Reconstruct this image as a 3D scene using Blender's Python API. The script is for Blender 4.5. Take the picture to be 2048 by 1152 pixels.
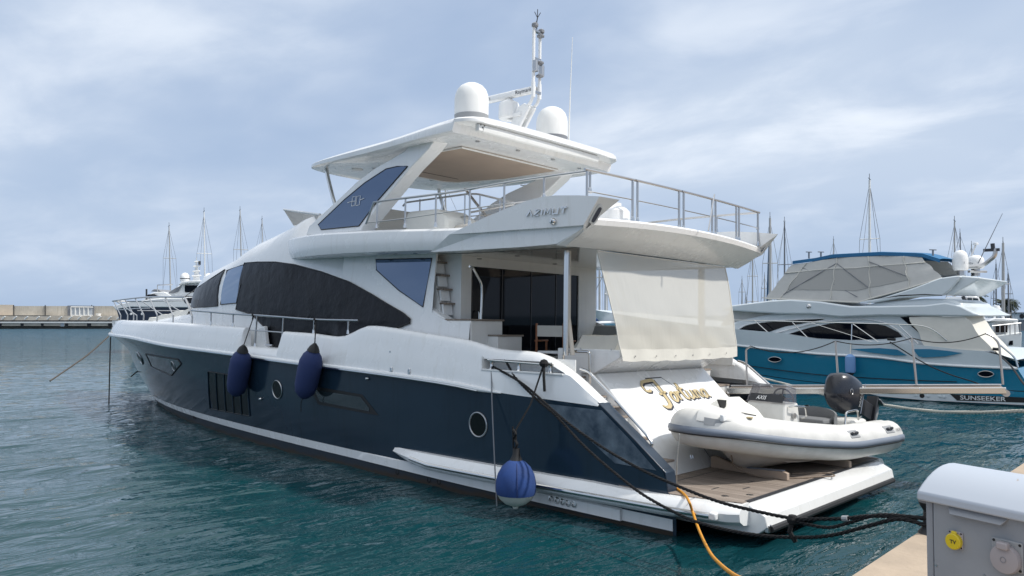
import bpy, bmesh, math, random
import numpy as np
from mathutils import Vector, Matrix
random.seed(7); np.random.seed(7)
SC = bpy.context.scene
for o in list(bpy.data.objects): bpy.data.objects.remove(o)
R_ = math.radians

# ------------------------------------------------------------------ camera
# boat axes: +x to the bow, +y to port, +z up; the yacht lies with a slight heel, world z is up from the water
CX, CY, HZ = 1024., 576., 630.
V1 = np.array([-690., 632.]); V2 = np.array([2500., 672.])
FP = math.sqrt(-((V1[0]-CX)*(V2[0]-CX)+(V1[1]-CY)*(V2[1]-CY)))
def _cd(p):
    v = np.array([p[0]-CX, -(p[1]-CY), FP]); return v/np.linalg.norm(v)
_ex = _cd(V1); _ey = -_cd(V2); _ez = np.cross(_ey, _ex)
cr = np.array([_ex[0], _ey[0], _ez[0]]); cu = np.array([_ex[1], _ey[1], _ez[1]]); cf = np.array([_ex[2], _ey[2], _ez[2]])
_w = np.array([0, FP, HZ-CY]); _w /= np.linalg.norm(_w)
WU = cr*_w[0]+cu*_w[1]+cf*_w[2]
CB = np.array([-4.85001838, 12.25599516, 2.75])            # camera in boat axes
_X = np.array([1., 0, 0])-WU[0]*WU; _X /= np.linalg.norm(_X); _Y = np.cross(WU, _X)
HEEL = np.array([_X, _Y, WU])                               # boat -> world rotation
CWD = HEEL@CB; wr, wu_, wf = HEEL@cr, HEEL@cu, HEEL@cf
cam = bpy.data.cameras.new('camera'); co = bpy.data.objects.new('camera', cam); SC.collection.objects.link(co)
cam.sensor_width = 36; cam.lens = FP/2048*36; cam.clip_start = .1; cam.clip_end = 6000
co.matrix_world = Matrix(((wr[0], wu_[0], -wf[0], CWD[0]), (wr[1], wu_[1], -wf[1], CWD[1]), (wr[2], wu_[2], -wf[2], CWD[2]), (0, 0, 0, 1)))
SC.camera = co
SC.render.resolution_x, SC.render.resolution_y = 1024, 576

# ------------------------------------------------------------------ sky, sun, exposure
SUN_EL, SUN_AZ = R_(50), R_(208)      # azimuth of the sun measured from +x counter-clockwise (aft, starboard)
W = bpy.data.worlds.new('World'); SC.world = W; W.use_nodes = True
nt = W.node_tree; nt.nodes.clear()
def nd(t, **k):
    n = nt.nodes.new(t)
    for a, v in k.items(): setattr(n, a, v)
    return n
out = nd('ShaderNodeOutputWorld'); bg = nd('ShaderNodeBackground'); bg.inputs[1].default_value = .118
sky = nd('ShaderNodeTexSky'); sky.sky_type = 'NISHITA'; sky.sun_disc = False
sky.sun_elevation = SUN_EL; sky.sun_rotation = R_(90)-SUN_AZ; sky.dust_density = 1.2; sky.ozone_density = 2.0; sky.air_density = 1.0
tc = nd('ShaderNodeTexCoord')
# clouds: layered noise on a flat cloud deck (direction divided by its height)
sp = nd('ShaderNodeSeparateXYZ'); nt.links.new(tc.outputs['Generated'], sp.inputs[0])
def mth(op, a, b=None, clamp=False):
    n = nd('ShaderNodeMath', operation=op, use_clamp=clamp)
    for i, v in enumerate((a, b)):
        if v is None: continue
        if isinstance(v, (int, float)): n.inputs[i].default_value = v
        else: nt.links.new(v, n.inputs[i])
    return n.outputs[0]
zz = mth('ADD', mth('MAXIMUM', sp.outputs[2], 0.0), .22)
cv = nd('ShaderNodeCombineXYZ')
nt.links.new(mth('DIVIDE', sp.outputs[0], zz), cv.inputs[0]); nt.links.new(mth('DIVIDE', sp.outputs[1], zz), cv.inputs[1])
def noise(scale, detail, rough, dist=0., off=(0, 0, 0)):
    mp = nd('ShaderNodeMapping'); mp.inputs['Location'].default_value = off; mp.inputs['Rotation'].default_value = (0, 0, R_(-20)); mp.inputs['Scale'].default_value = (1.0, 1.35, 1)
    nt.links.new(cv.outputs[0], mp.inputs[0])
    n = nd('ShaderNodeTexNoise'); n.inputs['Scale'].default_value = scale; n.inputs['Detail'].default_value = detail
    n.inputs['Roughness'].default_value = rough; n.inputs['Distortion'].default_value = dist
    nt.links.new(mp.outputs[0], n.inputs[0]); return n.outputs[0]
def ramp(src, pts):
    r = nd('ShaderNodeValToRGB'); e = r.color_ramp.elements
    e[0].position, e[0].color = pts[0][0], pts[0][1]; e[1].position, e[1].color = pts[-1][0], pts[-1][1]
    for p, c in pts[1:-1]: x = e.new(p); x.color = c
    r.color_ramp.interpolation = 'EASE'; nt.links.new(src, r.inputs[0]); return r.outputs[0]
def g(v): return (v, v, v, 1)
big = ramp(noise(.62, 4, .5, .2, (20.6, 5.5, 0)), [(.34, g(0)), (.70, g(1))])
fine = ramp(noise(1.9, 7, .55, .25, (5.5, 20.6, 0)), [(.38, g(0)), (.74, g(1))])
# a sheet of blue-grey cloud, lighter veils in it, whiter tufts where both noises agree
SKY_GREY, SKY_PALE, SKY_TUFT = (3.3, 4.25, 5.9, 1), (4.9, 5.7, 6.9, 1), (7.4, 7.9, 8.6, 1)
def mix(f, a, b):
    n = nd('ShaderNodeMix', data_type='RGBA')
    for i, v in ((0, f), (6, a), (7, b)):
        if isinstance(v, (int, float, tuple)): n.inputs[i].default_value = v
        else: nt.links.new(v, n.inputs[i])
    return n.outputs[2]
c1 = mix(.86, sky.outputs[0], SKY_GREY)
c2 = mix(mth('MULTIPLY', big, .9), c1, SKY_PALE)
c3 = mix(mth('MULTIPLY', mth('MULTIPLY', big, fine), .85), c2, SKY_TUFT)
low = mth('SUBTRACT', 1.0, mth('DIVIDE', mth('MAXIMUM', sp.outputs[2], 0.), .22), True)
c4 = mix(mth('MULTIPLY', low, .75), c3, (3.3, 4.3, 5.9, 1))
# bright veil added high overhead, out of view, to lift the shaded whites
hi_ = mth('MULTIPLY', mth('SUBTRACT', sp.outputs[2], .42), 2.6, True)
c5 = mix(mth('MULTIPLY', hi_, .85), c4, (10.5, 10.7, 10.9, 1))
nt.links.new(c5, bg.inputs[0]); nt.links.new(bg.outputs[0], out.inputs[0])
sl = bpy.data.lights.new('sun', 'SUN'); sl.energy = 3.5; sl.angle = R_(2.2); sl.color = (1, .955, .89)
so = bpy.data.objects.new('sun', sl); SC.collection.objects.link(so)
so.rotation_euler = Vector((math.cos(SUN_EL)*math.cos(SUN_AZ), math.cos(SUN_EL)*math.sin(SUN_AZ), math.sin(SUN_EL))).to_track_quat('Z', 'Y').to_euler()
so.location = (0, 0, 60)
SC.view_settings.view_transform = 'Standard'; SC.view_settings.look = 'None'; SC.view_settings.exposure = .10; SC.view_settings.gamma = 1
SC.render.engine = 'CYCLES'

# ------------------------------------------------------------------ measuring helpers (points where sight lines meet planes of the place)
def ray(x, y): return cf+cr*(x-CX)/FP-cu*(y-CY)/FP
def P(x, y, ax, v):
    i = 'xyz'.index(ax); d = ray(x, y); return CB+d*(v-CB[i])/d[i]
def PX(x, y, v): return P(x, y, 'x', v)
def PY(x, y, v): return P(x, y, 'y', v)
def PZ(x, y, v): return P(x, y, 'z', v)
def Wp(x, y, ax, v):
    i = 'xyz'.index(ax); d = HEEL@ray(x, y); return CWD+d*(v-CWD[i])/d[i]
def WD(x, y, dep):
    return CWD+(HEEL@ray(x, y))*dep
def WV(x, y, A, B):                      # on the upright plane through A and B (world)
    A = np.array(A); B = np.array(B); n = np.array([-(B-A)[1], (B-A)[0], 0.]); d = HEEL@ray(x, y)
    return CWD+d*(((A-CWD)@n)/(d@n))
def HIT(x, y, fn, ymax=3.4, ymin=-.2):    # sight line meets the curved side y = fn(x, z)
    d = ray(x, y); best = None; prev = None
    for k in range(400):
        yy = ymax+(ymin-ymax)*k/399; p = CB+d*(yy-CB[1])/d[1]; gg = yy-fn(p[0], p[2])
        if best is None or gg < best[0]: best = (gg, p)
        if gg <= 0:
            if prev is None: return p
            lo, hi = prev, yy
            for _ in range(30):
                m = (lo+hi)/2; q = CB+d*(m-CB[1])/d[1]
                if m-fn(q[0], q[2]) <= 0: hi = m
                else: lo = m
            return q
        prev = yy
    return best[1]
def B2W(p): return HEEL@np.array(p, float)
def W2B(p): return HEEL.T@np.array(p, float)
def lerp(a, b, t): return a+(b-a)*t
def interp(tab): xs = [t[0] for t in tab]; ys = [t[1] for t in tab]; return lambda x: float(np.interp(x, xs, ys))
def smooth_tab(pts, n=60):               # smooth curve through measured (x, z) points, returns a function
    pts = sorted([(float(a), float(b)) for a, b in pts]); xs = np.array([p[0] for p in pts]); ys = np.array([p[1] for p in pts])
    if len(xs) < 3: return lambda x: float(np.interp(x, xs, ys))
    h = np.diff(xs); dl = np.diff(ys)/h; m = np.zeros(len(xs)); m[0] = dl[0]; m[-1] = dl[-1]
    for i in range(1, len(xs)-1):
        m[i] = 0 if dl[i-1]*dl[i] <= 0 else 2/(1/dl[i-1]+1/dl[i])
    def f(x):
        if x <= xs[0]: return float(ys[0])
        if x >= xs[-1]: return float(ys[-1])
        i = int(np.searchsorted(xs, x))-1; t = (x-xs[i])/h[i]
        return float((2*t**3-3*t**2+1)*ys[i]+(t**3-2*t**2+t)*h[i]*m[i]+(-2*t**3+3*t**2)*ys[i+1]+(t**3-t**2)*h[i]*m[i+1])
    return f
def spline(pts, n=8):                    # Catmull-Rom through 3D points
    P_ = [np.array(p, float) for p in pts]
    if len(P_) < 3: return P_
    Q = [2*P_[0]-P_[1]]+P_+[2*P_[-1]-P_[-2]]; o = []
    for i in range(1, len(Q)-2):
        for k in range(n):
            t = k/n; a, b, c, d = Q[i-1], Q[i], Q[i+1], Q[i+2]
            o.append(.5*((2*b)+(c-a)*t+(2*a-5*b+4*c-d)*t*t+(3*b-a-3*c+d)*t**3))
    o.append(P_[-1]); return o
def round_path(pts, r, n=5):              # polyline with rounded corners
    P_ = [np.array(p, float) for p in pts]; o = [P_[0]]
    for i in range(1, len(P_)-1):
        a = P_[i-1]-P_[i]; b = P_[i+1]-P_[i]; la, lb = np.linalg.norm(a), np.linalg.norm(b)
        rr = min(r, la*.45, lb*.45); p0 = P_[i]+a/la*rr; p1 = P_[i]+b/lb*rr
        for k in range(n+1):
            t = k/n; o.append((1-t)**2*p0+2*t*(1-t)*P_[i]+t*t*p1)
    o.append(P_[-1]); return o

# ------------------------------------------------------------------ materials
MATS = {}
def mat(name, col, rough=.5, metal=0., coat=0., var=.0, vscale=2., bump=0., bscale=20., alpha=1., trans=0., ior=1.5, spec=.5, streak=0.):
    m = bpy.data.materials.new(name); m.use_nodes = True; t = m.node_tree; b = t.nodes['Principled BSDF']
    b.inputs['Base Color'].default_value = (*col, 1); b.inputs['Roughness'].default_value = rough; b.inputs['Metallic'].default_value = metal
    b.inputs['Coat Weight'].default_value = coat; b.inputs['Coat Roughness'].default_value = .06; b.inputs['Alpha'].default_value = alpha
    b.inputs['Transmission Weight'].default_value = trans; b.inputs['IOR'].default_value = ior; b.inputs['Specular IOR Level'].default_value = spec
    c = t.nodes.new('ShaderNodeTexCoord')
    if var:
        n = t.nodes.new('ShaderNodeTexNoise'); n.inputs['Scale'].default_value = vscale; n.inputs['Detail'].default_value = 6; n.inputs['Roughness'].default_value = .6
        t.links.new(c.outputs['Object'], n.inputs[0])
        r = t.nodes.new('ShaderNodeValToRGB'); r.color_ramp.elements[0].position = .3; r.color_ramp.elements[1].position = .72
        r.color_ramp.elements[0].color = (*[max(0, v*(1-var)) for v in col], 1); r.color_ramp.elements[1].color = (*[min(1, v*(1+var*.6)) for v in col], 1)
        t.links.new(n.outputs[0], r.inputs[0]); t.links.new(r.outputs[0], b.inputs['Base Color'])
        q = t.nodes.new('ShaderNodeMapRange'); q.inputs[3].default_value = rough*.8; q.inputs[4].default_value = min(1, rough*1.25)
        t.links.new(n.outputs[0], q.inputs[0]); t.links.new(q.outputs[0], b.inputs['Roughness'])
    if streak:                                             # faint run-off streaks down the sides
        mp = t.nodes.new('ShaderNodeMapping'); mp.inputs['Scale'].default_value = (3.2, 3.2, .22); t.links.new(c.outputs['Object'], mp.inputs[0])
        n3 = t.nodes.new('ShaderNodeTexNoise'); n3.inputs['Scale'].default_value = 2.2; n3.inputs['Detail'].default_value = 7; n3.inputs['Roughness'].default_value = .68; t.links.new(mp.outputs[0], n3.inputs[0])
        r3 = t.nodes.new('ShaderNodeValToRGB'); r3.color_ramp.elements[0].position = .52; r3.color_ramp.elements[0].color = (1, 1, 1, 1); r3.color_ramp.elements[1].position = .78; r3.color_ramp.elements[1].color = (1-streak, 1-streak*1.1, 1-streak*1.35, 1); t.links.new(n3.outputs[0], r3.inputs[0])
        x3 = t.nodes.new('ShaderNodeMix'); x3.data_type = 'RGBA'; x3.blend_type = 'MULTIPLY'; x3.inputs[0].default_value = 1
        src = b.inputs['Base Color'].links[0].from_socket if b.inputs['Base Color'].links else None
        if src: t.links.new(src, x3.inputs[6])
        else: x3.inputs[6].default_value = (*col, 1)
        t.links.new(r3.outputs[0], x3.inputs[7]); t.links.new(x3.outputs[2], b.inputs['Base Color'])
    if bump:
        n = t.nodes.new('ShaderNodeTexNoise'); n.inputs['Scale'].default_value = bscale; n.inputs['Detail'].default_value = 5
        t.links.new(c.outputs['Object'], n.inputs[0])
        k = t.nodes.new('ShaderNodeBump'); k.inputs['Strength'].default_value = bump; k.inputs['Distance'].default_value = .02
        t.links.new(n.outputs[0], k.inputs['Height']); t.links.new(k.outputs[0], b.inputs['Normal'])
    MATS[name] = m; return m
M = MATS

# ------------------------------------------------------------------ mesh helpers
class MB:
    def __init__(s): s.v = []; s.f = []; s.flat = set()
    def add(s, vs, fs):
        o = len(s.v); s.v += [tuple(map(float, p)) for p in vs]; s.f += [tuple(i+o for i in f) for f in fs]; return s
    def grid(s, rows, closeu=False, closev=False, capa=False, capb=False):
        n, m = len(rows), len(rows[0]); fs = []
        for i in range(n if closev else n-1):
            for j in range(m if closeu else m-1):
                a, b = i*m+j, i*m+(j+1) % m; c, d = ((i+1) % n)*m+(j+1) % m, ((i+1) % n)*m+j
                fs.append((a, b, c, d))
        if capa: fs.append(tuple(range(m-1, -1, -1)))
        if capb: fs.append(tuple((n-1)*m+j for j in range(m)))
        return s.add([p for r in rows for p in r], fs)
    def box(s, c, d, ax=None):
        c = np.array(c, float); A = np.eye(3) if ax is None else np.array(ax, float)
        vs = [c+A[0]*d[0]/2*i+A[1]*d[1]/2*j+A[2]*d[2]/2*k for i in (-1, 1) for j in (-1, 1) for k in (-1, 1)]
        return s.add(vs, [(0, 1, 3, 2), (4, 6, 7, 5), (0, 4, 5, 1), (2, 3, 7, 6), (0, 2, 6, 4), (1, 5, 7, 3)])
    def tube(s, path, r, n=8, closed=False, flat=1.):
        p = [np.array(q, float) for q in path]; rows = []; N = len(p); up = None
        for i in range(N):
            if closed: t = p[(i+1) % N]-p[i-1]
            else: t = p[min(i+1, N-1)]-p[max(i-1, 0)]
            t = t/(np.linalg.norm(t)+1e-12)
            if up is None:
                a = np.array([0, 0, 1.]) if abs(t[2]) < .9 else np.array([1., 0, 0])
            else: a = up
            x = np.cross(t, a); x /= np.linalg.norm(x)+1e-12; y = np.cross(x, t); up = y
            rr = r[i] if hasattr(r, '__len__') else r
            rows.append([p[i]+rr*(math.cos(2*math.pi*k/n)*x+flat*math.sin(2*math.pi*k/n)*y) for k in range(n)])
        return s.grid(rows, closeu=True, closev=closed, capa=not closed, capb=not closed)
    def prism(s, poly, off):
        n = len(poly); off = np.array(off, float); p = [np.array(q, float) for q in poly]
        vs = p+[q+off for q in p]
        fs = [tuple(range(n)), tuple(range(2*n-1, n-1, -1))]+[(i, i+n, (i+1) % n+n, (i+1) % n) for i in range(n)]
        return s.add(vs, fs)
    def lathe(s, prof, c, ax=None, n=20, sq=1.):
        A = np.eye(3) if ax is None else np.array(ax, float); c = np.array(c, float); rows = []
        for r, z in prof:
            rows.append([c+A[0]*r*math.cos(2*math.pi*k/n)+A[1]*r*sq*math.sin(2*math.pi*k/n)+A[2]*z for k in range(n)])
        return s.grid(rows, closeu=True, capa=prof[0][0] > 1e-5, capb=prof[-1][0] > 1e-5)
    def loft(s, secs, cap=True, closed=True): return s.grid(secs, closeu=closed, capa=cap and closed, capb=cap and closed)
    def mirror(s):
        o = MB(); o.add([(x, -y, z) for x, y, z in s.v], [tuple(reversed(f)) for f in s.f]); return o
    def both(s):
        m = s.mirror(); return s.add(m.v, m.f)
def build(name, mb, material, parent=None, frame='b', sharp=32, bevel=0., seg=2, smooth=True, fix=True, loc=None):
    """one mesh object; boat-axis meshes are turned into the world by the yacht's heel"""
    root = parent
    while root is not None and root.parent is not None: root = root.parent
    L = np.array(root.location) if root is not None else (np.zeros(3) if loc is None else np.array(loc, float))
    vs = np.array(mb.v, float)
    if frame == 'b': vs = vs@HEEL.T
    vs = vs-L
    me = bpy.data.meshes.new(name); me.from_pydata([tuple(p) for p in vs], [], mb.f); me.validate()
    bm = bmesh.new(); bm.from_mesh(me)
    bmesh.ops.remove_doubles(bm, verts=bm.verts, dist=.0004)
    if fix: bmesh.ops.recalc_face_normals(bm, faces=bm.faces)
    th = math.radians(sharp)
    for f in bm.faces: f.smooth = smooth
    for e in bm.edges:
        e.smooth = not (len(e.link_faces) != 2 or e.calc_face_angle(0) > th)
    bm.to_mesh(me); bm.free()
    me.materials.append(M[material] if isinstance(material, str) else material)
    o = bpy.data.objects.new(name, me); SC.collection.objects.link(o)
    if parent is not None: o.parent = parent
    elif loc is not None: o.location = loc
    if bevel:
        b = o.modifiers.new('bevel', 'BEVEL'); b.width = bevel; b.segments = seg; b.limit_method = 'ANGLE'; b.angle_limit = R_(35); b.harden_normals = False
    return o
def pair(name, mb, material, parent=None, **k):
    """the same part on the port and on the starboard side, each its own object; returns the port one"""
    a = build(name, mb, material, parent, **k); b = build(name, mb.mirror(), material, PAIRS.get(parent, parent), **k); PAIRS[a] = b
    return a
PAIRS = {}
def tag(o, label=None, cat=None, group=None, kind=None):
    for k, v in (('label', label), ('category', cat), ('group', group), ('kind', kind)):
        if v: o[k] = v
    return o
def thing(name, loc, label, cat, group=None, frame='b'):
    o = bpy.data.objects.new(name, None); SC.collection.objects.link(o); o.empty_display_size = .2
    o.location = B2W(loc) if frame == 'b' else loc
    return tag(o, label, cat, group)
def copy_tree(o, parent=None):
    c = o.copy(); SC.collection.objects.link(c)
    if parent is not None: c.parent = parent
    for ch in list(o.children): copy_tree(ch, c)
    return c
def strip(poly, fn, off=.006, nx=14, nz=5, sub=8, axis=0):
    """sheet lying on the curved side y = fn(x, z): poly of (x, z) points, one span per x"""
    pts = []
    for i in range(len(poly)):
        a, b = np.array(poly[i], float), np.array(poly[(i+1) % len(poly)], float)
        for k in range(sub): pts.append(a+(b-a)*k/sub)
    xs = sorted({round(p[0], 4) for p in np.array(poly)} | {round(v, 4) for v in np.linspace(min(p[0] for p in pts), max(p[0] for p in pts), nx)})
    rows = []
    for x in xs:
        zs = []
        for i in range(len(pts)):
            a, b = pts[i], pts[(i+1) % len(pts)]
            if (a[0]-x)*(b[0]-x) <= 0:
                if abs(a[0]-b[0]) < 1e-6: zs += [a[1], b[1]]
                else: zs.append(a[1]+(b[1]-a[1])*(x-a[0])/(b[0]-a[0]))
        if not zs: continue
        z0, z1 = min(zs), max(zs)
        rows.append([(x, fn(x, z0+(z1-z0)*k/nz)+off, z0+(z1-z0)*k/nz) for k in range(nz+1)])
    return rows
def stroke(paths, o, ex, ey, w, h=.004, n=None):
    """lettering as raised strokes on the plane o + ex*u + ey*v; each path is a list of (u, v)"""
    mb = MB(); o = np.array(o, float); ex = np.array(ex, float); ey = np.array(ey, float); nn = np.cross(ex, ey); nn /= np.linalg.norm(nn)
    for pth in paths:
        pl = [np.array(p[:2], float) for p in pth]; ws = [p[2] if len(p) > 2 else w for p in pth]
        L, Rr = [], []
        for i in range(len(pl)):
            t = pl[min(i+1, len(pl)-1)]-pl[max(i-1, 0)]; t = t/(np.linalg.norm(t)+1e-9); q = np.array([-t[1], t[0]])
            L.append(pl[i]+q*ws[i]/2); Rr.append(pl[i]-q*ws[i]/2)
        rows = []
        for a, b in zip(L, Rr):
            A, B = o+ex*a[0]+ey*a[1], o+ex*b[0]+ey*b[1]
            rows.append([A, A+nn*h, B+nn*h, B])
        mb.grid(rows, closeu=True, capa=True, capb=True)
    return mb
_tx = {}
def text_mb(s, o, ex, ey, size, h=.002, shear=0., bold=0.):
    """lettering of the built-in face, laid flat on the plane o + ex*u + ey*v"""
    cu_ = bpy.data.curves.new('lettering', 'FONT'); cu_.body = s; cu_.size = 1; cu_.extrude = 0; cu_.shear = shear; cu_.offset = bold; cu_.resolution_u = 3
    ob = bpy.data.objects.new('lettering', cu_); SC.collection.objects.link(ob)
    dg = bpy.context.evaluated_depsgraph_get(); me = bpy.data.meshes.new_from_object(ob.evaluated_get(dg))
    o = np.array(o, float); ex = np.array(ex, float); ey = np.array(ey, float); nn = np.cross(ex, ey); nn /= np.linalg.norm(nn)
    mb = MB(); mb.add([o+ex*v.co.x*size+ey*v.co.y*size+nn*h for v in me.vertices], [tuple(p.vertices) for p in me.polygons])
    bpy.data.objects.remove(ob); bpy.data.curves.remove(cu_); bpy.data.meshes.remove(me)
    return mb
# ------------------------------------------------------------------ materials in use
mat('gelcoat', (.80, .81, .81), .26, coat=.4, var=.03, vscale=1.3, streak=.10)
mat('gelcoat_flat', (.76, .765, .75), .45, var=.04, vscale=2., streak=.08)
mat('navy', (.015, .032, .052), .13, var=.14, vscale=.6, spec=.32, streak=.2)
mat('slat_glass', (.003, .006, .006), .25, spec=.2)
mat('navy_dull', (.016, .032, .055), .34, coat=.2, var=.45, vscale=1.6)
mat('antifoul', (.022, .026, .03), .6, var=.5, vscale=3.)
mat('chrome', (.62, .62, .61), .14, metal=1.)
mat('steel', (.50, .50, .50), .3, metal=1.)
mat('black_glass', (.003, .0045, .009), .04, spec=.2)
mat('blue_glass', (.115, .16, .245), .03, metal=.75)
mat('grey_glass', (.02, .03, .036), .05, spec=.7)
mat('pane_glass', (.24, .31, .42), .04, metal=.7)
mat('rubber', (.012, .012, .013), .55)
mat('grey_rubber', (.17, .20, .25), .5, var=.1)
mat('mesh_black', (.005, .0055, .009), .28, var=.5, vscale=1.2, bump=1., bscale=3.6, spec=.2)
mat('canvas', (.60, .585, .53), .85, var=.06, vscale=3, bump=.35, bscale=4)
mat('canvas_grey', (.50, .495, .47), .85, var=.08, vscale=3, bump=.4, bscale=5)
mat('beige', (.52, .49, .44), .5, var=.03)
mat('ceiling', (.60, .60, .58), .12, coat=.4)
mat('panel_tan', (.42, .33, .26), .7, var=.12, vscale=1.2)
mat('wood', (.28, .10, .035), .4, var=.3, vscale=9)
mat('grey_plastic', (.20, .21, .23), .5)
mat('dark_plastic', (.03, .033, .04), .4)
mat('gold', (.50, .40, .22), .45)
mat('ink', (.015, .016, .03), .5)
mat('rope_black', (.006, .006, .007), .85, bump=.6, bscale=60)
mat('rope_white', (.62, .6, .53), .85, bump=.6, bscale=50)
mat('rope_dark', (.085, .075, .065), .85)
mat('rope_tan', (.22, .17, .13), .85, bump=.5, bscale=50)
mat('hose_orange', (.62, .27, .02), .5)
mat('fender_navy', (.024, .040, .125), .8, var=.12, vscale=2, bump=.2, bscale=90)
mat('fender_blue', (.018, .055, .20), .85, var=.25, vscale=3, bump=.25, bscale=90)
mat('fender_tip', (.62, .62, .56), .5, var=.2)
mat('inflatable', (.62, .615, .59), .45, var=.16, vscale=2.2)
mat('inflatable_grey', (.30, .31, .32), .5)
mat('tender_hull', (.74, .70, .64), .4, var=.05)
mat('cowling', (.012, .015, .024), .28, coat=.15, var=.1)
mat('cushion', (.13, .135, .14), .7, var=.1, bump=.2, bscale=30)
mat('cloth_white', (.72, .71, .66), .8, var=.05, bump=.5, bscale=6)
mat('light_lens', (.10, .10, .12), .2)

def clear_mat(name, col, clear, rough=.05):
    """thin see-through sheet: part of the light passes straight, the rest meets the sheet"""
    m = bpy.data.materials.new(name); m.use_nodes = True; t = m.node_tree; b = t.nodes['Principled BSDF']; o = t.nodes['Material Output']
    b.inputs['Base Color'].default_value = (*col, 1); b.inputs['Roughness'].default_value = rough
    tr = t.nodes.new('ShaderNodeBsdfTransparent'); mx = t.nodes.new('ShaderNodeMixShader'); mx.inputs[0].default_value = clear
    t.links.new(b.outputs[0], mx.inputs[1]); t.links.new(tr.outputs[0], mx.inputs[2]); t.links.new(mx.outputs[0], o.inputs[0]); M[name] = m; return m, b, mx
clear_mat('clear_vinyl', (.10, .10, .12), .45, .08)
clear_mat('window_mesh', (.38, .375, .355), .10, .6)
m_, b_, x_ = clear_mat('shade_mesh', (.66, .645, .585), .17, .9)
_t = m_.node_tree                      # woven screen: sun shines through it a little
_tl = _t.nodes.new('ShaderNodeBsdfTranslucent'); _tl.inputs[0].default_value = (.6, .58, .52, 1)
_ad = _t.nodes.new('ShaderNodeMixShader'); _ad.inputs[0].default_value = .3
_t.links.new(b_.outputs[0], _ad.inputs[1]); _t.links.new(_tl.outputs[0], _ad.inputs[2]); _t.links.new(_ad.outputs[0], x_.inputs[1])
_n = _t.nodes.new('ShaderNodeTexNoise'); _n.inputs['Scale'].default_value = 1.6; _n.inputs['Detail'].default_value = 3
_c = _t.nodes.new('ShaderNodeTexCoord'); _m = _t.nodes.new('ShaderNodeMapping'); _m.inputs['Scale'].default_value = (1, 2.6, .35)
_t.links.new(_c.outputs['Object'], _m.inputs[0]); _t.links.new(_m.outputs[0], _n.inputs[0])
_k = _t.nodes.new('ShaderNodeBump'); _k.inputs['Strength'].default_value = .35; _k.inputs['Distance'].default_value = .06
_t.links.new(_n.outputs[0], _k.inputs['Height']); _t.links.new(_k.outputs[0], b_.inputs['Normal'])

def teak_mat(name, axis, pitch):
    m = bpy.data.materials.new(name); m.use_nodes = True; t = m.node_tree; b = t.nodes['Principled BSDF']; b.inputs['Roughness'].default_value = .75
    c = t.nodes.new('ShaderNodeTexCoord'); s = t.nodes.new('ShaderNodeSeparateXYZ'); t.links.new(c.outputs['Object'], s.inputs[0])
    def mm(op, a, v):
        n = t.nodes.new('ShaderNodeMath'); n.operation = op
        for i, q in enumerate((a, v)):
            if isinstance(q, (int, float)): n.inputs[i].default_value = q
            else: t.links.new(q, n.inputs[i])
        return n.outputs[0]
    u = mm('DIVIDE', s.outputs[axis], pitch); fr = mm('FRACT', mm('ADD', u, 100.), 0); seam = mm('LESS_THAN', fr, .11); idx = mm('FLOOR', u, 0)
    wn = t.nodes.new('ShaderNodeTexWhiteNoise'); wn.noise_dimensions = '1D'; t.links.new(idx, wn.inputs['W'])
    ns = t.nodes.new('ShaderNodeTexNoise'); ns.inputs['Scale'].default_value = 3; ns.inputs['Detail'].default_value = 7
    mp = t.nodes.new('ShaderNodeMapping'); sc = [9, 9, 9]; sc[1-axis] = .8; mp.inputs['Scale'].default_value = sc; t.links.new(c.outputs['Object'], mp.inputs[0]); t.links.new(mp.outputs[0], ns.inputs[0])
    v = mm('ADD', mm('MULTIPLY', wn.outputs[0], .35), mm('MULTIPLY', ns.outputs[0], .65))
    r = t.nodes.new('ShaderNodeValToRGB'); r.color_ramp.elements[0].color = (.17, .135, .11, 1); r.color_ramp.elements[1].color = (.34, .285, .24, 1); r.color_ramp.elements[0].position = .25; r.color_ramp.elements[1].position = .75
    t.links.new(v, r.inputs[0])
    mx = t.nodes.new('ShaderNodeMix'); mx.data_type = 'RGBA'; t.links.new(seam, mx.inputs[0]); t.links.new(r.outputs[0], mx.inputs[6]); mx.inputs[7].default_value = (.05, .045, .04, 1)
    t.links.new(mx.outputs[2], b.inputs['Base Color']); M[name] = m
teak_mat('teak', 1, .055); teak_mat('teak_cross', 0, .055)

# hull paint below the boot stripe: weed and rust-brown slime along the waterline
m = mat('bottom_paint', (.02, .03, .045), .5); t = m.node_tree; b = t.nodes['Principled BSDF']
c = t.nodes.new('ShaderNodeTexCoord'); s = t.nodes.new('ShaderNodeSeparateXYZ'); t.links.new(c.outputs['Object'], s.inputs[0])
n = t.nodes.new('ShaderNodeTexNoise'); n.inputs['Scale'].default_value = 2.4; n.inputs['Detail'].default_value = 8; n.inputs['Roughness'].default_value = .7; t.links.new(c.outputs['Object'], n.inputs[0])
a1 = t.nodes.new('ShaderNodeMath'); a1.operation = 'MULTIPLY_ADD'; a1.inputs[1].default_value = .22; t.links.new(n.outputs[0], a1.inputs[0]); t.links.new(s.outputs[2], a1.inputs[2])
r = t.nodes.new('ShaderNodeValToRGB'); e = r.color_ramp.elements
e[0].position = .02; e[0].color = (.03, .024, .016, 1); e[1].position = .30; e[1].color = (.014, .022, .036, 1); q = e.new(.14); q.color = (.035, .024, .015, 1); q = e.new(.2); q.color = (.02, .026, .036, 1)
t.links.new(a1.outputs[0], r.inputs[0]); t.links.new(r.outputs[0], b.inputs['Base Color'])

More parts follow.
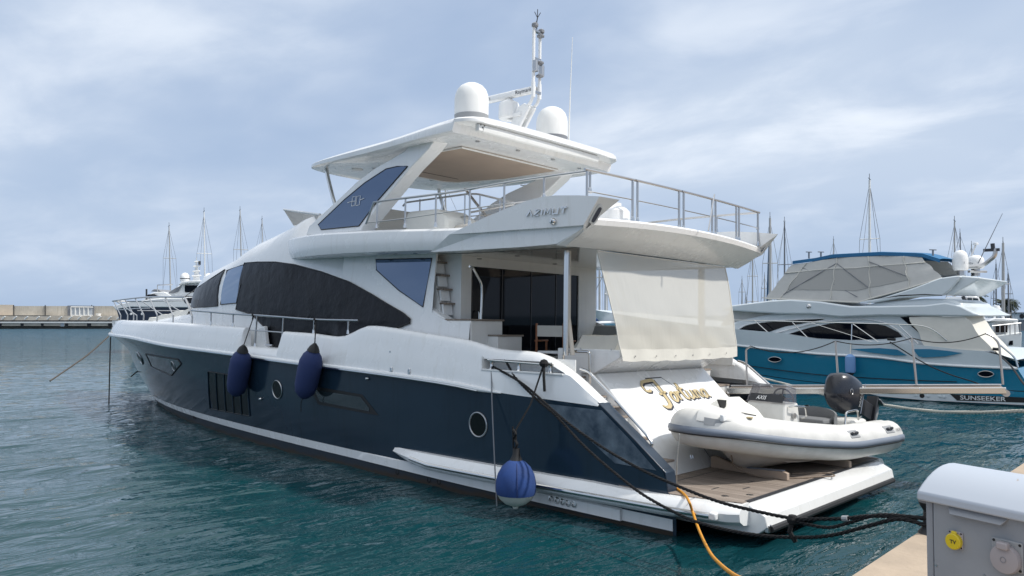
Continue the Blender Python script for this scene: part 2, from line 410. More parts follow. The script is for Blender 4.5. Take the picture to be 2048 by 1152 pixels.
# navy mottled with paler patches, for the facet on the aft quarter
m = mat('navy_mottled', (.016, .032, .055), .36, coat=.15); t = m.node_tree; b = t.nodes['Principled BSDF']
c = t.nodes.new('ShaderNodeTexCoord'); n = t.nodes.new('ShaderNodeTexNoise'); n.inputs['Scale'].default_value = 2.6; n.inputs['Detail'].default_value = 7; n.inputs['Roughness'].default_value = .65
t.links.new(c.outputs['Object'], n.inputs[0]); r = t.nodes.new('ShaderNodeValToRGB'); e = r.color_ramp.elements
e[0].position = .36; e[0].color = (.03, .05, .078, 1); e[1].position = .68; e[1].color = (.17, .215, .26, 1); t.links.new(n.outputs[0], r.inputs[0]); t.links.new(r.outputs[0], b.inputs['Base Color'])

# ------------------------------------------------------------------ water: real chop near the camera, a level sheet beyond
m = mat('sea', (.0, .030, .036), .02, ior=1.333, spec=.5); t = m.node_tree; b = t.nodes['Principled BSDF']
c = t.nodes.new('ShaderNodeTexCoord'); hs = []
for sc, de, w, sx in ((1.3, 3, .55, 1.7), (4.0, 3, .12, 1.5), (.25, 2, .8, 1.3)):
    mp = t.nodes.new('ShaderNodeMapping'); mp.inputs['Rotation'].default_value = (0, 0, R_(38)); mp.inputs['Scale'].default_value = (sx, 1/sx*.9, 1)
    t.links.new(c.outputs['Object'], mp.inputs[0]); n = t.nodes.new('ShaderNodeTexNoise'); n.inputs['Scale'].default_value = sc; n.inputs['Detail'].default_value = de; n.inputs['Roughness'].default_value = .55; n.inputs['Distortion'].default_value = .4
    t.links.new(mp.outputs[0], n.inputs[0]); q = t.nodes.new('ShaderNodeMath'); q.operation = 'MULTIPLY'; q.inputs[1].default_value = w; t.links.new(n.outputs[0], q.inputs[0]); hs.append(q.outputs[0])
a = t.nodes.new('ShaderNodeMath'); a.operation = 'ADD'; t.links.new(hs[0], a.inputs[0]); t.links.new(hs[1], a.inputs[1])
a2 = t.nodes.new('ShaderNodeMath'); a2.operation = 'ADD'; t.links.new(a.outputs[0], a2.inputs[0]); t.links.new(hs[2], a2.inputs[1])
k = t.nodes.new('ShaderNodeBump'); k.inputs['Strength'].default_value = .85; k.inputs['Distance'].default_value = .26
t.links.new(a2.outputs[0], k.inputs['Height']); t.links.new(k.outputs[0], b.inputs['Normal'])
# green-blue tint of the water body, clearer and greener in wide patches
n = t.nodes.new('ShaderNodeTexNoise'); n.inputs['Scale'].default_value = .12; n.inputs['Detail'].default_value = 2; t.links.new(c.outputs['Object'], n.inputs[0])
r = t.nodes.new('ShaderNodeValToRGB'); r.color_ramp.elements[0].color = (.001, .029, .040, 1); r.color_ramp.elements[1].color = (.001, .042, .043, 1); t.links.new(n.outputs[0], r.inputs[0]); t.links.new(r.outputs[0], b.inputs['Base Color'])

# beyond the shelter of the quay and the moored boats the surface is ruffled by the breeze
ln_ = t.nodes.new('ShaderNodeVectorMath'); ln_.operation = 'LENGTH'; t.links.new(c.outputs['Object'], ln_.inputs[0])
rm_ = t.nodes.new('ShaderNodeMapRange'); rm_.inputs[1].default_value = 35; rm_.inputs[2].default_value = 120; rm_.inputs[3].default_value = .02; rm_.inputs[4].default_value = .10
rd_ = t.nodes.new('ShaderNodeMapRange'); rd_.inputs[1].default_value = 35; rd_.inputs[2].default_value = 130; rd_.inputs[3].default_value = .26; rd_.inputs[4].default_value = 1.3; t.links.new(ln_.outputs['Value'], rd_.inputs[0]); t.links.new(rd_.outputs[0], k.inputs['Distance'])
t.links.new(ln_.outputs['Value'], rm_.inputs[0]); t.links.new(rm_.outputs[0], b.inputs['Roughness'])

df_ = t.nodes.new('ShaderNodeBsdfDiffuse'); df_.inputs[0].default_value = (.05, .125, .175, 1); mx_ = t.nodes.new('ShaderNodeMixShader')  # diffuse blue mixed in with distance, in place of weakened sky reflection
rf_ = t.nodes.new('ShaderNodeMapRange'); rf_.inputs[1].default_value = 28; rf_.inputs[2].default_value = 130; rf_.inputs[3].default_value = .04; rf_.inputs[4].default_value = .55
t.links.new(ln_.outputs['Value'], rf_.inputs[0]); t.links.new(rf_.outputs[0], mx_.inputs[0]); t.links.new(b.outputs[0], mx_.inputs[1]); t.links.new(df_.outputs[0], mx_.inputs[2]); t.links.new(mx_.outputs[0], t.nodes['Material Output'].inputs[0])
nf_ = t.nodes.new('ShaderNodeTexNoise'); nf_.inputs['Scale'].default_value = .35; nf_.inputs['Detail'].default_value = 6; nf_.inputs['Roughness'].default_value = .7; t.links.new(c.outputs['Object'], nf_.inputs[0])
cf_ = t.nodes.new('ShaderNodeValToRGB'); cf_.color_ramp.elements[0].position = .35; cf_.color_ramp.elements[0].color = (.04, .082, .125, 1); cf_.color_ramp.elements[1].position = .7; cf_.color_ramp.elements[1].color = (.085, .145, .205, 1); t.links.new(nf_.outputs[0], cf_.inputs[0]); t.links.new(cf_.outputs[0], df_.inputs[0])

def make_water():
    NX, NY = 420, 420
    tx = np.linspace(0, 1, NX)**1.75; ty = np.linspace(0, 1, NY)**1.75
    xs = -2.9+75*tx; ys = 16.0-85*ty
    X, Y = np.meshgrid(xs, ys, indexing='ij'); H = np.zeros_like(X); rng = np.random.RandomState(11)
    for i in range(46):
        lam = .55*(9.0**(rng.rand()**1.15)); k = 2*math.pi/lam; th = R_(128)+rng.normal(0, .62); a = .0115*lam*(.5+rng.rand())*(.5 if lam > 2.4 else 1.15)
        H += a*np.cos(k*(X*math.cos(th)+Y*math.sin(th))+rng.rand()*6.28)/6.
    d = np.hypot(X-CWD[0], Y-CWD[1]); fade = np.clip((64-d)/30, 0, 1)
    edge = np.minimum.reduce([(X-xs[0])/.3, (xs[-1]-X)/4, (ys[0]-Y)/.3, (Y-ys[-1])/4]).clip(0, 1)
    H *= fade*edge
    V = np.stack([X, Y, H], -1).reshape(-1, 3); idx = np.arange(NX*NY).reshape(NX, NY)
    F = np.stack([idx[:-1, :-1], idx[:-1, 1:], idx[1:, 1:], idx[1:, :-1]], -1).reshape(-1, 4)[:, ::-1]
    far = 4000.; n0 = len(V); c4 = [(xs[0], ys[-1], 0), (xs[-1], ys[-1], 0), (xs[-1], ys[0], 0), (xs[0], ys[0], 0)]; o4 = [(-far, -far, 0), (far, -far, 0), (far, far, 0), (-far, far, 0)]
    V = np.vstack([V, c4, o4]); fs = [tuple(f) for f in F]+[(n0+i, n0+4+i, n0+4+(i+1) % 4, n0+(i+1) % 4) for i in range(4)]
    me = bpy.data.meshes.new('water'); me.from_pydata([tuple(p) for p in V], [], fs)
    bm = bmesh.new(); bm.from_mesh(me)
    for f in bm.faces:
        f.smooth = True
        if f.normal.z < 0: f.normal_flip()
    bm.to_mesh(me); bm.free(); me.materials.append(M['sea'])
    o = bpy.data.objects.new('water', me); SC.collection.objects.link(o); return tag(o, kind='structure')
make_water()

# ------------------------------------------------------------------ the big yacht
yacht = thing('motor_yacht', (0, 0, 0), 'large navy and white motor yacht with hardtop and flybridge moored stern to the quay', 'yacht')
Y_ = yacht
def B_(x):
    b = 2.95-(0 if x > 5 else .2*((5-x)/5)**2)
    return max(0., b if x < 12 else 2.95*(1-min(1, (x-12)/16.)**2.4))
RAIL = smooth_tab([(HIT(px, py, lambda x, z: B_(x))[0], HIT(px, py, lambda x, z: B_(x))[2]) for px, py in [(252, 673), (339, 691), (460, 707), (592, 725), (700, 738), (894, 765), (990, 784)]]+[(28.2, 2.31), (0, 1.5), (2.1, 1.61)])
STEM = smooth_tab([(-.5, 22.4)]+[(PY(px, py, .02)[2], PY(px, py, .02)[0]) for px, py in [(308, 797), (290, 768), (269, 730), (256, 696)]]+[(2.32, 28.0)])
def hull_y(x, z):
    t = min(1., max(-.3, z/RAIL(x))); tt = max(0, t)**1.2; xs = STEM(min(z, 2.3)); x0 = lerp(3.5, 12., tt); p = lerp(2.7, 2.4, tt); b = lerp(2.87, 2.95, tt)-(.12*max(0, -t))
    if x < 5: b -= .2*((5-x)/5)**2
    if x > x0: b *= 1-min(1, (x-x0)/max(.1, xs-x0))**p
    return max(0., b)
QX = interp([(-1, .9), (.45, .9), (.5, 1.02), (.78, 1.06), (1.18, 1.53), (1.66, 2.12), (2.03, 2.66)])
ts = [-.3, -.1, 0, .05, .1, .16, .22, .28, .34, .4, .46, .52, .58, .64, .7, .76, .82, .88, .94, 1.0]
rows = []
for t in ts:
    row = []; xe = STEM(t*2.3) if t < 1 else 28.0; x0 = 1.0
    for _ in range(6): x0 = QX(t*RAIL(x0))
    for i in range(70):
        s = i/69; x = x0+(xe-x0)*(s if s < .5 else s)**.92; x = xe if i == 69 else x; z = t*RAIL(x); row.append((x, hull_y(x, z) if i < 69 else 0., z))
    rows.append(row)
hb = MB().grid(rows).both()
build('hull', hb, 'navy', Y_, fix=False, sharp=50)

# bottom paint and boot stripe follow the hull 4 mm proud
def hz(px, py): p = HIT(px, py, hull_y); return (p[0], p[2])
def fit2(pts): cfs = np.polyfit([p[0] for p in pts], [p[1] for p in pts], 2); return lambda x: float(np.polyval(cfs, x))
S_T = fit2([hz(*p) for p in [(330, 808), (400, 828), (598, 867), (730, 903), (895, 942), (987, 965), (1100, 990)]]+[(22.9, .36), (.9, .17)])
S_B = fit2([hz(*p) for p in [(330, 814), (400, 839), (598, 884), (730, 918), (895, 960), (987, 981), (1062, 1005), (1230, 1042)]]+[(22.9, .22), (.9, .03)])
def band(lo, hi, off, xa, xb, n=60, k=3):
    r = []
    for i in range(n+1):
        x = lerp(xa, xb, i/n); a, b_ = lo(x), hi(x); r.append([(x, hull_y(x, lerp(a, b_, j/k))+off, lerp(a, b_, j/k)) for j in range(k+1)])
    return MB().grid(r)
pair('boot_stripe', band(S_B, S_T, .007, .95, 22.6), 'gelcoat', Y_, fix=False)
pair('bottom_paint', band(lambda x: -.4, lambda x: S_B(x)-.002, .004, .95, 22.7), 'bottom_paint', Y_, fix=False)
sl_ = MB()                                            # spray ledge: the stripe stands out as a box along the aft half, ending in a step
r_ = []
for i in range(30):
    x = lerp(1.75, 8.5, i/29); w_ = .055*min(1, (8.5-x)/3); r_.append([(x, hull_y(x, .2)+.002, S_T(x)+.01), (x, hull_y(x, .2)+.002+w_, S_T(x)-.01), (x, hull_y(x, .1)+.002+w_, S_B(x)), (x, hull_y(x, .1)-.02, S_B(x)-.01)])
sl_.grid(r_, capa=True); pair('spray_ledge', sl_, 'gelcoat', Y_)

# white bulwark above the rub rail, with boarding gate and mooring opening
BT = [(px, py) for px, py in [(346, 645), (422, 650), (495, 655)]]
BA = [(580, 663), (631, 667), (680, 673), (743, 651), (799, 657), (835, 663), (944, 681), (978, 692), (1016, 700), (1055, 702), (1085, 706), (1104, 715)]
fb = lambda x, z: B_(x)-.2
def xz(p, f): q = HIT(p[0], p[1], f); return (q[0], q[2])
TF = smooth_tab([xz(p, fb) for p in BT]+[(20, 2.78), (24, 2.82), (27.8, 2.80)]); TA = smooth_tab([xz(p, fb) for p in BA]+[(2.66, 2.04), (2.12, 1.655)])
GX0 = xz((568, 699), fb)[0]; GX1 = xz((492, 692), fb)[0]; GZ = 2.22
def T_(x): return TF(x) if x > GX1 else (GZ if x > GX0 else TA(x))
xs_ = [2.12, 2.3, 2.5, 2.66, 2.78, 2.95, 3.15, 3.4, 3.65, 3.9, 4.2, 4.5]+list(np.arange(4.8, 10.2, .25))+[GX0-.1, GX0-.02, GX0, GX1-.06, GX1]+list(np.arange(GX1+.2, 24, .5))+[24.5, 25, 25.5, 26, 26.5, 27, 27.4, 27.7, 27.9, 28.0]
rows = []; op = []
for x in xs_:
    b = B_(x); R0 = RAIL(x); T = T_(x)
    if abs(x-(GX0-.02)) < 1e-6: T = TA(x)
    if x == GX0-.1: T = TA(x)
    if x == GX0: T = GZ
    if x == GX1: T = TF(x)
    k = 1+max(0, (x-17)/11.)*1.0; bb = lambda q: max(0., b-q*k)
    if x <= 4.55: zl, zh = min(2.05, T-.02), max(min(2.05, T-.02), min(2.215, T-.075)) if x > 2.79 else min(2.05, T-.02)+.001
    else: zl, zh = lerp(R0, T, .45), lerp(R0, T, .68)
    h = T-R0
    rows.append([(x, bb(0), R0), (x, bb(.012), lerp(R0, zl, .5)), (x, bb(.045), zl), (x, bb(.09), zh), (x, bb(.125), lerp(zh, T, .62)), (x, bb(.165), T-.02*min(1, h*4)), (x, bb(.2), T), (x, bb(.27), T-.012), (x, bb(.31), T-.06*min(1, h*4)), (x, bb(.33), min(T-.07, R0+.12))])
bw = MB(); nr = len(rows[0]); bw.add([p for r in rows for p in r], [(i*nr+j, (i+1)*nr+j, (i+1)*nr+j+1, i*nr+j+1) for i in range(len(rows)-1) for j in range(nr-1) if not (j == 2 and 2.77 < xs_[i] < 4.49)])
build('bulwark', bw.both(), 'gelcoat', Y_, fix=False, sharp=40)
pk = MB()
pk.prism([(2.8, B_(3)-.36, 2.03), (4.5, B_(4)-.36, 2.03), (4.5, B_(4)-.36, 2.25), (2.8, B_(3)-.36, 2.25)], (0, -.02, 0)); pk.prism([(2.78, B_(3)-.02, 2.045), (4.5, B_(4)-.02, 2.045), (4.5, B_(4)-.36, 2.045), (2.78, B_(3)-.36, 2.045)], (0, 0, -.02)); pk.prism([(4.5, B_(4)-.05, 2.03), (4.5, B_(4)-.36, 2.03), (4.5, B_(4)-.36, 2.25), (4.5, B_(4)-.05, 2.25)], (.02, 0, 0))
pocket = pair('mooring_pocket', pk, 'gelcoat_flat', Y_)
build('pocket_hole', MB().prism([(3.45, B_(3)-.352, 2.06), (4.22, B_(4)-.352, 2.06), (4.22, B_(4)-.352, 2.22), (3.45, B_(3)-.352, 2.22)], (0, .004, 0)), 'rubber', pocket)
build('fairlead_bar', MB().tube([(4.35, B_(4)-.03, 2.2), (2.98, B_(3)-.04, 2.17)], .016), 'chrome', pocket)
for x in (4.32, 3.72, 3.08): build('fairlead_post', MB().lathe([(.05, 0), (.032, .03), (.028, .1), (.04, .16)], (x, B_(x)-.1, 2.045), n=12), 'chrome', pocket)

# rub rail
rp = [(x, B_(x)+.012, RAIL(x)) for x in list(np.arange(4.0, 24, .5))+[24.5, 25, 25.5, 26, 26.5, 27, 27.4, 27.7, 27.95]]; rr = [.012]+[.045]*(len(rp)-1)
rr_o = pair('rub_rail', MB().tube(rp, rr, 10), 'gelcoat', Y_)
pair('rub_strip', MB().tube([(x, y+.034, z-.028) for x, y, z in rp[1:]], .022, 8), 'chrome', rr_o)
# deck
dk = []
for x in list(np.arange(5.0, 27.6, .6)): w = max(.02, B_(x)-.3); dk.append([(x, w, 2.12+.012*max(0, x-10)), (x, 0, 2.15+.014*max(0, x-10)), (x, -w, 2.12+.012*max(0, x-10))])
build('deck', MB().grid(dk), 'gelcoat_flat', Y_)

# deckhouse
HW = smooth_tab([(0, 2.36), (9, 2.36), (12.5, 2.34), (14.5, 2.27), (16, 2.14), (17, 1.94), (18, 1.55), (18.8, .95), (19.35, .25)])
ZB = 2.1
hcp = []
for px, py in [(371, 586), (398, 565), (425, 544), (457, 528), (495, 501), (530, 485), (568, 466), (596, 450)]:
    y = 1.9
    for _ in range(8): p = PY(px, py, y); y = .84*HW(p[0])
    hcp.append((p[0], ZB+(p[2]-ZB)/.875))
HCF = smooth_tab(hcp+[(19.4, 2.7), (10.9, 5.06), (10.0, 4.98), (8.8, 4.6)])
def house_y(x, z):
    h = HCF(x)-ZB if x > 8.9 else 2.45; q = min(1, max(0, (z-ZB)/h)); return HW(x)*max(0, 1-q**4.2)**(1/4.2)
hs = []
for x in [8.8, 9.4, 10, 10.6, 11.2]+list(np.arange(11.6, 19.3, .3))+[19.35]:
    w, h = HW(x), HCF(x)-ZB; sec = []
    for i in range(25):
        a = math.pi*i/24; cc, ss = math.cos(a), math.sin(a); sec.append((x, w*math.copysign(abs(cc)**(2/4.2), cc), ZB-.05+(h+.05)*abs(ss)**(2/4.2)))
    hs.append(sec)
build('deckhouse', MB().loft(hs), 'gelcoat', Y_, sharp=45)
hy = lambda off: (lambda x, z: house_y(x, z))
def hxz(px, py): p = HIT(px, py, house_y); return (p[0], p[2])
# aft part of the house side: a plate with the swooping lower edge, leaning in at the top
side_y = lambda x, z: 2.36-.10*(z-2.95)
def sxz(px, py): p = HIT(px, py, side_y, 3.0, 1.5); return np.array([p[0], p[2]])
poly = [(9.4, 2.05), (9.4, 3.0), (9.4, 4.2)]+[sxz(px, py) for px, py in [(872, 510), (866, 560), (848, 616), (870, 630), (901, 645), (940, 645), (940, 690)]]
poly[3] = (poly[3][0], 4.2)
side = pair('house_side', MB().grid([[(p[0], side_y(0, p[1])-.005, p[1]) for p in poly], [(p[0], side_y(0, p[1])-.055, p[1]) for p in poly]], closeu=True).grid(strip(poly, side_y, -.005, 16, 8, sub=6)), 'gelcoat', Y_, bevel=.012)
tri = [sxz(px, py) for px, py in [(752, 519), (864, 516.5), (846, 614), (797, 580), (753, 540)]]
pair('side_window', MB().prism([(p[0], side_y(0, p[1]), p[1]) for p in tri], (0, .006, 0)), 'blue_glass', side)
tr2 = [np.array(p) for p in tri]; cen = sum(tr2)/5
pair('window_rubber', MB().tube([(p[0], side_y(0, p[1])+.004, p[1]) for p in tr2], .012, 6, closed=True), 'rubber', side)
# black mesh covers and the pane between them
c1_ = [hxz(*p) for p in [(366, 597), (400, 573), (425, 556), (451, 539), (436, 612), (410, 614), (387, 615), (372, 606)]]
c2_ = [hxz(*p) for p in [(490, 526), (516, 524), (552, 524), (589, 529), (645, 544), (700, 564), (745, 589), (776, 608), (808, 626), (823, 638), (823, 646), (800, 655), (760, 668), (690, 690), (640, 700), (533, 695), (533, 657), (505, 629), (473, 619), (483, 570)]]
def poly_strip(p, off, nx=40, nz=8): return MB().grid(strip(p, house_y, off, nx, nz, sub=6))
def hem(p, off, r): return MB().tube([(x, house_y(x, z)+off, z) for x, z in p], r, 6, closed=True)
for nm, cp in (('window_cover', c1_), ('window_cover', c2_)):
    def cy(x, z): return max(house_y(x, z), side_y(x, z)+.005 if x < 9.45 else 0)
    wc = pair(nm, MB().grid(strip(cp, cy, .02, 44, 10, sub=6)), 'mesh_black', Y_, fix=False)
    pair('hem', MB().tube([(x, cy(x, z)+.02, z) for x, z in cp], .014, 6, closed=True), 'rubber', wc)
c3_ = [hxz(*p) for p in [(455, 541), (489, 529), (474, 606), (442, 609)]]
pn = pair('front_side_window', poly_strip(c3_, .012, 16), 'pane_glass', Y_, fix=False)
pair('window_rubber', MB().tube([(x, house_y(x, z)+.014, z) for x, z in c3_], .016, 6, closed=True), 'rubber', pn)

# foredeck trunk and the cloth over its sun pad
ck = []
for x in list(np.arange(16.8, 24.6, .4)):
    u = (x-16.8)/7.8; w = lerp(1.75, .7, u**1.4); h = lerp(1.05, .35, u); z0 = 2.15+.012*(x-10); sec = []
    for i in range(17):
        a = math.pi*i/16; cc, ss = math.cos(a), math.sin(a); sec.append((x, w*math.copysign(abs(cc)**.5, cc), z0+h*abs(ss)**.5))
    ck.append(sec)
build('foredeck_trunk', MB().loft(ck), 'gelcoat', Y_)
cl_ = []
for i in range(12):
    x = 18.6+i*.36; u = (x-16.8)/7.8; w = lerp(1.5, .62, u**1.4); row = []
    for j in range(15):
        v = (j/14-.5)*2; row.append((x+.03*math.sin(j*2.3), w*v*1.06, 2.15+.012*(x-10)+lerp(1.05, .35, u)+.10*(1-abs(v)**4)+.03*math.sin(i*1.7+j*1.1)-(.35 if abs(v) > .97 else 0)))
    cl_.append(row)
build('sunpad_cover', MB().grid(cl_), 'cloth_white', Y_)

# flybridge deck: one shell from the eyebrow over the windows to the stern
def yf(x): return 2.86-(0 if x < 8.2 else .80*((x-8.2)/3.8)**2)-(0 if x > 4 else .05*((4-x)/2)**2)
fy_ = lambda x, z: yf(x)
FT = smooth_tab([xz(p, fy_) for p in [(540, 497), (568, 482), (620, 468), (700, 462), (752, 459), (830, 457), (901, 455)]]+[(2.2, 4.42), (4, 4.44)])
FB = smooth_tab([xz(p, fy_) for p in [(540, 523), (600, 517), (700, 509), (810, 505), (922, 502), (1040, 494)]]+[(2.2, 3.98)])
XT = xz((518, 515), fy_)[0]
secs = []
for x in [XT]+list(np.linspace(XT-.12, 9, 12))+list(np.arange(8.6, 2.9, -.4))+[2.8]:
    y = yf(x); a = (XT-x)/max(.01, XT-FT(0) if False else 1.); zt, zb = FT(x), FB(x)
    if x == XT: zt = zb = (FT(x)+FB(x))/2; zt += .02; zb -= .02
    h = zt-zb; dz = min(.05, h*.2)
    secs.append([(x, 0, zb+.03), (x, y-.5, zb+.015), (x, y-.13, zb+.01), (x, y-.03, zb+.035 if h > .1 else zb), (x, y+.005, zb+h*.3), (x, y+.012, zb+h*.62), (x, y-.01, zt-dz), (x, y-.05, zt-.01), (x, y-.10, zt), (x, y-.2, zt-dz*.6), (x, y-.26, zt-dz), (x, 0, zt-dz)])
fl = MB().grid([[p for p in s] for s in secs]).both()
# stern fascia: undercut face sweeping from the underside up to the deck edge
rows = []
for i in range(41):
    y = 2.82*(1-2*i/40); xt = 2.13+.022*y*y; zt = 4.395+.075*(1-(y/2.82)**2); xb = 2.82; zb = 4.0+.02*(1-(y/2.82)**2)
    rows.append([(xb, y, zb), (lerp(xb, xt, .5), y, lerp(zb, zt-.11, .44)), (lerp(xb, xt, .96), y, zt-.11), (xt, y, zt-.03), (xt+.02, y, zt), (xt+.1, y, zt), (2.82, y, zt-.01)])
fl.grid(rows)
fly = build('flybridge_deck', fl, 'gelcoat', Y_, sharp=28)
# ceiling over the cockpit, glossy, with lamps
build('cockpit_ceiling', MB().grid([[(x, y, FB(x)+.006) for y in np.linspace(-2.34, 2.34, 9)] for x in np.linspace(2.86, 6.3, 9)]), 'ceiling', fly)
for x, y in ((5.6, 1.9), (4.6, 1.95), (3.7, 1.9), (5.2, .2), (4.0, .2), (7.2, 2.6), (6.6, 2.6), (8.2, 2.6)): build('ceiling_lamp', MB().lathe([(.045, 0), (.05, -.012), (.03, -.016)], (x, y, 4.0+.008 if x < 6.3 else FB(x)+.014), n=12), 'chrome', fly)
# wings with the maker's lettering
WO = [PY(px, py, 2.95)[[0, 2]] for px, py in [(900, 469), (935, 452), (971, 435), (1012, 418), (1054, 402), (1085, 394), (1113, 391), (1160, 391), (1200, 393)]]
CRE = [PY(px, py, 2.95)[[0, 2]] for px, py in [(1167, 450), (1100, 455), (1020, 460), (960, 465)]]
BOT = [PY(px, py, 2.88)[[0, 2]] for px, py in [(1111, 488), (1040, 494), (922, 501), (860, 504)]]
def wing():
    mb = MB(); aft_in = (WO[-1][0]-.16, WO[-1][1]-.03)
    up = [(p[0], 2.965, p[1]) for p in WO]; cr_ = [(p[0], 2.95, p[1]) for p in CRE]; c2 = [(p[0]+.01, 2.885, p[1]-.012) for p in CRE]; bt = [(p[0], 2.872, p[1]) for p in BOT]
    mb.add(up+cr_, [tuple(range(len(up)+len(cr_)))])                       # upper outer face
    tipp = up[0]
    mb.grid([cr_+[tipp], c2+[(tipp[0]-.02, 2.885, tipp[2]-.01)]])          # ledge under it
    mb.add(c2+[tipp]+bt, [(0, 1, 6, 5), (1, 2, 7, 6), (2, 3, 8, 7), (3, 4, 8)])   # lower face, turned in
    inn = [(p[0], 2.66, p[1]-.01) for p in WO[:-1]]+[(aft_in[0], 2.68, aft_in[1])]
    mb.grid([up, inn])
    f0, f1, f1b, f2 = up[-1], cr_[0], c2[0], bt[0]; g0 = inn[-1]; g1 = (2.33, 2.70, 4.37)
    mb.grid([[f0, f1], [g0, g1]])                                          # aft facet with the lamp
    A, Cc, D = (2.82, 2.82, 4.0), (2.46, 2.82, 4.19), (2.31, 2.82, 4.36)
    mb.add([f1, f1b, f2, A, Cc, D, g1], [(0, 1, 4), (1, 2, 3, 4), (0, 4, 5), (0, 5, 6)])
    mb.add(inn+[g1, (CRE[-1][0], 2.66, 4.2)], [tuple(range(len(inn)+2))])
    return mb, (f0, f1, g0, g1)
wg, fac = wing()
fill_ = MB().prism([(2.40, 2.90, 4.245), (2.93, 2.868, 4.01), (2.80, 2.78, 3.995), (2.40, 2.78, 4.23)], (.03, -.04, .03)); fill_.prism([(2.36, 2.945, 4.28), (2.41, 2.90, 4.24), (2.40, 2.72, 4.26), (2.30, 2.70, 4.40)], (.03, -.03, .03)); pair('wing_fillet', fill_, 'gelcoat', fly)
wo = build('wing', wg, 'gelcoat', fly, sharp=22); build('wing', wg.mirror(), 'gelcoat', fly, sharp=22)
for sgn in (1, -1):
    f0, f1, g0, g1 = [np.array(q)*np.array([1, sgn, 1]) for q in fac]
    a = (f0+g0)/2*.34+(f1+g1)/2*.66; d = (f0-f1); d /= np.linalg.norm(d); e = (g0-f0); e -= d*(e@d); e /= np.linalg.norm(e); nn = np.cross(d, e); nn *= -1 if nn[0] > 0 else 1
    def oval(l, w): return [a+nn*.003+d*(math.copysign(l, math.cos(q)) if False else 0)+d*(l*math.copysign(abs(math.cos(q))**.55, math.cos(q)))+e*w*math.copysign(abs(math.sin(q))**.55, math.sin(q)) for q in np.linspace(0, 2*math.pi, 24, endpoint=False)]
    lm = build('wing_light', MB().prism(oval(.16, .06), nn*.014), 'gelcoat_flat', fly); build('lens', MB().prism([q+nn*.016 for q in oval(.13, .032)], nn*.004), 'light_lens', lm)
# lettering on the wings: open A, Z, I, M, U, T
def letters(o, ex, ey, size, gap, w):
    paths = []; u = 0
    G = {'A': (1.1, [[(0, 0), (.62, 1), (1.1, 0)]]), 'Z': (1.0, [[(.1, 1), (1, 1), (0, 0), (.95, 0)]]), 'I': (.25, [[(.1, 0), (.1, 1)]]), 'M': (1.2, [[(0, 0), (.18, 1), (.62, .3), (1.05, 1), (1.15, 0)]]),
         'U': (1.05, [[(0, 1), (0, 0), (1.0, 0), (1.0, 1)]]), 'T': (1.1, [[(0, 1), (1.1, 1)], [(.55, 1), (.55, 0)]])}
    for ch in 'AZIMUT':
        wd, ps = G[ch]
        for p in ps: paths.append([((u+a+.18*b)*size, b*size*.8) for a, b in p])
        u += wd+gap
    return stroke(paths, o, ex, ey, w, .02)
pA, pB = PY(1054, 432.5, 2.968), PY(1138, 425, 2.968)
exv = pB-pA; Lw = np.linalg.norm(exv); exv = exv/Lw; eyv = np.array([0, .05, 1.])-exv*exv[2]; eyv /= np.linalg.norm(eyv)
build('lettering', letters(pA, exv, eyv, Lw/8.3, .42, .026), 'chrome', wo, fix=True)
cm = build('deck_camera', MB().lathe([(.05, 0), (.055, .03), (.04, .06), (.0, .075)], PY(1108, 443, 2.955), ax=[(1, 0, 0), (0, 0, 1), (0, 1, 0)], n=14), 'chrome', wo)
build('lens', MB().lathe([(.022, 0), (.02, .004)], PY(1104, 443, 3.02), ax=[(0, 1, 0), (0, 0, 1), (-1, 0, 0)], n=10), 'rubber', cm)

# ------------------------------------------------------------------ hardtop
HTW = smooth_tab([(5.35, 2.02), (5.5, 2.3), (5.8, 2.46), (6.6, 2.46), (7.5, 2.40), (8.5, 2.35), (9.5, 2.28), (10.4, 2.18), (11.0, 2.05), (11.3, 1.86), (11.5, 1.45), (11.62, .8), (11.66, .3)])
HTU = smooth_tab([(5, 6.31), (8.4, 6.30), (9.5, 6.32), (10.3, 6.355), (11.7, 6.41)])            # underside
HTT = smooth_tab([(5, 6.60), (5.9, 6.59), (7, 6.53), (8.4, 6.50), (10, 6.50), (11.7, 6.51)])
secs = []
for x in [5.38, 5.42, 5.5, 5.6, 5.75, 5.80, 6.2]+list(np.arange(6.6, 10.4, .4))+[10.5, 10.8, 11.0, 11.2, 11.35, 11.5, 11.6, 11.65]:
    w = HTW(x); zu, zt = HTU(x), HTT(x)
    if x < 5.78: zu = lerp(6.49, 6.47, (x-5.38)/.4)
    if x > 10.8: u = (x-10.8)/.87; zm = lerp(zu, zt, .35); zt = lerp(zt, zm+.02, u**2); zu = lerp(zu, zm-.02, u**2)
    h = zt-zu; sec = [(x, 0, zu+.03), (x, max(0, w-.55), zu+.02), (x, max(0, w-.14), zu), (x, w-.04, zu+.004), (x, w-.005, zu+h*.12), (x, w, zu+h*.60), (x, w-.015, zu+h*.70), (x, w-.085, zu+h*.97), (x, max(0, w-.11), zt), (x, max(0, w-.7), zt+.02), (x, 0, zt+.03)]
    secs.append(sec)
ht = build('hardtop', MB().grid(secs).add(secs[0], [(0, 1, 9, 10), (1, 2, 8, 9), (2, 3, 7, 8), (3, 4, 6, 7), (4, 5, 6)]).add(secs[-1], [(0, 1, 9, 10), (1, 2, 8, 9), (2, 3, 7, 8), (3, 4, 6, 7), (4, 5, 6)]).both(), 'gelcoat', Y_, sharp=38)
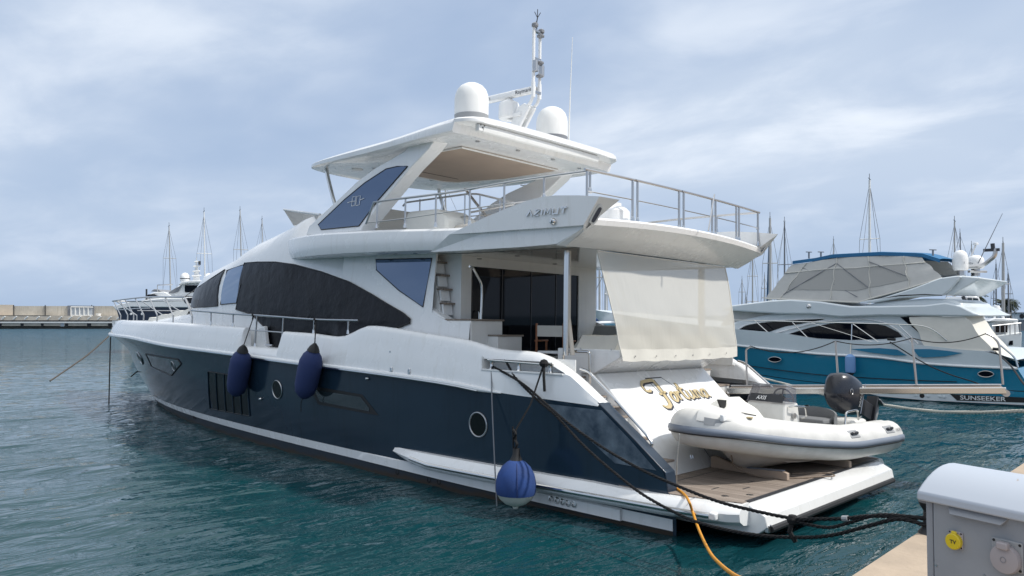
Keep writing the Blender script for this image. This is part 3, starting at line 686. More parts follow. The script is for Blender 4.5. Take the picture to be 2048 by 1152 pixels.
# sunroof panel under it, raised rim, lamps, speaker grilles, hatch
def zof(x): return HTU(x)+.022
tp = [(6.55, 1.5), (8.3, 1.55), (9.55, 1.2), (9.75, .9), (9.75, -.9), (9.55, -1.2), (8.3, -1.55), (6.55, -1.5)]
build('sunroof_panel', MB().prism([(x, y, 6.295+.012*(x-6.5)) for x, y in tp], (0, 0, .06)), 'panel_tan', ht)
build('sunroof_rim', MB().tube([(x, y, 6.297+.012*(x-6.5)) for x, y in tp], .02, 6, closed=True), 'gelcoat_flat', ht)
build('sunroof_seam', MB().tube([(9.2, .9, 6.325), (9.2, -.9, 6.325)], .008, 5), 'rubber', ht)
for x, y in ((6.0, 1.6), (5.95, .5), (5.95, -.6), (6.1, -1.7), (7.2, -1.95), (8.2, -1.9), (9.9, 1.1), (10.2, .2), (9.95, -.7)): build('ceiling_lamp', MB().lathe([(.045, .01), (.045, -.012), (.03, -.014)], (x, y, zof(x)-.006), n=12), 'steel', ht)
for x, y in ((10.35, 1.25), (9.3, -1.55)): build('speaker_grille', MB().lathe([(.13, .01), (.13, -.012), (.11, -.016), (0.0, -.016)], (x, y, zof(x)-.004), n=20), 'gelcoat_flat', ht)
# rolled awning cassette along the stern edge
a0, a1 = PX(963, 257, 5.5), PX(1193, 318, 5.52)
ax_ = a1-a0; ax_ /= np.linalg.norm(ax_); ck_ = [(.0, .07), (.05, .055), (.065, 0), (.05, -.06), (0, -.075), (-.05, -.05), (-.05, .05)]
aw = build('awning_cassette', MB().loft([[q+np.array([-dx, 0, dz]) for dx, dz in ck_] for q in (a0, a1)]), 'gelcoat_flat', ht, sharp=25)
build('cassette_end', MB().box(a0-ax_*.06, (.1, .11, .13)), 'gelcoat_flat', aw, bevel=.012)
for k in range(3): build('screw', MB().lathe([(.014, 0), (.012, .006)], a0+np.array([-.055, .075-.05*k, .045-.04*(k % 2)]), ax=[(0, 1, 0), (0, 0, 1), (-1, 0, 0)], n=8), 'rubber', aw)
# curved front struts
for s in (1, -1):
    q = [PY(px, py, 1.75) for px, py in [(652, 322), (654, 345), (660, 372), (668, 402), (676, 425)]]
    build('front_strut', MB().tube([(x, s*y, z) for x, y, z in spline(q, 5)], .045, 10), 'chrome', ht)
# side arches with a tinted pane
AO = [(618, 452), (640, 432), (675, 400), (715, 362), (750, 336), (782, 318), (809, 302), (820, 290), (872, 276), (858, 297), (838, 318), (820, 336), (775, 391), (726, 452), (722, 462), (640, 470), (612, 470)]
AG = [(637, 449.5), (689, 400), (730, 366), (773, 338), (795, 333), (816, 332.5), (758, 399), (718.5, 452), (643, 459.4)]
AY = 2.26
def arch_y(z): return AY-.10*(z-4.7)/1.6
for s in (1, -1):
    op_ = []
    for px, py in AO: p = PY(px, py, AY); p = PY(px, py, arch_y(p[2])); op_.append(p)
    o3 = [(x, y*s, z) for x, y, z in op_]; i3 = [(x-.02, (y-.34)*s, z) for x, y, z in op_]; n = len(o3)
    mb = MB().add(o3+i3, [tuple(range(n)), tuple(range(2*n-1, n-1, -1))]+[(i, i+n, (i+1) % n+n, (i+1) % n) for i in range(n)])
    ar = build('hardtop_arch', mb, 'gelcoat', Y_, sharp=30, bevel=.02)
    gp = []
    for px, py in AG: p = PY(px, py, AY); p = PY(px, py, arch_y(p[2])); gp.append((p[0], (p[1]+.004)*s, p[2]))
    pane = build('arch_window', MB().prism(gp, (0, .008*s, 0)), 'blue_glass', ar)
    build('window_rubber', MB().tube([(x, y+.006*s, z) for x, y, z in gp], .012, 6, closed=True), 'rubber', ar)
    if s == 1:
        o0, o1 = PY(703, 412, arch_y(5.2)+.014), PY(718, 410, arch_y(5.2)+.014); e = o1-o0; wd = np.linalg.norm(e); e /= wd; k = np.array([0, 0, 1.])-e*e[2]; k /= np.linalg.norm(k)
        h = wd*1.0; d8 = [[(0, 0), (.62, 0), (.78, 1), (.16, 1), (0, 0)], [(.08, .5), (.70, .5)]]; d0 = [[(.8, 0), (1.45, 0), (1.61, 1), (.96, 1), (.8, 0)]]; ln = [[(-.75, .42), (.02, .5)], [(1.55, .55), (2.3, .66)]]
        build('number_mark', stroke([[(a*h*.72, b*h*.72) for a, b in q] for q in d8+d0+ln], o0, e, k, .011, .004), 'gelcoat', pane)
# low venturi windscreen at the front of the flybridge
gl = MB(); tr = MB()
B0, T0, T1, B1 = PY(588, 451, 1.25), PY(568, 419, 1.25), PY(640, 429, 1.6), PY(624, 449, 1.6)
base = [B1, (B1*.5+B0*.5), B0, B0+np.array([.35, -.55, 0]), B0+np.array([.45, -1.25, 0])]; base = base+[np.array([p[0], -p[1], p[2]]) for p in reversed(base[:-1])]
top = [T1, (T1*.5+T0*.5), T0, T0+np.array([.35, -.55, 0]), T0+np.array([.45, -1.25, 0])]; top = top+[np.array([p[0], -p[1], p[2]]) for p in reversed(top[:-1])]
ws = build('venturi_screen', gl.grid([base, top]), 'window_mesh', Y_, fix=False, smooth=False)
build('screen_trim', tr.tube(top, .03, 6), 'gelcoat', ws)
for k in (1, 2, 4, 6, 7): build('screen_seam', MB().tube([base[k], top[k]], .012, 5), 'canvas_grey', ws)
# helm coaming and covered seats on the flybridge
build('helm_console', MB().prism([(10.6, 1.0, 4.6), (10.6, 1.0, 5.5), (10.2, 1.0, 5.55), (9.8, 1.0, 4.6)], (0, -1.6, 0)), 'cloth_white', Y_, bevel=.05)
build('seat_cover', MB().prism([(7.9, 1.7, 4.35), (8.05, 1.7, 4.95), (7.95, 1.7, 5.12), (7.1, 1.7, 5.10), (6.75, 1.7, 4.9), (6.7, 1.7, 4.35)], (0, -.9, 0)), 'cloth_white', Y_, bevel=.06)
build('flybridge_bench', MB().box((6.4, .7, 4.55), (.7, 1.6, .42)), 'beige', Y_, bevel=.05)
ch = build('helm_seat', MB().prism([(5.75, .55, 4.4), (5.85, .55, 4.85), (5.72, .55, 5.05), (5.6, .55, 5.02), (5.62, .55, 4.4)], (0, -.55, 0)), 'canvas_grey', Y_, bevel=.05)
rl_ = build('life_raft', MB().lathe([(.0, 0), (.26, 0), (.3, .05), (.3, .22), (.22, .3), (.16, .32), (.16, .36), (0, .37)], (2.75, 1.7, 4.42), n=18), 'gelcoat', Y_)

# ------------------------------------------------------------------ flybridge rails
def post(x, y, z0, z1, parent, r=.018, lean=(0, 0)):
    p = build('post', MB().tube([(x, y, z0), (x+lean[0], y+lean[1], z1)], r, 8), 'steel', parent)
    build('post_foot', MB().lathe([(.035, 0), (.03, .05), (.02, .09)], (x, y, z0-.005), n=10), 'chrome', p); return p
for s in (1, -1):
    pr = [PY(px, py, 2.78) for px, py in [(732, 448), (748, 405), (770, 401), (900, 385), (1008, 366), (1088, 354), (1183, 341)]]
    rp_ = round_path([pr[0], pr[1]], .05)+spline(pr[2:], 6); rp_ = [(x, s*y, z) for x, y, z in rp_]
    rail = build('side_rail', MB().tube(rp_, .022, 10), 'steel', Y_)
    mid = [PY(px, py, 2.78) for px, py in [(733, 446), (810, 437), (870, 428), (938, 418), (1000, 409), (1060, 402)]]
    build('mid_rail', MB().tube([(x, s*y, z) for x, y, z in mid], .011, 6), 'steel', rail)
    for px, py in [(754, 456), (810, 455), (871, 454), (939, 450), (1008, 430), (1088, 397), (1180, 386)]:
        q = PY(px, py, 2.78); zt = float(np.interp(-q[0], [-p[0] for p in pr[1:]], [p[2] for p in pr[1:]])); post(q[0], s*q[1], q[2], zt, rail)
# stern rail: five gated panels following the deck edge
def sx(y): return 2.21+.014*y*y
ends = [PX(px, py, 2.1) for px, py in [(1199, 349), (1282, 363), (1291, 366), (1370, 381), (1379, 384), (1436, 400), (1443, 402), (1487, 415), (1493, 417), (1531, 430)]]
yy = [e[1] for e in ends]
for k in range(5):
    ya, yb = yy[2*k], yy[2*k+1]; zt = 5.10
    if k == 4: yb = -2.66
    pt = [(sx(lerp(ya, yb, j/6)), lerp(ya, yb, j/6), zt) for j in range(7)]
    ext = .06; pt[0] = (pt[0][0], pt[0][1]+ext, zt); pt[-1] = (pt[-1][0], pt[-1][1]-ext, zt)
    rail = build('stern_rail', MB().tube(pt, .022, 10), 'steel', Y_)
    build('mid_rail', MB().tube([(sx(lerp(ya, yb, j/6)), lerp(ya, yb, j/6), 4.78) for j in range(7)], .011, 6), 'steel', rail)
    for y in (ya, yb): post(sx(y), y, 4.43, zt, rail, .02)
q0, q1 = PX(1417, 461, 1.9), PX(1429, 389, 2.0)
build('flag_socket', MB().tube([q0, q1], .014, 6), 'steel', Y_)
# inner stair rail on the flybridge
st = [PY(px, py, 1.2) for px, py in [(806, 412), (812, 405), (935, 388), (955, 388), (1022, 404), (1030, 408), (1010, 412), (940, 425)]]
ir = build('stairwell_rail', MB().tube(round_path(st, .08), .02, 8), 'steel', Y_)
build('mid_rail', MB().tube(round_path([PY(px, py, 1.2) for px, py in [(806, 440), (812, 445), (935, 433), (1000, 428)]], .05), .012, 6), 'steel', ir)
for px, py, tpx in [(840, 398, 455), (930, 388, 455), (960, 390, 455), (1000, 400, 440), (885, 394, 455)]:
    a = PY(px, py, 1.2); b = PY(px, tpx, 1.2); build('post', MB().tube([a, (a[0], a[1], max(4.42, b[2]))], .016, 6), 'steel', ir)
build('flybridge_ladder', MB().tube([PY(930, 378, .6), PY(972, 432, .6)], .03, 8), 'steel', ir)

# ------------------------------------------------------------------ aerials on the hardtop
for s, h in ((1, 0), (-1, -.06)):
    c = (6.72, 1.08, 6.88) if s == 1 else (6.42, -1.12, 6.80)
    dm = build('satellite_dome', MB().lathe([(.345, .16), (.35, .22), (.35, .5), (.335, .6), (.295, .70), (.23, .775), (.14, .825), (.05, .845), (0, .848)], c, n=36), 'gelcoat_flat', Y_)
    build('dome_collar', MB().lathe([(.24, 0), (.30, .01), (.338, .05), (.353, .165), (.345, .17)], c, n=36), 'grey_plastic' if s < 0 else 'inflatable_grey', dm)
    build('dome_foot', MB().lathe([(.22, -.32), (.17, -.2), (.17, .02)], c, n=20), 'gelcoat', dm)
mast = build('radar_mast', MB().prism([(6.75, .12, 6.6), (6.52, .12, 6.6), (6.0, .12, 7.32), (6.14, .12, 7.42), (6.35, .12, 7.36)], (0, -.07, 0)).prism([(6.75, -.05, 6.6), (6.52, -.05, 6.6), (6.0, -.05, 7.32), (6.14, -.05, 7.42), (6.35, -.05, 7.36)], (0, -.07, 0)).box((6.3, 0, 7.22), (.22, .16, .2)), 'gelcoat', Y_, bevel=.012)
for k, (y, dx) in enumerate(((.11, 0), (-.11, .02))):
    zt = 9.02 if k == 0 else 8.95
    lg = [(6.16+dx, y*.7, 7.30), (5.96+dx, y, 7.40), (5.90+dx, y, 7.55), (5.90+dx, y, 8.05), (5.90+dx, y, zt)]
    leg = build('mast_tube', MB().tube(round_path(lg, .12), .034, 8), 'gelcoat', mast)
    build('mast_sleeve', MB().tube([(5.9+dx, y, 7.5), (5.9+dx, y, 7.82)], .045, 8), 'gelcoat', leg)
    build('nav_light', MB().lathe([(.04, 0), (.062, .01), (.062, .23), (.04, .24)], (5.9+dx-.05, y, 8.02-.05*k), n=10), 'steel', leg)
    build('nav_light', MB().lathe([(.05, 0), (.07, .02), (.07, .07), (.03, .1)], (5.9+dx-.03, y, zt-.06), n=10), 'grey_plastic', leg)
for c_, d_ in (((5.9, 0, 7.62), (.05, .22, .05)), ((5.9, 0, 8.28), (.06, .2, .12)), ((5.9, 0, 8.9), (.08, .2, .04))): build('mast_bracket', MB().box(c_, d_), 'steel', mast)
for c_ in ((5.84, -.03, 8.2), (5.86, -.06, 8.78), (5.84, -.02, 7.92)): build('mast_lamp', MB().lathe([(.03, 0), (.08, .02), (.08, .05), (.03, .08)], c_, n=12), 'grey_plastic', mast)
va = [(5.9, .02, 8.95), (5.9, .02, 9.12), (5.9, .0, 9.2)]
build('wind_vane', MB().tube(va, .012, 6).tube([(5.9, .02, 9.12), (5.92, .07, 9.06), (5.9, .03, 8.98)], .01, 5).tube([va[-1], (5.9, .0, 9.38)], .009, 5).tube([va[-1], (5.93, .06, 9.32)], .008, 5).tube([va[-1], (5.87, -.06, 9.32)], .008, 5), 'dark_plastic', mast)
rb = build('radar_pedestal', MB().lathe([(.0, 0), (.2, .0), (.22, .03), (.215, .28), (.19, .36), (.1, .4), (.07, .44)], (6.62, .06, 7.16), n=20, sq=1.1).box((6.42, .06, 7.2), (.4, .2, .08)), 'gelcoat', mast, bevel=.01)
e0, e1 = PY(968, 203, .08), PY(1057, 176, .08)
dv = np.array([-.60, .0, .0])
mid_ = np.array((6.62, .06, 7.68)); e0, e1 = mid_+np.array([.66, .10, -.02]), mid_+np.array([-.66, -.10, .03]); dr = (e1-e0)/np.linalg.norm(e1-e0); nr_ = np.cross(dr, (0, 0, 1)); nr_ /= np.linalg.norm(nr_); nr_ *= 1 if nr_[1] > 0 else -1; upv = np.cross(dr, nr_); upv *= 1 if upv[2] > 0 else -1
bar = MB().loft([[q+nr_*.075*s_*math.copysign(abs(math.cos(a))**.6, math.cos(a))+upv*.075*s_*math.copysign(abs(math.sin(a))**.6, math.sin(a)) for a in np.linspace(0, 2*math.pi, 16, endpoint=False)] for q, s_ in ((e0, .85), (e0+dr*.04, 1), (e1-dr*.04, 1), (e1, .85))])
ba = build('radar_array', bar, 'gelcoat', mast)
sgn = 1 if (np.array([-4.85, 12.3, 2.75])-e0)@nr_ > 0 else -1
exr = dr if np.cross(dr, upv)@(nr_*sgn) > 0 else -dr
build('lettering', text_mb('Raymarine', (mid_+exr*.16 if exr@dr > 0 else mid_+exr*.16)+nr_*sgn*.078-upv*.035+exr*.04, exr, upv, .115), 'ink', ba, fix=False)
build('lettering', text_mb('HD', mid_-exr*.56+nr_*sgn*.078-upv*.03, exr, upv, .075), 'ink', ba, fix=False)
wa = PY(1137, 272, -1.5); wt = PY(1145, 74, -1.5)
whip = build('whip_aerial', MB().tube([wa+np.array([0, 0, -.25]), wa+(wt-wa)*.5, wt], [.02, .012, .006], 6), 'gelcoat_flat', Y_)

# ------------------------------------------------------------------ cockpit
XB = 6.05
bk = MB().prism([(XB, 2.3, 1.5), (XB, 2.3, 4.02), (XB, 1.63, 4.02), (XB, 1.63, 1.5)], (.1, 0, 0)).prism([(XB, -2.3, 1.5), (XB, -2.3, 4.02), (XB, -1.63, 4.02), (XB, -1.63, 1.5)], (.1, 0, 0)).prism([(XB, 1.63, 3.93), (XB, 1.63, 4.02), (XB, -1.63, 4.02), (XB, -1.63, 3.93)], (.1, 0, 0))
bk = MB().prism([(XB, 1.93, 1.5), (XB, 1.93, 4.14), (XB, 1.66, 4.14), (XB, 1.66, 1.5)], (.1, 0, 0)).prism([(XB, -2.3, 1.5), (XB, -2.3, 4.14), (XB, -1.66, 4.14), (XB, -1.66, 1.5)], (.1, 0, 0)).prism([(XB, 1.66, 3.9), (XB, 1.66, 4.14), (XB, -1.66, 4.14), (XB, -1.66, 3.9)], (.1, 0, 0))
blk = build('saloon_bulkhead', bk, 'gelcoat_flat', Y_)
dr_ = build('saloon_door', MB().prism([(XB+.03, 1.66, 1.55), (XB+.03, 1.66, 3.9), (XB+.03, -1.66, 3.9), (XB+.03, -1.66, 1.55)], (.03, 0, 0)), 'black_glass', Y_)
for y in (1.62, .78, -.1, -.9): build('door_seam', MB().box((XB+.025, y, 2.72), (.012, .02, 2.34)), 'dark_plastic', dr_)
build('door_handle', MB().tube(round_path([(XB, 1.5, 3.05), (XB-.06, 1.5, 3.02), (XB-.06, 1.5, 2.72), (XB, 1.5, 2.69)], .04), .014, 8), 'chrome', dr_)
build('cockpit_floor', MB().grid([[(2.5, -2.4, 1.5), (2.5, 2.4, 1.5)], [(6.2, -2.4, 1.5), (6.2, 2.4, 1.5)]]), 'teak', Y_)
# inner faces of the side decks
# curved grab rail by the stairs
gr = [PX(px, py, 5.5) for px, py in [(939, 533), (945, 534), (963, 567), (963.5, 590), (961, 655), (957, 657)]]
build('grab_rail', MB().tube(round_path(gr, .06), .022, 8), 'chrome', Y_)
# stairs to the flybridge: risers with teak treads, leaning forward
build('stair_wall', MB().prism([(XB+.1, 1.93, 1.5), (XB+.1, 1.93, 4.14), (7.2, 1.93, 4.14), (7.2, 1.93, 1.5)], (0, -.03, 0)), 'gelcoat_flat', Y_)
stp = build('stair_back', MB().prism([(6.34, 2.19, 2.0), (6.34, 2.19, 3.1), (6.66, 2.19, 4.05), (6.9, 2.19, 4.05), (6.9, 2.19, 2.0)], (0, -.27, 0)), 'gelcoat_flat', Y_)
for zt, xf in ((3.98, 6.56), (3.73, 6.48), (3.46, 6.40), (3.19, 6.32)):
    tr_ = build('stair_tread', MB().prism([(xf-.12, 2.185, zt), (xf-.12, 1.93, zt), (xf+.2, 1.93, zt), (xf+.2, 2.185, zt)], (0, 0, -.035)), 'teak', Y_, bevel=.008)
    build('stair_riser', MB().prism([(xf-.05, 2.18, zt-.036), (xf-.05, 1.96, zt-.036), (xf-.09, 1.96, zt-.235), (xf-.09, 2.18, zt-.235)], (.05, 0, 0)), 'gelcoat', tr_)
for (x0, x1, y0, y1, z) in ((5.35, 6.2, 1.52, 2.34, 2.88), (5.1, 6.0, 1.25, 1.9, 2.60), (4.95, 6.0, .95, 1.65, 2.30), (4.9, 6, .9, 1.4, 1.9)):
    b_ = build('entry_step', MB().box(((x0+x1)/2, (y0+y1)/2, (z-.03+1.5)/2), (x1-x0, y1-y0, z-.03-1.5)), 'gelcoat_flat', Y_, bevel=.01)
    build('step_tread', MB().box(((x0+x1)/2-.01, (y0+y1)/2-.01, z-.0145), (x1-x0+.03, y1-y0+.03, .03)), 'teak_cross', b_, bevel=.006)
build('stair_coaming', MB().prism([(6.5, 2.34, 2.1), (6.5, 2.34, 3.1), (5.95, 2.34, 2.84), (5.36, 2.34, 2.83), (5.36, 2.34, 2.1)], (0, -.24, 0)), 'gelcoat', Y_, bevel=.03)
# starboard: inner side of the bulwark and side lounge seen across the cockpit
# posts under the flybridge
for s in (1, -1):
    pl_ = build('deck_pillar', MB().tube([(3.28, 2.2*s, 2.3), (3.28, 2.2*s, 4.0)], .048, 14), 'chrome', Y_)
    build('pillar_fairing', MB().tube([(3.22, 2.1*s, 2.3), (3.30, 2.12*s, 2.9), (3.30, 2.12*s, 4.0)], .05, 10, flat=.6), 'beige', pl_)
# sofa backs with fitted covers
def lump(x0, x1, y0, y1, z0, z1, nx=10, ny=18, s=.02, seed=1):
    rng = random.Random(seed); rows = []
    for i in range(nx+1):
        r = []
        for j in range(ny+1):
            u, v = i/nx, j/ny; ed = min(u, 1-u, )*nx; ev = min(v, 1-v)*ny; k = min(1, min(ed, ev)/1.0)
            r.append((lerp(x0, x1, u), lerp(y0, y1, v), lerp(z0, z1, k)+(rng.random()-.5)*s*(1 if k else .6)))
        rows.append(r)
    return MB().grid(rows)
tb = MB().prism([(3.8, 1.78, 1.5), (3.8, 1.78, 2.40), (2.52, 1.78, 2.40), (2.50, 1.78, 2.28), (3.02, 1.78, 2.0), (3.3, 1.78, 2.0), (3.3, 1.78, 1.5)], (0, -3.56, 0))
tbo = build('stern_sofa', tb, 'gelcoat', Y_, bevel=.015)
build('sofa_cover', lump(2.56, 3.55, -1.74, 1.74, 2.37, 2.62, s=.025), 'canvas', tbo)
for k in range(7): build('snap', MB().lathe([(.016, 0), (.014, .008)], (3.3-.62*(k if k < 2 else 0)-(0 if k < 2 else .77), 1.782 if k < 2 else 1.2-.5*(k-2), 2.405 if k < 2 else 2.408), ax=[(1, 0, 0), (0, 0, 1), (0, 1, 0)] if k < 2 else None, n=8), 'steel', tbo)
build('side_lounge_cover', lump(3.6, 5.6, -2.2, -1.35, 2.25, 2.78, s=.03, seed=4), 'canvas_grey', Y_)
build('side_lounge', MB().box((4.6, -1.75, 1.9), (2.0, .85, .8)), 'gelcoat_flat', Y_, bevel=.04)
build('cockpit_table', MB().prism([(3.7, 1.5, 2.28), (4.5, 1.5, 2.28), (4.5, -.9, 2.28), (3.7, -.9, 2.28)], (0, 0, .05)).box((4.1, .3, 1.9), (.3, .4, .8)), 'gelcoat', Y_, bevel=.015)
build('gate_hoop', MB().tube(round_path([(3.45, 2.05, 1.6), (3.45, 2.05, 2.36), (3.05, 1.86, 2.36), (3.05, 1.86, 1.6)], .07), .022, 10), 'chrome', Y_)
# transom: sloped face with a garage door, and stairs at each side
tp_ = [(1.66, .5), (1.95, .88), (2.40, 1.42), (3.0, 2.0), (3.6, 2.0), (3.6, .5)]
trs = build('transom', MB().prism([(x, 1.72, z) for x, z in tp_], (0, -3.44, 0)), 'gelcoat', Y_, bevel=.02)
def tr_pt(y, s, off=.004):                                    # s = distance up the upper slope from the knuckle
    d = np.array([.6, 0, .58]); d /= np.linalg.norm(d); n_ = np.array([-.58, 0, .6]); n_ /= np.linalg.norm(n_)
    return np.array([2.40, y, 1.42])+d*s+n_*off
def tr_lo(y, s, off=.004):
    d = np.array([-.45, 0, -.54]); d /= np.linalg.norm(d); n_ = np.array([-.54, 0, .45]); n_ /= np.linalg.norm(n_)
    return np.array([2.40, y, 1.42])+d*s+n_*off
gd = [tr_pt(.9, .55), tr_pt(-.25, .6), tr_pt(-.55, .25)]
build('door_groove', MB().tube([tr_pt(.50, .66), tr_pt(.0, .66)], .010, 5), 'dark_plastic', trs)
build('door_groove', MB().tube([tr_pt(.0, .66), tr_pt(-.25, .33)], .004, 4).tube([tr_pt(.50, .66), tr_pt(.36, .02), tr_lo(.34, .25)], .004, 4).tube([tr_lo(.30, .75), tr_lo(.30, 1.12), tr_lo(-1.2, 1.12)], .006, 4), 'grey_plastic', trs)
build('lifting_eye', MB().tube([tr_lo(.86, .98, .01), tr_lo(.86, .93, .03), tr_lo(.80, .93, .03), tr_lo(.80, .98, .01)], .012, 6), 'chrome', trs)
for s in (1, -1):
    for k in range(5):
        b_ = build('stern_step', MB().box((1.75+.42*k, 2.08*s, .5+(.29*(k+1)-.03)/2), (.42, .66, .29*(k+1)-.03)), 'gelcoat_flat', Y_, bevel=.01)
        build('step_tread', MB().box((1.75+.42*k, 2.08*s, .5+.29*(k+1)-.015), (.44, .66, .028)), 'teak_cross', b_)
    # inside face of the quarter, its sloping edge and hand rail
    qp = [(1.03, .5), (1.06, .78), (1.53, 1.18), (2.12, 1.655)]
    q2 = [(2.12, 1.655), (2.66, 2.035), (3.1, 2.27), (4.6, 2.4), (4.6, 1.655)]
    lo = MB().prism([(x, hull_y(x, z)*s-.03*s, z) for x, z in qp]+[(4.6, (hull_y(4.6, 1.6)-.03)*s, 1.655), (4.6, (hull_y(4.6, .6)-.03)*s, .5)], (0, -.24*s, 0)); build('quarter', lo, 'navy_dull', Y_, bevel=.01)
    # paler mottled panel on the outer quarter, a shallow facet
    pn_ = [(1.18, .80), (1.60, 1.19), (2.05, 1.56), (3.05, 1.58), (2.3, 1.12), (1.85, .82)]
    g_ = MB().grid([[(x, y*s, z) for x, y, z in r] for r in strip(pn_, lambda x, z: hull_y(x, z), .006, 20, 5)]); build('pale_facet', g_, 'navy_mottled', Y_, fix=False)
    up = MB().prism([(x, (min(hull_y(x, 1.6), B_(x))-.04)*s, z) for x, z in [(2.12, 1.655), (2.58, 1.965), (2.58, 1.655)]], (0, -.20*s, 0)); build('quarter_top', up, 'gelcoat', Y_, bevel=.012)
    hr = [(2.70, 2.56*s, 2.12), (2.55, 2.56*s, 2.09), (2.1, 2.56*s, 1.74), (1.48, 2.56*s, 1.22), (1.40, 2.56*s, 1.12), (1.43, 2.56*s, 1.05)]
    build('quarter_rail', MB().tube(round_path(hr, .1), .022, 8), 'chrome', Y_)
# sunshade hung from the stern of the flybridge, laced to the sofa back
SN = 24; rows = []
for i in range(SN+1):
    v = i/SN; r = []
    for j in range(33):
        u = j/32; y0 = lerp(2.02, -2.22, u); y1 = lerp(1.86, -1.98, u); y = lerp(y0, y1, v)
        fold = .012*math.sin(u*23+v*5)*v*(1-v)*4+.016*math.sin((u+.55*v)*17)*(1-v)**.6*v+.010*math.sin((u-.7*v)*29)*v*v; x = lerp(2.80, 2.42, v)-.10*math.sin(math.pi*v)*(.3+.7*math.sin(math.pi*u))+fold; z = lerp(3.985, 2.285, v)-(.018*abs(math.sin(math.pi*u*6))+.02*math.sin(math.pi*u))*v**3
        r.append((x-(.0), y, z))
    rows.append(r)
shd = build('sunshade', MB().grid(rows), 'shade_mesh', Y_, fix=False)
hmz = MB()
hmz.tube([r[0] for r in rows], .012, 5).tube([r[-1] for r in rows], .012, 5).tube(rows[0], .012, 5)
build('hem', hmz, 'canvas', shd)
hb_ = MB().grid([[(x-.012, y, z) for x, y, z in rows[-3]], [(x-.012, y, z-.05) for x, y, z in rows[-1]]]); build('hem_band', hb_, 'canvas', shd, fix=False)
for k in range(6): q = rows[-1][3+5*k]; build('snap', MB().lathe([(.014, 0), (.012, .008)], (q[0]-.02, q[1], q[2]+.04), ax=[(0, 1, 0), (0, 0, 1), (-1, 0, 0)], n=8), 'steel', shd)

# ------------------------------------------------------------------ bathing platform
pw = 2.47
pf = [(1.7, .485), (0.0, .485), (-.24, .36), (-.27, .22), (-.12, .10), (1.2, .10)]
pl = MB().prism([(x, pw, z) for x, z in pf], (0, -2*pw, 0)); plat = build('bathing_platform', pl, 'gelcoat', Y_, bevel=.012)
build('platform_teak', MB().prism([(1.68, pw-.03, .487), (.03, pw-.03, .487), (.03, -pw+.03, .487), (1.68, -pw+.03, .487)], (0, 0, .014)), 'teak', plat)
build('platform_margin', MB().box((.035, 0, .503), (.07, 2*pw-.08, .004)).box((1.42, 0, .503), (.012, 2*pw-.1, .004)), 'dark_plastic', plat)
build('platform_fender', MB().tube([(-.275, pw-.08, .19), (-.275, -pw+.08, .19)], .045, 8), 'rubber', plat)
build('platform_lamp', MB().box((-.25, pw-.06, .2), (.06, .08, .1)), 'steel', plat, bevel=.01)
for x, y in ((.75, 1.95), (.62, 1.1), (.45, 1.6)): build('deck_slot', MB().box((x, y, .5025), (.02, .2, .003)), 'dark_plastic', plat)
for x, y in ((1.0, 2.32), (.4, 2.32), (.2, 2.0)): build('deck_eye', MB().lathe([(.05, 0), (.05, .006), (.03, .008)], (x, y, .5), n=14), 'steel', plat)
WY = smooth_tab([(-.02, 2.74), (.1, 2.84), (.4, 2.93), (2, 3.02), (4.5, 3.10), (6.0, 3.08), (6.75, 2.93)])
for s in (1, -1):
    secs = []
    for x in [-.02, .1, .4, 1, 1.6, 2.2, 3, 3.8, 4.6, 5.3, 5.8, 6.2, 6.5, 6.75]:
        yo = WY(x); yi = 2.46 if x < 1.1 else hull_y(x, .5)-.05; k = min(1, (6.9-x)/1.2)**.7; k2 = min(1, (x+.1)/.4)
        zt = .50 if x < 2.2 else .52; yi = min(yi, yo-.02); ch_ = min(.10, (yo-yi)*.6); zb_ = lerp(.45, .27, k)
        secs.append([(x, yi*s, zt), (x, (yo-ch_)*s, zt-.005), (x, (yo-.015)*s, lerp(.47, .42, k)), (x, yo*s, lerp(.46, .39, k)), (x, (yo-.02)*s, zb_+.02), (x, (yo-.12)*s, zb_-.04), (x, yi*s, zb_-.06)])
    wg_ = build('side_wing', MB().loft(secs), 'gelcoat', plat, sharp=28)
    tt_ = [(x, (WY(x)+.012)*s, .355) for x in [.28, .5, 1, 2, 3, 4, 5, 5.6, 6.0]]; tt_[-1] = (6.1, (WY(6.1)-.01)*s, .40)
    build('toe_tube', MB().tube(tt_, .035, 10), 'chrome', wg_)
    build('tube_end', MB().box((.25, (WY(.28)+.012)*s, .355), (.1, .09, .1)), 'gelcoat', wg_, bevel=.02)
    build('wing_teak', MB().prism([(1.7, 2.455*s, .502), (0.02, 2.455*s, .502), (.02, 2.58*s, .502), (.7, 2.72*s, .502), (1.5, 2.80*s, .502), (2.25, 2.82*s, .516), (2.2, 2.7*s, .516), (1.0, 2.62*s, .504)], (0, 0, .008)), 'teak', wg_)
    for x in (.62, 3.4): build('wing_joint', MB().tube([(x, 2.6*s if x < 1 else 2.86*s, .5075 if x < 1 else .523), (x, (WY(x)-.1)*s, .505), (x, (WY(x)-.005)*s, .435)], .004, 4), 'grey_plastic', wg_)
# exhaust outlets and skin fittings
for px, py in [(1103, 997), (1115, 1000), (1126, 1003), (1137, 1006), (1149, 1008)]:
    q = HIT(px, py, lambda x, z: hull_y(x, z)+.055); build('drain', MB().lathe([(.02, -.01), (.045, .0), (.05, .02), (.03, .022), (.02, 0)], q, ax=[(1, 0, 0), (0, 0, 1), (0, 1, 0)], n=12), 'chrome', Y_)
for px, py in [(795, 943), (858, 959), (878, 963), (388, 833), (391, 834)]:
    q = HIT(px, py, hull_y); build('skin_fitting', MB().lathe([(.05, -.01), (.06, .006), (.04, .012), (.03, -.02)], q, ax=[(1, 0, 0), (0, 0, 1), (0, 1, 0)], n=12), 'rubber', Y_)
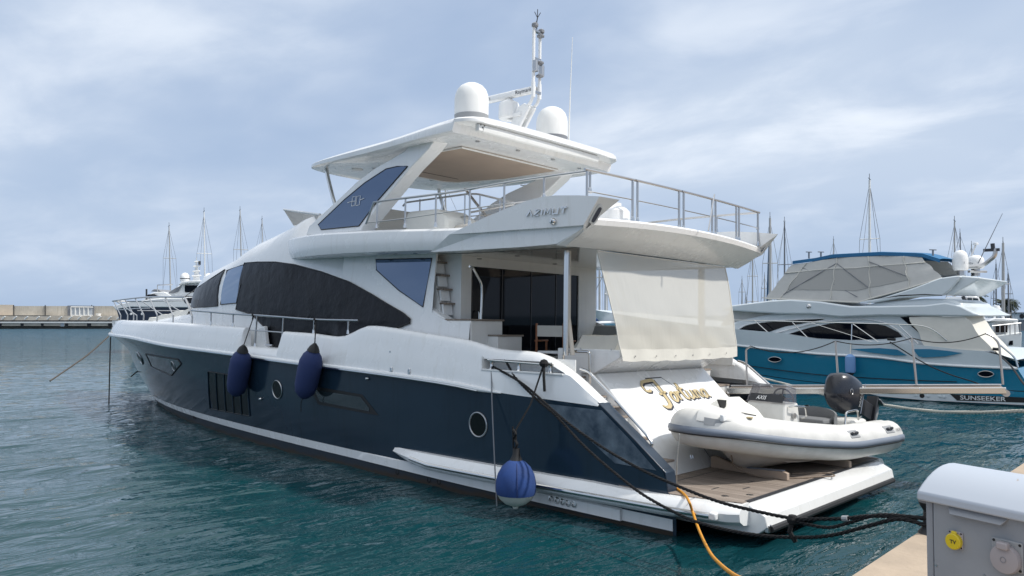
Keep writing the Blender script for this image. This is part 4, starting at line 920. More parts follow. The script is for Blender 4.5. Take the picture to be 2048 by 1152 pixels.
# portholes and hull windows
def ring(px, py, r, tr=.013, glass='slat_glass'):
    q = HIT(px, py, hull_y); e = .05
    tx_ = np.array([1, (hull_y(q[0]+e, q[2])-hull_y(q[0]-e, q[2]))/(2*e), 0]); tz_ = np.array([0, (hull_y(q[0], q[2]+e)-hull_y(q[0], q[2]-e))/(2*e), 1]); tx_ /= np.linalg.norm(tx_); tz_ /= np.linalg.norm(tz_); nn = np.cross(tz_, tx_); nn *= 1 if nn[1] > 0 else -1
    c = [q+nn*.012+tx_*r*math.cos(a)+tz_*r*math.sin(a) for a in np.linspace(0, 2*math.pi, 28, endpoint=False)]
    o = build('porthole', MB().prism([p-nn*.004 for p in c], nn*.003), glass, Y_); build('porthole_ring', MB().tube(c, tr, 8, closed=True), 'steel', o)
for px, py, r in ((555, 779, .20), (957, 849, .20), (347, 732, .14)): ring(px, py, r)
ring(281, 716, .2, .03)
def hull_pane(pxs, off, m_, name, par, nx=14, nz=5):
    p = [hz(*q) for q in pxs]; return pair(name, MB().grid(strip(p, hull_y, off, nx, nz)), m_, par, fix=False), p
dia, pd = hull_pane([(292, 708), (356, 718.8), (363, 728), (344, 750.7), (304, 733)], .008, 'grey_glass', 'bow_window', Y_)
hw, pw_ = hull_pane([(417, 743), (496, 755), (500.5, 832), (421, 817)], .006, 'slat_glass', 'slatted_window', Y_)
def frame_of(p, parent, r=.014, m_='rubber'): return pair('window_rubber', MB().tube([(x, hull_y(x, z)+.012, z) for i in range(len(p)) for x, z in [tuple(lerp(np.array(p[i]), np.array(p[(i+1) % len(p)]), q)) for q in (0, .25, .5, .75)]], r, 5, closed=True), m_, parent)
frame_of(pd, dia, .018); frame_of(pw_, hw, .012)
for k in range(6):
    u = k/5; a = (lerp(417, 496, u), lerp(743, 755, u)); b = (lerp(421, 500.5, u), lerp(817, 832, u)); qa, qb = HIT(*a, hull_y), HIT(*b, hull_y)
    build('window_bar', MB().tube([qa+np.array([0, .014, 0]), (qa+qb)/2+np.array([0, hull_y(*((qa+qb)/2)[[0, 2]])-((qa+qb)/2)[1]+.014, 0]), qb+np.array([0, .014, 0])], .016, 5), 'navy_dull', hw)
lw_, pl_ = hull_pane([(620, 776), (625, 772), (725, 789), (758, 831), (637, 809)], .006, 'rubber', 'long_window', Y_, 20)
hull_pane([(631, 783), (634, 780), (722, 794), (746, 824), (640, 803)], .012, 'grey_glass', 'pane', lw_, 20)
for px, py in ((737, 757), (523, 798)): build('hull_stud', MB().lathe([(.03, 0), (.035, .03), (.02, .06), (0, .065)], HIT(px, py, hull_y), ax=[(1, 0, 0), (0, 0, 1), (0, 1, 0)], n=12), 'chrome', Y_)
# hatch in the bulwark, hinges, small vents
bfn = lambda x, z: B_(x)-.2*max(0, min(1, (z-RAIL(x))/(TA(x)-RAIL(x))))**1.4
hp = [HIT(px, py, bfn) for px, py in [(793, 657), (785, 690), (781, 727), (822, 732), (829, 695), (838, 664)]]
ha = build('bulwark_hatch', MB().tube([q+np.array([0, .003, 0]) for q in hp], .006, 5), 'grey_plastic', Y_, fix=False)
for px, py in ((786, 684), (781, 708), (829, 686)): build('hinge', MB().box(HIT(px, py, bfn)+np.array([0, .006, 0]), (.03, .02, .12)), 'chrome', ha)
for px, py in ((783, 741), (819, 744)): build('drain_cover', MB().box(HIT(px, py, bfn)+np.array([0, .006, 0]), (.07, .03, .12)), 'chrome', Y_, bevel=.01)

for pts_ in ([(978, 693), (972, 703), (969, 713)], [(1104, 716), (1135, 742)]):
    build('moulding_joint', MB().tube([HIT(px, py, bfn)+np.array([0, .002, 0]) for px, py in pts_], .005, 4), 'grey_plastic', Y_)

# ------------------------------------------------------------------ bow pulpit and side deck rails
tp_b = [(384, 622, 2.05), (370, 595, 2.0), (330, 594, 1.75), (300, 594, 1.5), (272, 596, 1.15), (247, 599, .75), (225, 602, .25)]
pt = [PY(a, b, y) for a, b, y in tp_b]
br = build('bow_rail', MB().tube(round_path([pt[0], pt[1]], .05)+spline(pt[1:], 5)[1:]+[np.array([p[0], -p[1], p[2]]) for p in reversed(spline(pt[1:], 5))], .028, 8), 'steel', Y_)
for s in (1, -1):
    for (px, py), (qx, qy), y in (((384, 647), (370, 596), 2.3), ((346, 645), (330, 594), 2.0), ((314, 643), (298, 594), 1.7), ((287, 642), (270, 596), 1.35), ((267, 641), (250, 599), .95), ((255, 641), (240, 601), .65), ((241, 641), (227, 602), .3)):
        a = PY(px, py, y); b = PY(qx, qy, y-.25); k = a+np.array([0, 0, .2]); build('post', MB().tube([(p[0], p[1]*s, p[2]) for p in (a, k, b)], .022, 7), 'steel', br)
    m2 = [PY(a, b, y) for a, b, y in [(300, 616, 1.6), (270, 617, 1.25), (248, 619, .85), (232, 620, .4)]]
    build('mid_rail', MB().tube([(p[0], p[1]*s, p[2]) for p in m2], .016, 6), 'steel', br)
sp2 = [PY(px, py, 2.72) for px, py in [(383, 621), (422, 624), (466, 628), (505, 630), (562, 634), (630, 639), (717, 641)]]
for s in (1, -1):
    sr = build('side_deck_rail', MB().tube([(x, y*s, z) for x, y, z in spline(sp2, 4)], .024, 8), 'steel', Y_)
    for (px, py), (qx, qy) in (((422, 649), (422, 624)), ((466, 652), (466, 628)), ((510, 692), (514, 631)), ((563, 697), (567, 634)), ((627, 666), (629, 639)), ((696, 667), (697, 641))):
        a, b = PY(px, py, 2.72), PY(qx, qy, 2.72); p_ = build('post', MB().tube([(a[0], a[1]*s, a[2]), (b[0], b[1]*s, b[2])], .02, 7), 'steel', sr); build('post_foot', MB().lathe([(.035, 0), (.03, .05), (.02, .09)], (a[0], a[1]*s, a[2]-.01), n=8), 'chrome', p_)
    g1, g2 = PY(500, 660, 2.72), PY(580, 666, 2.72); build('gate_rail', MB().tube([(g1[0], g1[1]*s, g1[2]), (g2[0], g2[1]*s, g2[2])], .016, 6), 'steel', sr)
build('gate_step', MB().prism([PY(px, py, 2.5) for px, py in [(500, 700), (500, 662), (528, 652), (533, 697)]], (0, -.1, 0)), 'gelcoat', Y_, bevel=.02)
build('deck_cleat', MB().tube([PY(532, 690, 2.75), PY(545, 691, 2.75)], .025, 6), 'steel', Y_)

# ------------------------------------------------------------------ the name across the transom
F_ = [[(-.16, .30, .03), (-.15, .42, .05), (-.05, .50, .07), (.12, .52, .075), (.30, .53, .08), (.34, .54, .08), (.345, .40, .085), (.33, .2, .09), (.31, .02, .09), (.27, -.08, .09), (.18, -.13, .085), (.08, -.13, .07), (.01, -.08, .05)], [(-.16, .30, .05), (-.1, .27, .055), (-.02, .27, .06), (.03, .31, .05)], [(.20, .18, .05), (.32, .19, .05), (.46, .23, .04)]]
def oval_(cx_, cy_, a, b, w, sl=.25): return [(cx_+a*math.cos(t)+sl*b*math.sin(t), cy_+b*math.sin(t), w) for t in np.linspace(.6, 2*math.pi+.6, 18)]
O_ = [oval_(.60, .09, .085, .11, .06)]
R__ = [[(.75, .22, .05), (.77, .0, .065)], [(.77, .1, .05), (.82, .19, .06), (.90, .20, .055)]]
T__ = [[(1.0, .42, .06), (.97, .15, .07), (.98, .03, .065), (1.05, .0, .05), (1.1, .04, .03)], [(.90, .27, .045), (1.10, .27, .045)]]
U__ = [[(1.16, .22, .055), (1.14, .06, .06), (1.18, .0, .055), (1.25, .02, .05), (1.31, .10, .045)], [(1.33, .22, .055), (1.32, .03, .06), (1.37, .0, .04)]]
N__ = [[(1.44, .21, .055), (1.43, .0, .06)], [(1.44, .1, .045), (1.50, .2, .055), (1.56, .2, .055), (1.56, .06, .06), (1.60, .0, .045)]]
A__ = [oval_(1.74, .10, .075, .10, .055), [(1.85, .22, .05), (1.82, .05, .055), (1.88, .0, .04)]]
allp = F_+O_+R__+T__+U__+N__+A__
pF = [HIT(1318, 800, lambda x, z: 0)]
oN = tr_pt(.66, .12, .006); exn = np.array([0, -1., 0]); d_ = np.array([.6, 0, .58]); d_ /= np.linalg.norm(d_)
sc = .92
ex1 = exn*1.0; ey1 = d_
sh = stroke([[(a*sc+.022, b*sc-.022, w*1.22*sc) for a, b, w in p] for p in allp], oN, ex1, ey1, .06, .003)
nm = build('name_shadow', sh, 'ink', trs, fix=False)
build('name_lettering', stroke([[(a*sc, b*sc, w*sc) for a, b, w in p] for p in allp], oN+np.cross(ex1, ey1)*.003, ex1, ey1, .05, .004), 'gold', nm, fix=False)
# ================================================================== the tender on the bathing platform
TA_ = R_(8); tb_ = np.array([math.sin(TA_), math.cos(TA_), 0]); tn_ = np.array([-math.cos(TA_), math.sin(TA_), 0]); TO = np.array([.58, -2.63, 0])
def T3(u, v, w): return TO+tb_*(u*.935+.03)+tn_*v+np.array([0, 0, w])
tender = thing('inflatable_tender', T3(2.4, 0, .5), 'white inflatable tender with grey rubbing strake and outboard, lying across the bathing platform', 'inflatable boat')
TW = smooth_tab([(-.4, .90), (0, .90), (1.3, .90), (2.7, 1.01), (3.7, 1.13), (4.4, 1.24), (4.9, 1.30)])
path = [(-.30, .70), (.0, .70), (.8, .70), (1.6, .70), (2.4, .69), (3.1, .665), (3.6, .62), (4.0, .53), (4.3, .40), (4.47, .24), (4.54, .08), (4.55, 0)]
full = path+[(u, -v) for u, v in reversed(path[:-1])]
ctr = spline([T3(u, v, TW(u)+.02) for u, v in full], 5); n_c = len(ctr)
def trad(i):
    t = min(i, n_c-1-i); return .05 if t == 0 else (.17 if t == 1 else (.22 if t == 2 else (.26 if t < 6 else .285)))
build('tube', MB().tube(ctr, [trad(i) for i in range(n_c)], 20), 'inflatable', tender)
# rubbing strake: grey band with a dark lower lip all round the outside
def outer(i, off, dz):
    t = ctr[min(i+1, n_c-1)]-ctr[max(i-1, 0)]; q = np.array([t[1], -t[0], 0]); q /= np.linalg.norm(q); c0 = T3(2.2, 0, 0)
    if q@(ctr[i]-c0) < 0: q = -q
    return ctr[i]+q*off+np.array([0, 0, dz])
prof = [(.245, .065), (.285, .05), (.300, .0), (.285, -.045), (.25, -.055)]
sk = build('rubbing_strake', MB().grid([[outer(i, a*trad(i)/.27, b-.01) for a, b in prof] for i in range(2, n_c-2)]), 'grey_rubber', tender, sharp=60)
build('strake_lip', MB().tube([outer(i, .275*trad(i)/.27, -.058) for i in range(2, n_c-2)], .016, 6), 'rubber', sk)
# hull: deep V, stem, chine
secs = []
for i in range(15):
    u = 4.15*i/14; kz = smooth_tab([(0, .59), (2.6, .545), (3.2, .55), (3.5, .61), (3.75, .75), (3.95, .95), (4.15, 1.18)])(u); hw_ = smooth_tab([(0, .60), (2, .60), (2.8, .54), (3.4, .42), (3.9, .22), (4.15, .06)])(u); cz = TW(u)-.20+.03*(u > 3)
    kz = min(kz, cz-.02); secs.append([T3(u, hw_, cz+.1), T3(u, hw_*1.0, cz), T3(u, hw_*.8, lerp(cz, kz, .42)), T3(u, hw_*.42, lerp(cz, kz, .72)), T3(u, .02, kz), T3(u, -.02, kz), T3(u, -hw_*.42, lerp(cz, kz, .72)), T3(u, -hw_*.8, lerp(cz, kz, .42)), T3(u, -hw_, cz), T3(u, -hw_, cz+.1)])
build('hull', MB().loft(secs), 'tender_hull', tender, sharp=28)
build('spray_strip', MB().tube([T3(u, smooth_tab([(0, .44), (2, .44), (2.8, .38), (3.4, .26)])(u), smooth_tab([(0, .66), (1.8, .645), (2.6, .66), (3.4, .84)])(u)) for u in np.linspace(.2, 3.3, 12)], .014, 5), 'tender_hull', tender)
build('floor', MB().prism([T3(.0, .5, .98), T3(3.2, .45, 1.1), T3(3.9, .2, 1.3), T3(3.9, -.2, 1.3), T3(3.2, -.45, 1.1), T3(.0, -.5, .98)], (0, 0, -.06)), 'inflatable', tender)
# steering console
def box_uv(u0, u1, v0, v1, w0, w1, du=0., dv=0.): return [T3(u0, v0, w0), T3(u1, v0, w0), T3(u1, v1, w0), T3(u0, v1, w0)], [T3(u0+du, v0+dv, w1), T3(u1-du, v0+dv, w1), T3(u1-du, v1-dv, w1), T3(u0+du, v1-dv, w1)]
a, b = box_uv(2.28, 2.86, -.38, .38, 1.0, 1.58, .05, .03); b[1] = b[1]-tb_*.07; b[2] = b[2]-tb_*.07
con = build('console', MB().loft([a, b]), 'inflatable', tender, bevel=.03, sharp=25)
w0 = [T3(2.75, -.36, 1.57), T3(2.75, .36, 1.57), T3(2.42, .37, 1.57)]; w1 = [T3(2.62, -.30, 1.86), T3(2.62, .30, 1.86), T3(2.36, .33, 1.80)]
ws_ = build('windscreen', MB().grid([[T3(2.42, -.37, 1.57)]+w0, [T3(2.36, -.33, 1.80)]+w1]), 'clear_vinyl', con, fix=False, smooth=False)
build('screen_frame', MB().tube([T3(2.36, -.33, 1.80)]+w1, .012, 6), 'grey_plastic', ws_)
f0, f1 = T3(2.757, -.31, 1.585), T3(2.757, .31, 1.585); 
dk_ = build('dash_panel', MB().prism([T3(2.755, -.32, 1.59), T3(2.755, .32, 1.59), T3(2.69, .30, 1.71), T3(2.69, -.30, 1.71)], tb_*.004), 'dark_plastic', con)
ux = -( T3(0, -1, 0)-T3(0, 1, 0))/2; ux = -ux if False else ux
lx = -tn_*-1.0
def face_text(s, o, ex, size, parent, m_='gelcoat', **k):
    return build('lettering', text_mb(s, o, ex, np.array([0, 0, 1.])-tb_*.5 if k.get('tilt') else np.array([0, 0, 1.]), size, .008, shear=.25, bold=.01), m_, parent, fix=False)
face_text('AXIS', T3(2.765, -.16, 1.622), tn_, .085, dk_, tilt=True)
build('instrument', MB().lathe([(.05, 0), (.05, .012), (.035, .014)], T3(2.52, .385, 1.38), ax=[tb_, (0, 0, 1), tn_], n=16), 'steel', con)
build('grab_rail', MB().tube(round_path([T3(2.66, .37, 1.53), T3(2.62, .45, 1.55), T3(2.30, .46, 1.52), T3(2.26, .46, 1.36), T3(2.28, .38, 1.33)], .05), .014, 8), 'chrome', con)
whl = [T3(2.18+.05*math.sin(a), .18*math.cos(a), 1.62+.16*math.sin(a)) for a in np.linspace(0, 2*math.pi, 22, endpoint=False)]
build('steering_wheel', MB().tube(whl, .014, 7, closed=True).tube([whl[0], whl[11]], .012, 6).tube([whl[5], T3(2.25, 0, 1.60)], .012, 6), 'dark_plastic', con)
# helm bench with a curved back
rows = []
for i in range(15):
    q = -1+2*i/14; u = 1.18+.30*abs(q)**3; v = .52*q; rows.append([T3(u, v, 1.02), T3(u-.02, v, 1.36-.05*q*q), T3(u-.05, v, 1.43-.07*q*q), T3(u-.12, v, 1.42-.07*q*q), T3(u-.14, v, 1.02)])
build('seat_back', MB().grid(rows, capa=True, capb=True), 'cushion', tender, sharp=50)
build('seat', MB().loft(list(box_uv(1.22, 1.72, -.48, .48, 1.0, 1.20, .03, .03))), 'inflatable', tender, bevel=.03)
build('seat_cushion', MB().loft(list(box_uv(1.24, 1.70, -.46, .46, 1.20, 1.27, .02, .02))), 'cushion', tender, bevel=.02)
a, b = box_uv(.0, .62, -.46, .46, .92, 1.20, .06, .05); st_ = build('stern_locker', MB().loft([a, b]), 'inflatable', tender, bevel=.05)
for s in (1, -1):
    build('stern_rail', MB().tube(round_path([T3(.98, .46*s, 1.08), T3(.93, .46*s, 1.36), T3(.50, .46*s, 1.38), T3(.48, .46*s, 1.20)], .06), .018, 8), 'chrome', tender)
    build('cleat', MB().tube([T3(.30, .36*s, 1.235), T3(.16, .36*s, 1.235)], .014, 6).tube([T3(.23, .36*s, 1.18), T3(.23, .36*s, 1.235)], .012, 6), 'chrome', tender)
    for u in (.35, 1.62):
        c0 = T3(u, .70*s, TW(u)+.02)+np.array([0, 0, .16])+tn_*s*.225
        nn = tn_*s*.82+np.array([0, 0, .57]); t2 = np.cross(nn, tb_); t2 *= 1 if t2[2] > 0 else -1
        pd_ = build('handle_pad', MB().loft([[c0+tb_*a+t2*b+nn*h for a, b in ((-.16, -.07), (.13, -.07), (.16, .07), (-.13, .07))] for h in (-.02, .012)]), 'inflatable_grey', tender, bevel=.01)
        build('handle', MB().tube(round_path([c0+tb_*-.09+nn*.01, c0+tb_*-.07+nn*.045, c0+tb_*.07+nn*.045, c0+tb_*.09+nn*.01], .03), .022, 8), 'dark_plastic', pd_)
    for u in (2.05, 2.35): build('lashing_loop', MB().tube(round_path([T3(u-.07, .5*s, TW(u)+.2), T3(u-.03, .48*s, TW(u)+.27), T3(u+.03, .48*s, TW(u)+.27), T3(u+.07, .5*s, TW(u)+.2)], .04), .014, 6), 'grey_plastic', tender)
tt = text_mb('NORTHSTAR', T3(.12, .70, TW(.1)+.02)+np.array([0, 0, .12])+tn_*.262, -tb_, np.array([0, 0, .85])-tn_*.45, .075, .006, shear=.1); build('lettering', tt, 'ink', tender, fix=False)
# bow step pad with its moulded grey plate, anchor cover and strap
bp = [T3(4.66, .24, 1.50), T3(4.38, .52, 1.46), T3(4.0, .55, 1.40), T3(4.0, .1, 1.44), T3(4.4, .05, 1.5)]
def onbow(ang, r, w):      # ring around the bow of the tube
    return T3(4.0+math.cos(ang)*(.55+r), math.sin(ang)*(.40+r), w-.045)
bs = MB(); rr_ = []
for i in range(9):
    an = R_(lerp(10, 78, i/8)); rr_.append([onbow(an, -.16, 1.68-.10*(i/8)), onbow(an, .10, 1.66-.10*(i/8)), onbow(an, .23, 1.58-.10*(i/8)), onbow(an, .285, 1.47-.10*(i/8))])
bst = build('bow_step', bs.grid(rr_), 'inflatable', tender, fix=False)
build('step_plate', MB().grid([[onbow(R_(an), .272, 1.55-.0014*an), onbow(R_(an), .30, 1.45-.0014*an)] for an in (20, 30, 40, 50, 60, 68)]), 'inflatable_grey', bst, fix=False)
build('bow_roller', MB().box(onbow(R_(42), .26, 1.52), (.06, .1, .10)), 'gelcoat', bst, bevel=.015)
build('fuel_cap', MB().lathe([(.05, 0), (.05, .015), (.03, .02)], onbow(R_(76), .24, 1.51), n=12), 'gold', bst)
rows = []
for i in range(9):
    u = lerp(3.1, 4.15, i/8); hh = .34*math.sin(math.pi*min(1, (i+.6)/8.4))**.6; rows.append([T3(u, .36*math.cos(a)*(1-.25*i/8), 1.2+.04*i+ (hh+.025*math.sin(i*1.9+a*5))*math.sin(a)) for a in np.linspace(0, math.pi, 13)])
cv_ = build('anchor_cover', MB().grid(rows), 'cloth_white', tender)
build('strap', MB().prism([T3(4.16, .10, 1.52), T3(4.27, .10, 1.70), T3(4.05, .10, 1.68), T3(4.08, .10, 1.54)], tn_*.03).tube([T3(4.12, .08, 1.54), T3(3.7, .42, 1.45)], .016, 6), 'rubber', tender)
# outboard engine, tilted
def OB(a, b, c):                                              # a aft-down along the leg, b athwart, c up across the cowl
    th = R_(38); ax1 = -tb_*math.cos(th)+np.array([0, 0, math.sin(th)])*0.0; up_ = np.array([0, 0, 1.]); f_ = tb_
    e1 = -f_*math.cos(th)-up_*math.sin(th)*-0.0
    d1 = -f_*math.sin(R_(70))-up_*math.cos(R_(70)); d2 = -f_*math.cos(R_(70))+up_*math.sin(R_(70))
    return T3(.06, 0, 1.60)+d1*a+tn_*b+d2*c*1.0
eng = build('outboard', MB().loft([[OB(a, .245*s_*math.copysign(abs(math.cos(t))**.6, math.cos(t)), c0+.345*s_*math.copysign(abs(math.sin(t))**.7, math.sin(t))) for t in np.linspace(0, 2*math.pi, 20, endpoint=False)] for a, s_, c0 in ((-.47, .45, .02), (-.41, .72, .02), (-.22, .95, .01), (.0, 1.03, 0), (.18, .98, 0), (.27, .86, -.02))]), 'cowling', tender, sharp=45)
build('cowl_base', MB().loft([[OB(a, .20*s_*math.copysign(abs(math.cos(t))**.6, math.cos(t)), c0+.30*s_*math.copysign(abs(math.sin(t))**.7, math.sin(t))) for t in np.linspace(0, 2*math.pi, 16, endpoint=False)] for a, s_, c0 in ((.27, .85, -.02), (.42, .6, -.02), (.5, .55, -.02))]), 'dark_plastic', eng)
build('cowl_stripe', MB().tube([OB(.22, .24, c) for t, c in ((0, -.28), (0, 0), (0, .28))], .008, 5), 'steel', eng)
build('leg', MB().loft([[OB(a, .055*s_, -.20), OB(a, .055*s_, .10), OB(a, -.055*s_, .10), OB(a, -.055*s_, -.20)] for a, s_ in ((.45, 1.4), (.8, 1), (1.12, .8))]), 'dark_plastic', eng, bevel=.012)
build('anti_ventilation_plate', MB().loft([[OB(a, b, -.22), OB(a, b, .28), OB(a, -b, .28), OB(a, -b, -.22)] for a, b in ((1.0, .10), (1.03, .11))]), 'dark_plastic', eng)
build('propeller', MB().loft([[OB(1.2+.17*math.cos(q)*rr2, .17*math.sin(q)*rr2, .20+.05*math.sin(3*q)*rr2+d) for q in np.linspace(0, 2*math.pi, 30, endpoint=False) for rr2 in [.55+.45*abs(math.cos(1.5*q))]] for d in (0, .02)]), 'steel', eng)
build('skeg', MB().lathe([(.0, -.26), (.05, -.14), (.06, 0), (.05, .16), (.03, .22)], OB(1.2, 0, 0), ax=[tn_, OB(1, 0, 0)-OB(0, 0, 0), OB(0, 0, 1)-OB(0, 0, 0)], n=12), 'inflatable_grey', eng)
o_, e1_, e2_ = OB(.16, .252, -.20), (OB(0, 0, 1)-OB(0, 0, 0)), (OB(-1, 0, 0)-OB(0, 0, 0))
build('lettering', text_mb('YAMAHA', o_, e1_, e2_, .10, .004, shear=.2), 'gelcoat', eng, fix=False)
build('emblem', MB().tube([OB(-.2+.05*math.cos(q), .236, .05*math.sin(q)) for q in np.linspace(0, 2*math.pi, 16, endpoint=False)], .006, 5, closed=True), 'steel', eng)
# lanyards of the tender
pr_ = thing('painter_line', T3(3.7, .1, .9), 'thin tan painter hanging from the eye of the tender stem down to the teak', 'rope')
build('line', MB().tube(spline([T3(3.74, .0, .96), T3(3.8, .05, .8), T3(3.72, .1, .62), T3(3.5, .45, .515), T3(3.1, .75, .512), T3(2.7, .9, .512), T3(2.4, 1.0, .512), T3(2.3, .8, .512), T3(2.8, .5, .512)], 6), .011, 6), 'rope_tan', pr_)
build('eye', MB().tube([T3(3.78, .0, .98), T3(3.83, .0, .95), T3(3.78, .0, .91)], .012, 6), 'chrome', pr_)
ln_ = thing('bow_lanyard', T3(4.5, .2, 1.2), 'thin grey lanyard hanging straight from the tender bow to the platform', 'rope')
q = PX(1359, 880, .75); q2 = PZ(1353, 967, .51); q = PX(1359, 868, .75); build('line', MB().tube(spline([q, (q+q2)/2+np.array([0, .02, 0]), q2], 5), .007, 5), 'canvas_grey', ln_)
co_ = thing('rope_coil', PZ(1310, 972, .51), 'small tangle of pale rope at the foot of the navy quarter', 'rope')
cc = PZ(1310, 974, .515); rng = random.Random(3)
build('line', MB().tube(spline([cc+np.array([rng.uniform(-.10, .10), rng.uniform(-.16, .16), rng.uniform(.0, .04)]) for _ in range(16)], 5), .012, 6), 'canvas', co_)
# chocks
def chock(v, lab):
    c_ = thing('tender_chock', T3(v, 0, .5), lab, 'chock')
    build('cradle', MB().prism([T3(v, .76, .503), T3(v, .76, .61), T3(v, .68, .63), T3(v, .06, .59), T3(v, -.06, .59), T3(v, -.55, .70), T3(v, -.62, .68), T3(v, -.62, .503)], tb_*.07), 'panel_tan', c_, bevel=.008)
    build('pad', MB().prism([T3(v-.01, .68, .631), T3(v-.01, .07, .592), T3(v-.01, .07, .606), T3(v-.01, .68, .645)], tb_*.09), 'grey_rubber', c_)
chock(3.32, 'pale wooden chock under the forward part of the tender hull'); chock(1.35, 'wooden chock in the shadow under the outboard end of the tender')

# ================================================================== deck chairs
def deck_chair(base, ang, lab):
    t_ = thing('folding_chair', base, lab, 'chair', 'folding wooden deck chairs in the cockpit'); ca, sa = math.cos(ang), math.sin(ang)
    def G(a, b, c): return np.array(base)+np.array([a*ca-b*sa, a*sa+b*ca, c])
    for b in (-.27, .27):
        build('leg', MB().tube([G(-.22, b, 0), G(.22, b, .46)], .02, 6), 'wood', t_); build('leg', MB().tube([G(.22, b, 0), G(-.22, b, .46)], .02, 6), 'wood', t_)
        build('arm', MB().box(G(.02, b*1.05, .66), (.50, .05, .03), [(ca, sa, 0), (-sa, ca, 0), (0, 0, 1)]), 'wood', t_, bevel=.006)
        build('upright', MB().box(G(-.22, b, .70), (.04, .03, .56), [(ca, sa, 0), (-sa, ca, 0), (0, 0, 1)]), 'wood', t_, bevel=.005)
        build('arm_post', MB().box(G(.2, b, .55), (.03, .03, .22), [(ca, sa, 0), (-sa, ca, 0), (0, 0, 1)]), 'wood', t_)
    build('seat', MB().box(G(0, 0, .46), (.44, .5, .015), [(ca, sa, 0), (-sa, ca, 0), (0, 0, 1)]), 'canvas', t_); build('back', MB().box(G(-.22, 0, .84), (.015, .52, .2), [(ca, sa, 0), (-sa, ca, 0), (0, 0, 1)]), 'canvas' if 'pale' in lab else 'panel_tan', t_)
deck_chair((4.55, .95, 1.84), R_(-75), 'wooden folding chair with a pale canvas back, in front of the dark saloon door')
deck_chair((4.1, -1.0, 1.8), R_(180), 'wooden folding chair whose brown back shows above the stern sofa')

# ================================================================== fenders
def fender(px, py, qx, qy, rail, lab, r=.235):
    c0 = HIT(px, py, lambda x, z: B_(x)+.26); c1 = HIT(qx, qy, lambda x, z: hull_y(x, z)+.27); c1 = np.array([c1[0], c1[1], c1[2]])
    ax_ = c1-c0; L = np.linalg.norm(ax_); ax_ /= L; sx_ = np.cross(ax_, (0, 1, 0)); sx_ /= np.linalg.norm(sx_); sy_ = np.cross(ax_, sx_)
    t_ = thing('fender', c0, lab, 'fender', 'navy cloth fenders along the port side')
    build('body', MB().lathe([(0, .0), (.05, .01), (.10, .05), (r*.80, .16), (r, .30), (r*1.02, L*.5), (r*.98, L-.28), (r*.84, L-.12), (r*.5, L-.03), (.08, L), (0, L)], c0, ax=[sx_, sy_, ax_], n=64), 'fender_navy', t_)
    build('cap', MB().lathe([(.03, -.1), (.09, -.03), (.13, .06), (.12, .07)], c0, ax=[sx_, sy_, ax_], n=14), 'rubber', t_)
    build('rope', MB().tube([c0-ax_*.08, rail], .012, 6), 'rope_black', t_)
    build('knot', MB().tube([rail+np.array([.03, .03, .02]), rail+np.array([-.03, .04, -.02]), rail+np.array([0, .03, -.09])], .02, 6), 'rope_black', t_)
    build('tail', MB().tube([c1-ax_*.02, c1+ax_*.12+np.array([.05, 0, 0]), c1+np.array([.08, 0, -.3])], .008, 5), 'rope_black', t_)
fender(486, 698, 471, 790, PY(508, 631, 2.72), 'navy sausage fender hanging beside the boarding gate'); fender(628, 696, 607, 795, PY(632, 640, 2.72), 'navy sausage fender nearer the stern, over the long hull window')
bc = HIT(1033, 960, lambda x, z: hull_y(x, z)+.60); bc[1] = max(bc[1], 3.45)
bc = PY(1032, 962, 3.45); bf = thing('ball_fender', bc, 'royal blue cloth ball fender with a white bottom hanging low by the quarter', 'fender')
rb_ = .30
build('body', MB().lathe([(.09, .31), (.14, .28), (.215, .21), (.275, .10), (.302, -.03), (.30, -.14), (.285, -.19)], bc, n=96), 'fender_blue', bf)
build('tip', MB().lathe([(.283, -.185), (.24, -.26), (.16, -.33), (.05, -.37), (.04, -.40), (0, -.40)], bc, n=72), 'fender_tip', bf)
build('seam', MB().tube([bc+np.array([-.307*math.cos(t) if False else -.72*r, .70*r, z]) for r, z, t in ((.14, .28, 0), (.22, .21, 0), (.28, .10, 0), (.307, -.03, 0), (.305, -.14, 0), (.288, -.19, 0))], .006, 5), 'fender_navy', bf)
kt = PY(1088, 727, 2.95)
build('neck', MB().lathe([(.10, .30), (.06, .38), (.05, .48)], bc, n=12), 'rubber', bf)
ang_ = [bc+np.array([0, 0, .42]), bc+np.array([.02, 0, .75]), (bc+kt)/2+np.array([0, 0, .25]), kt]
build('rope', MB().tube(ang_, .014, 6).tube([bc+np.array([.04, .02, .42]), bc+np.array([.06, .02, .8])], .012, 6), 'rope_black', bf)
build('knot', MB().lathe([(0, -.07), (.06, -.04), (.075, .0), (.05, .05), (0, .07)], kt, n=10).tube([kt, kt+np.array([-.05, .06, -.18]), kt+np.array([-.06, .05, -.42])], .022, 6), 'rope_black', bf)
build('lashing', MB().tube(spline([bc+np.array([.05, .02, .75]), bc+np.array([-.03, .05, .7]), bc+np.array([.06, .0, .62]), bc+np.array([-.04, .03, .55]), bc+np.array([.03, .02, .45])], 4), .02, 6), 'rope_black', bf)

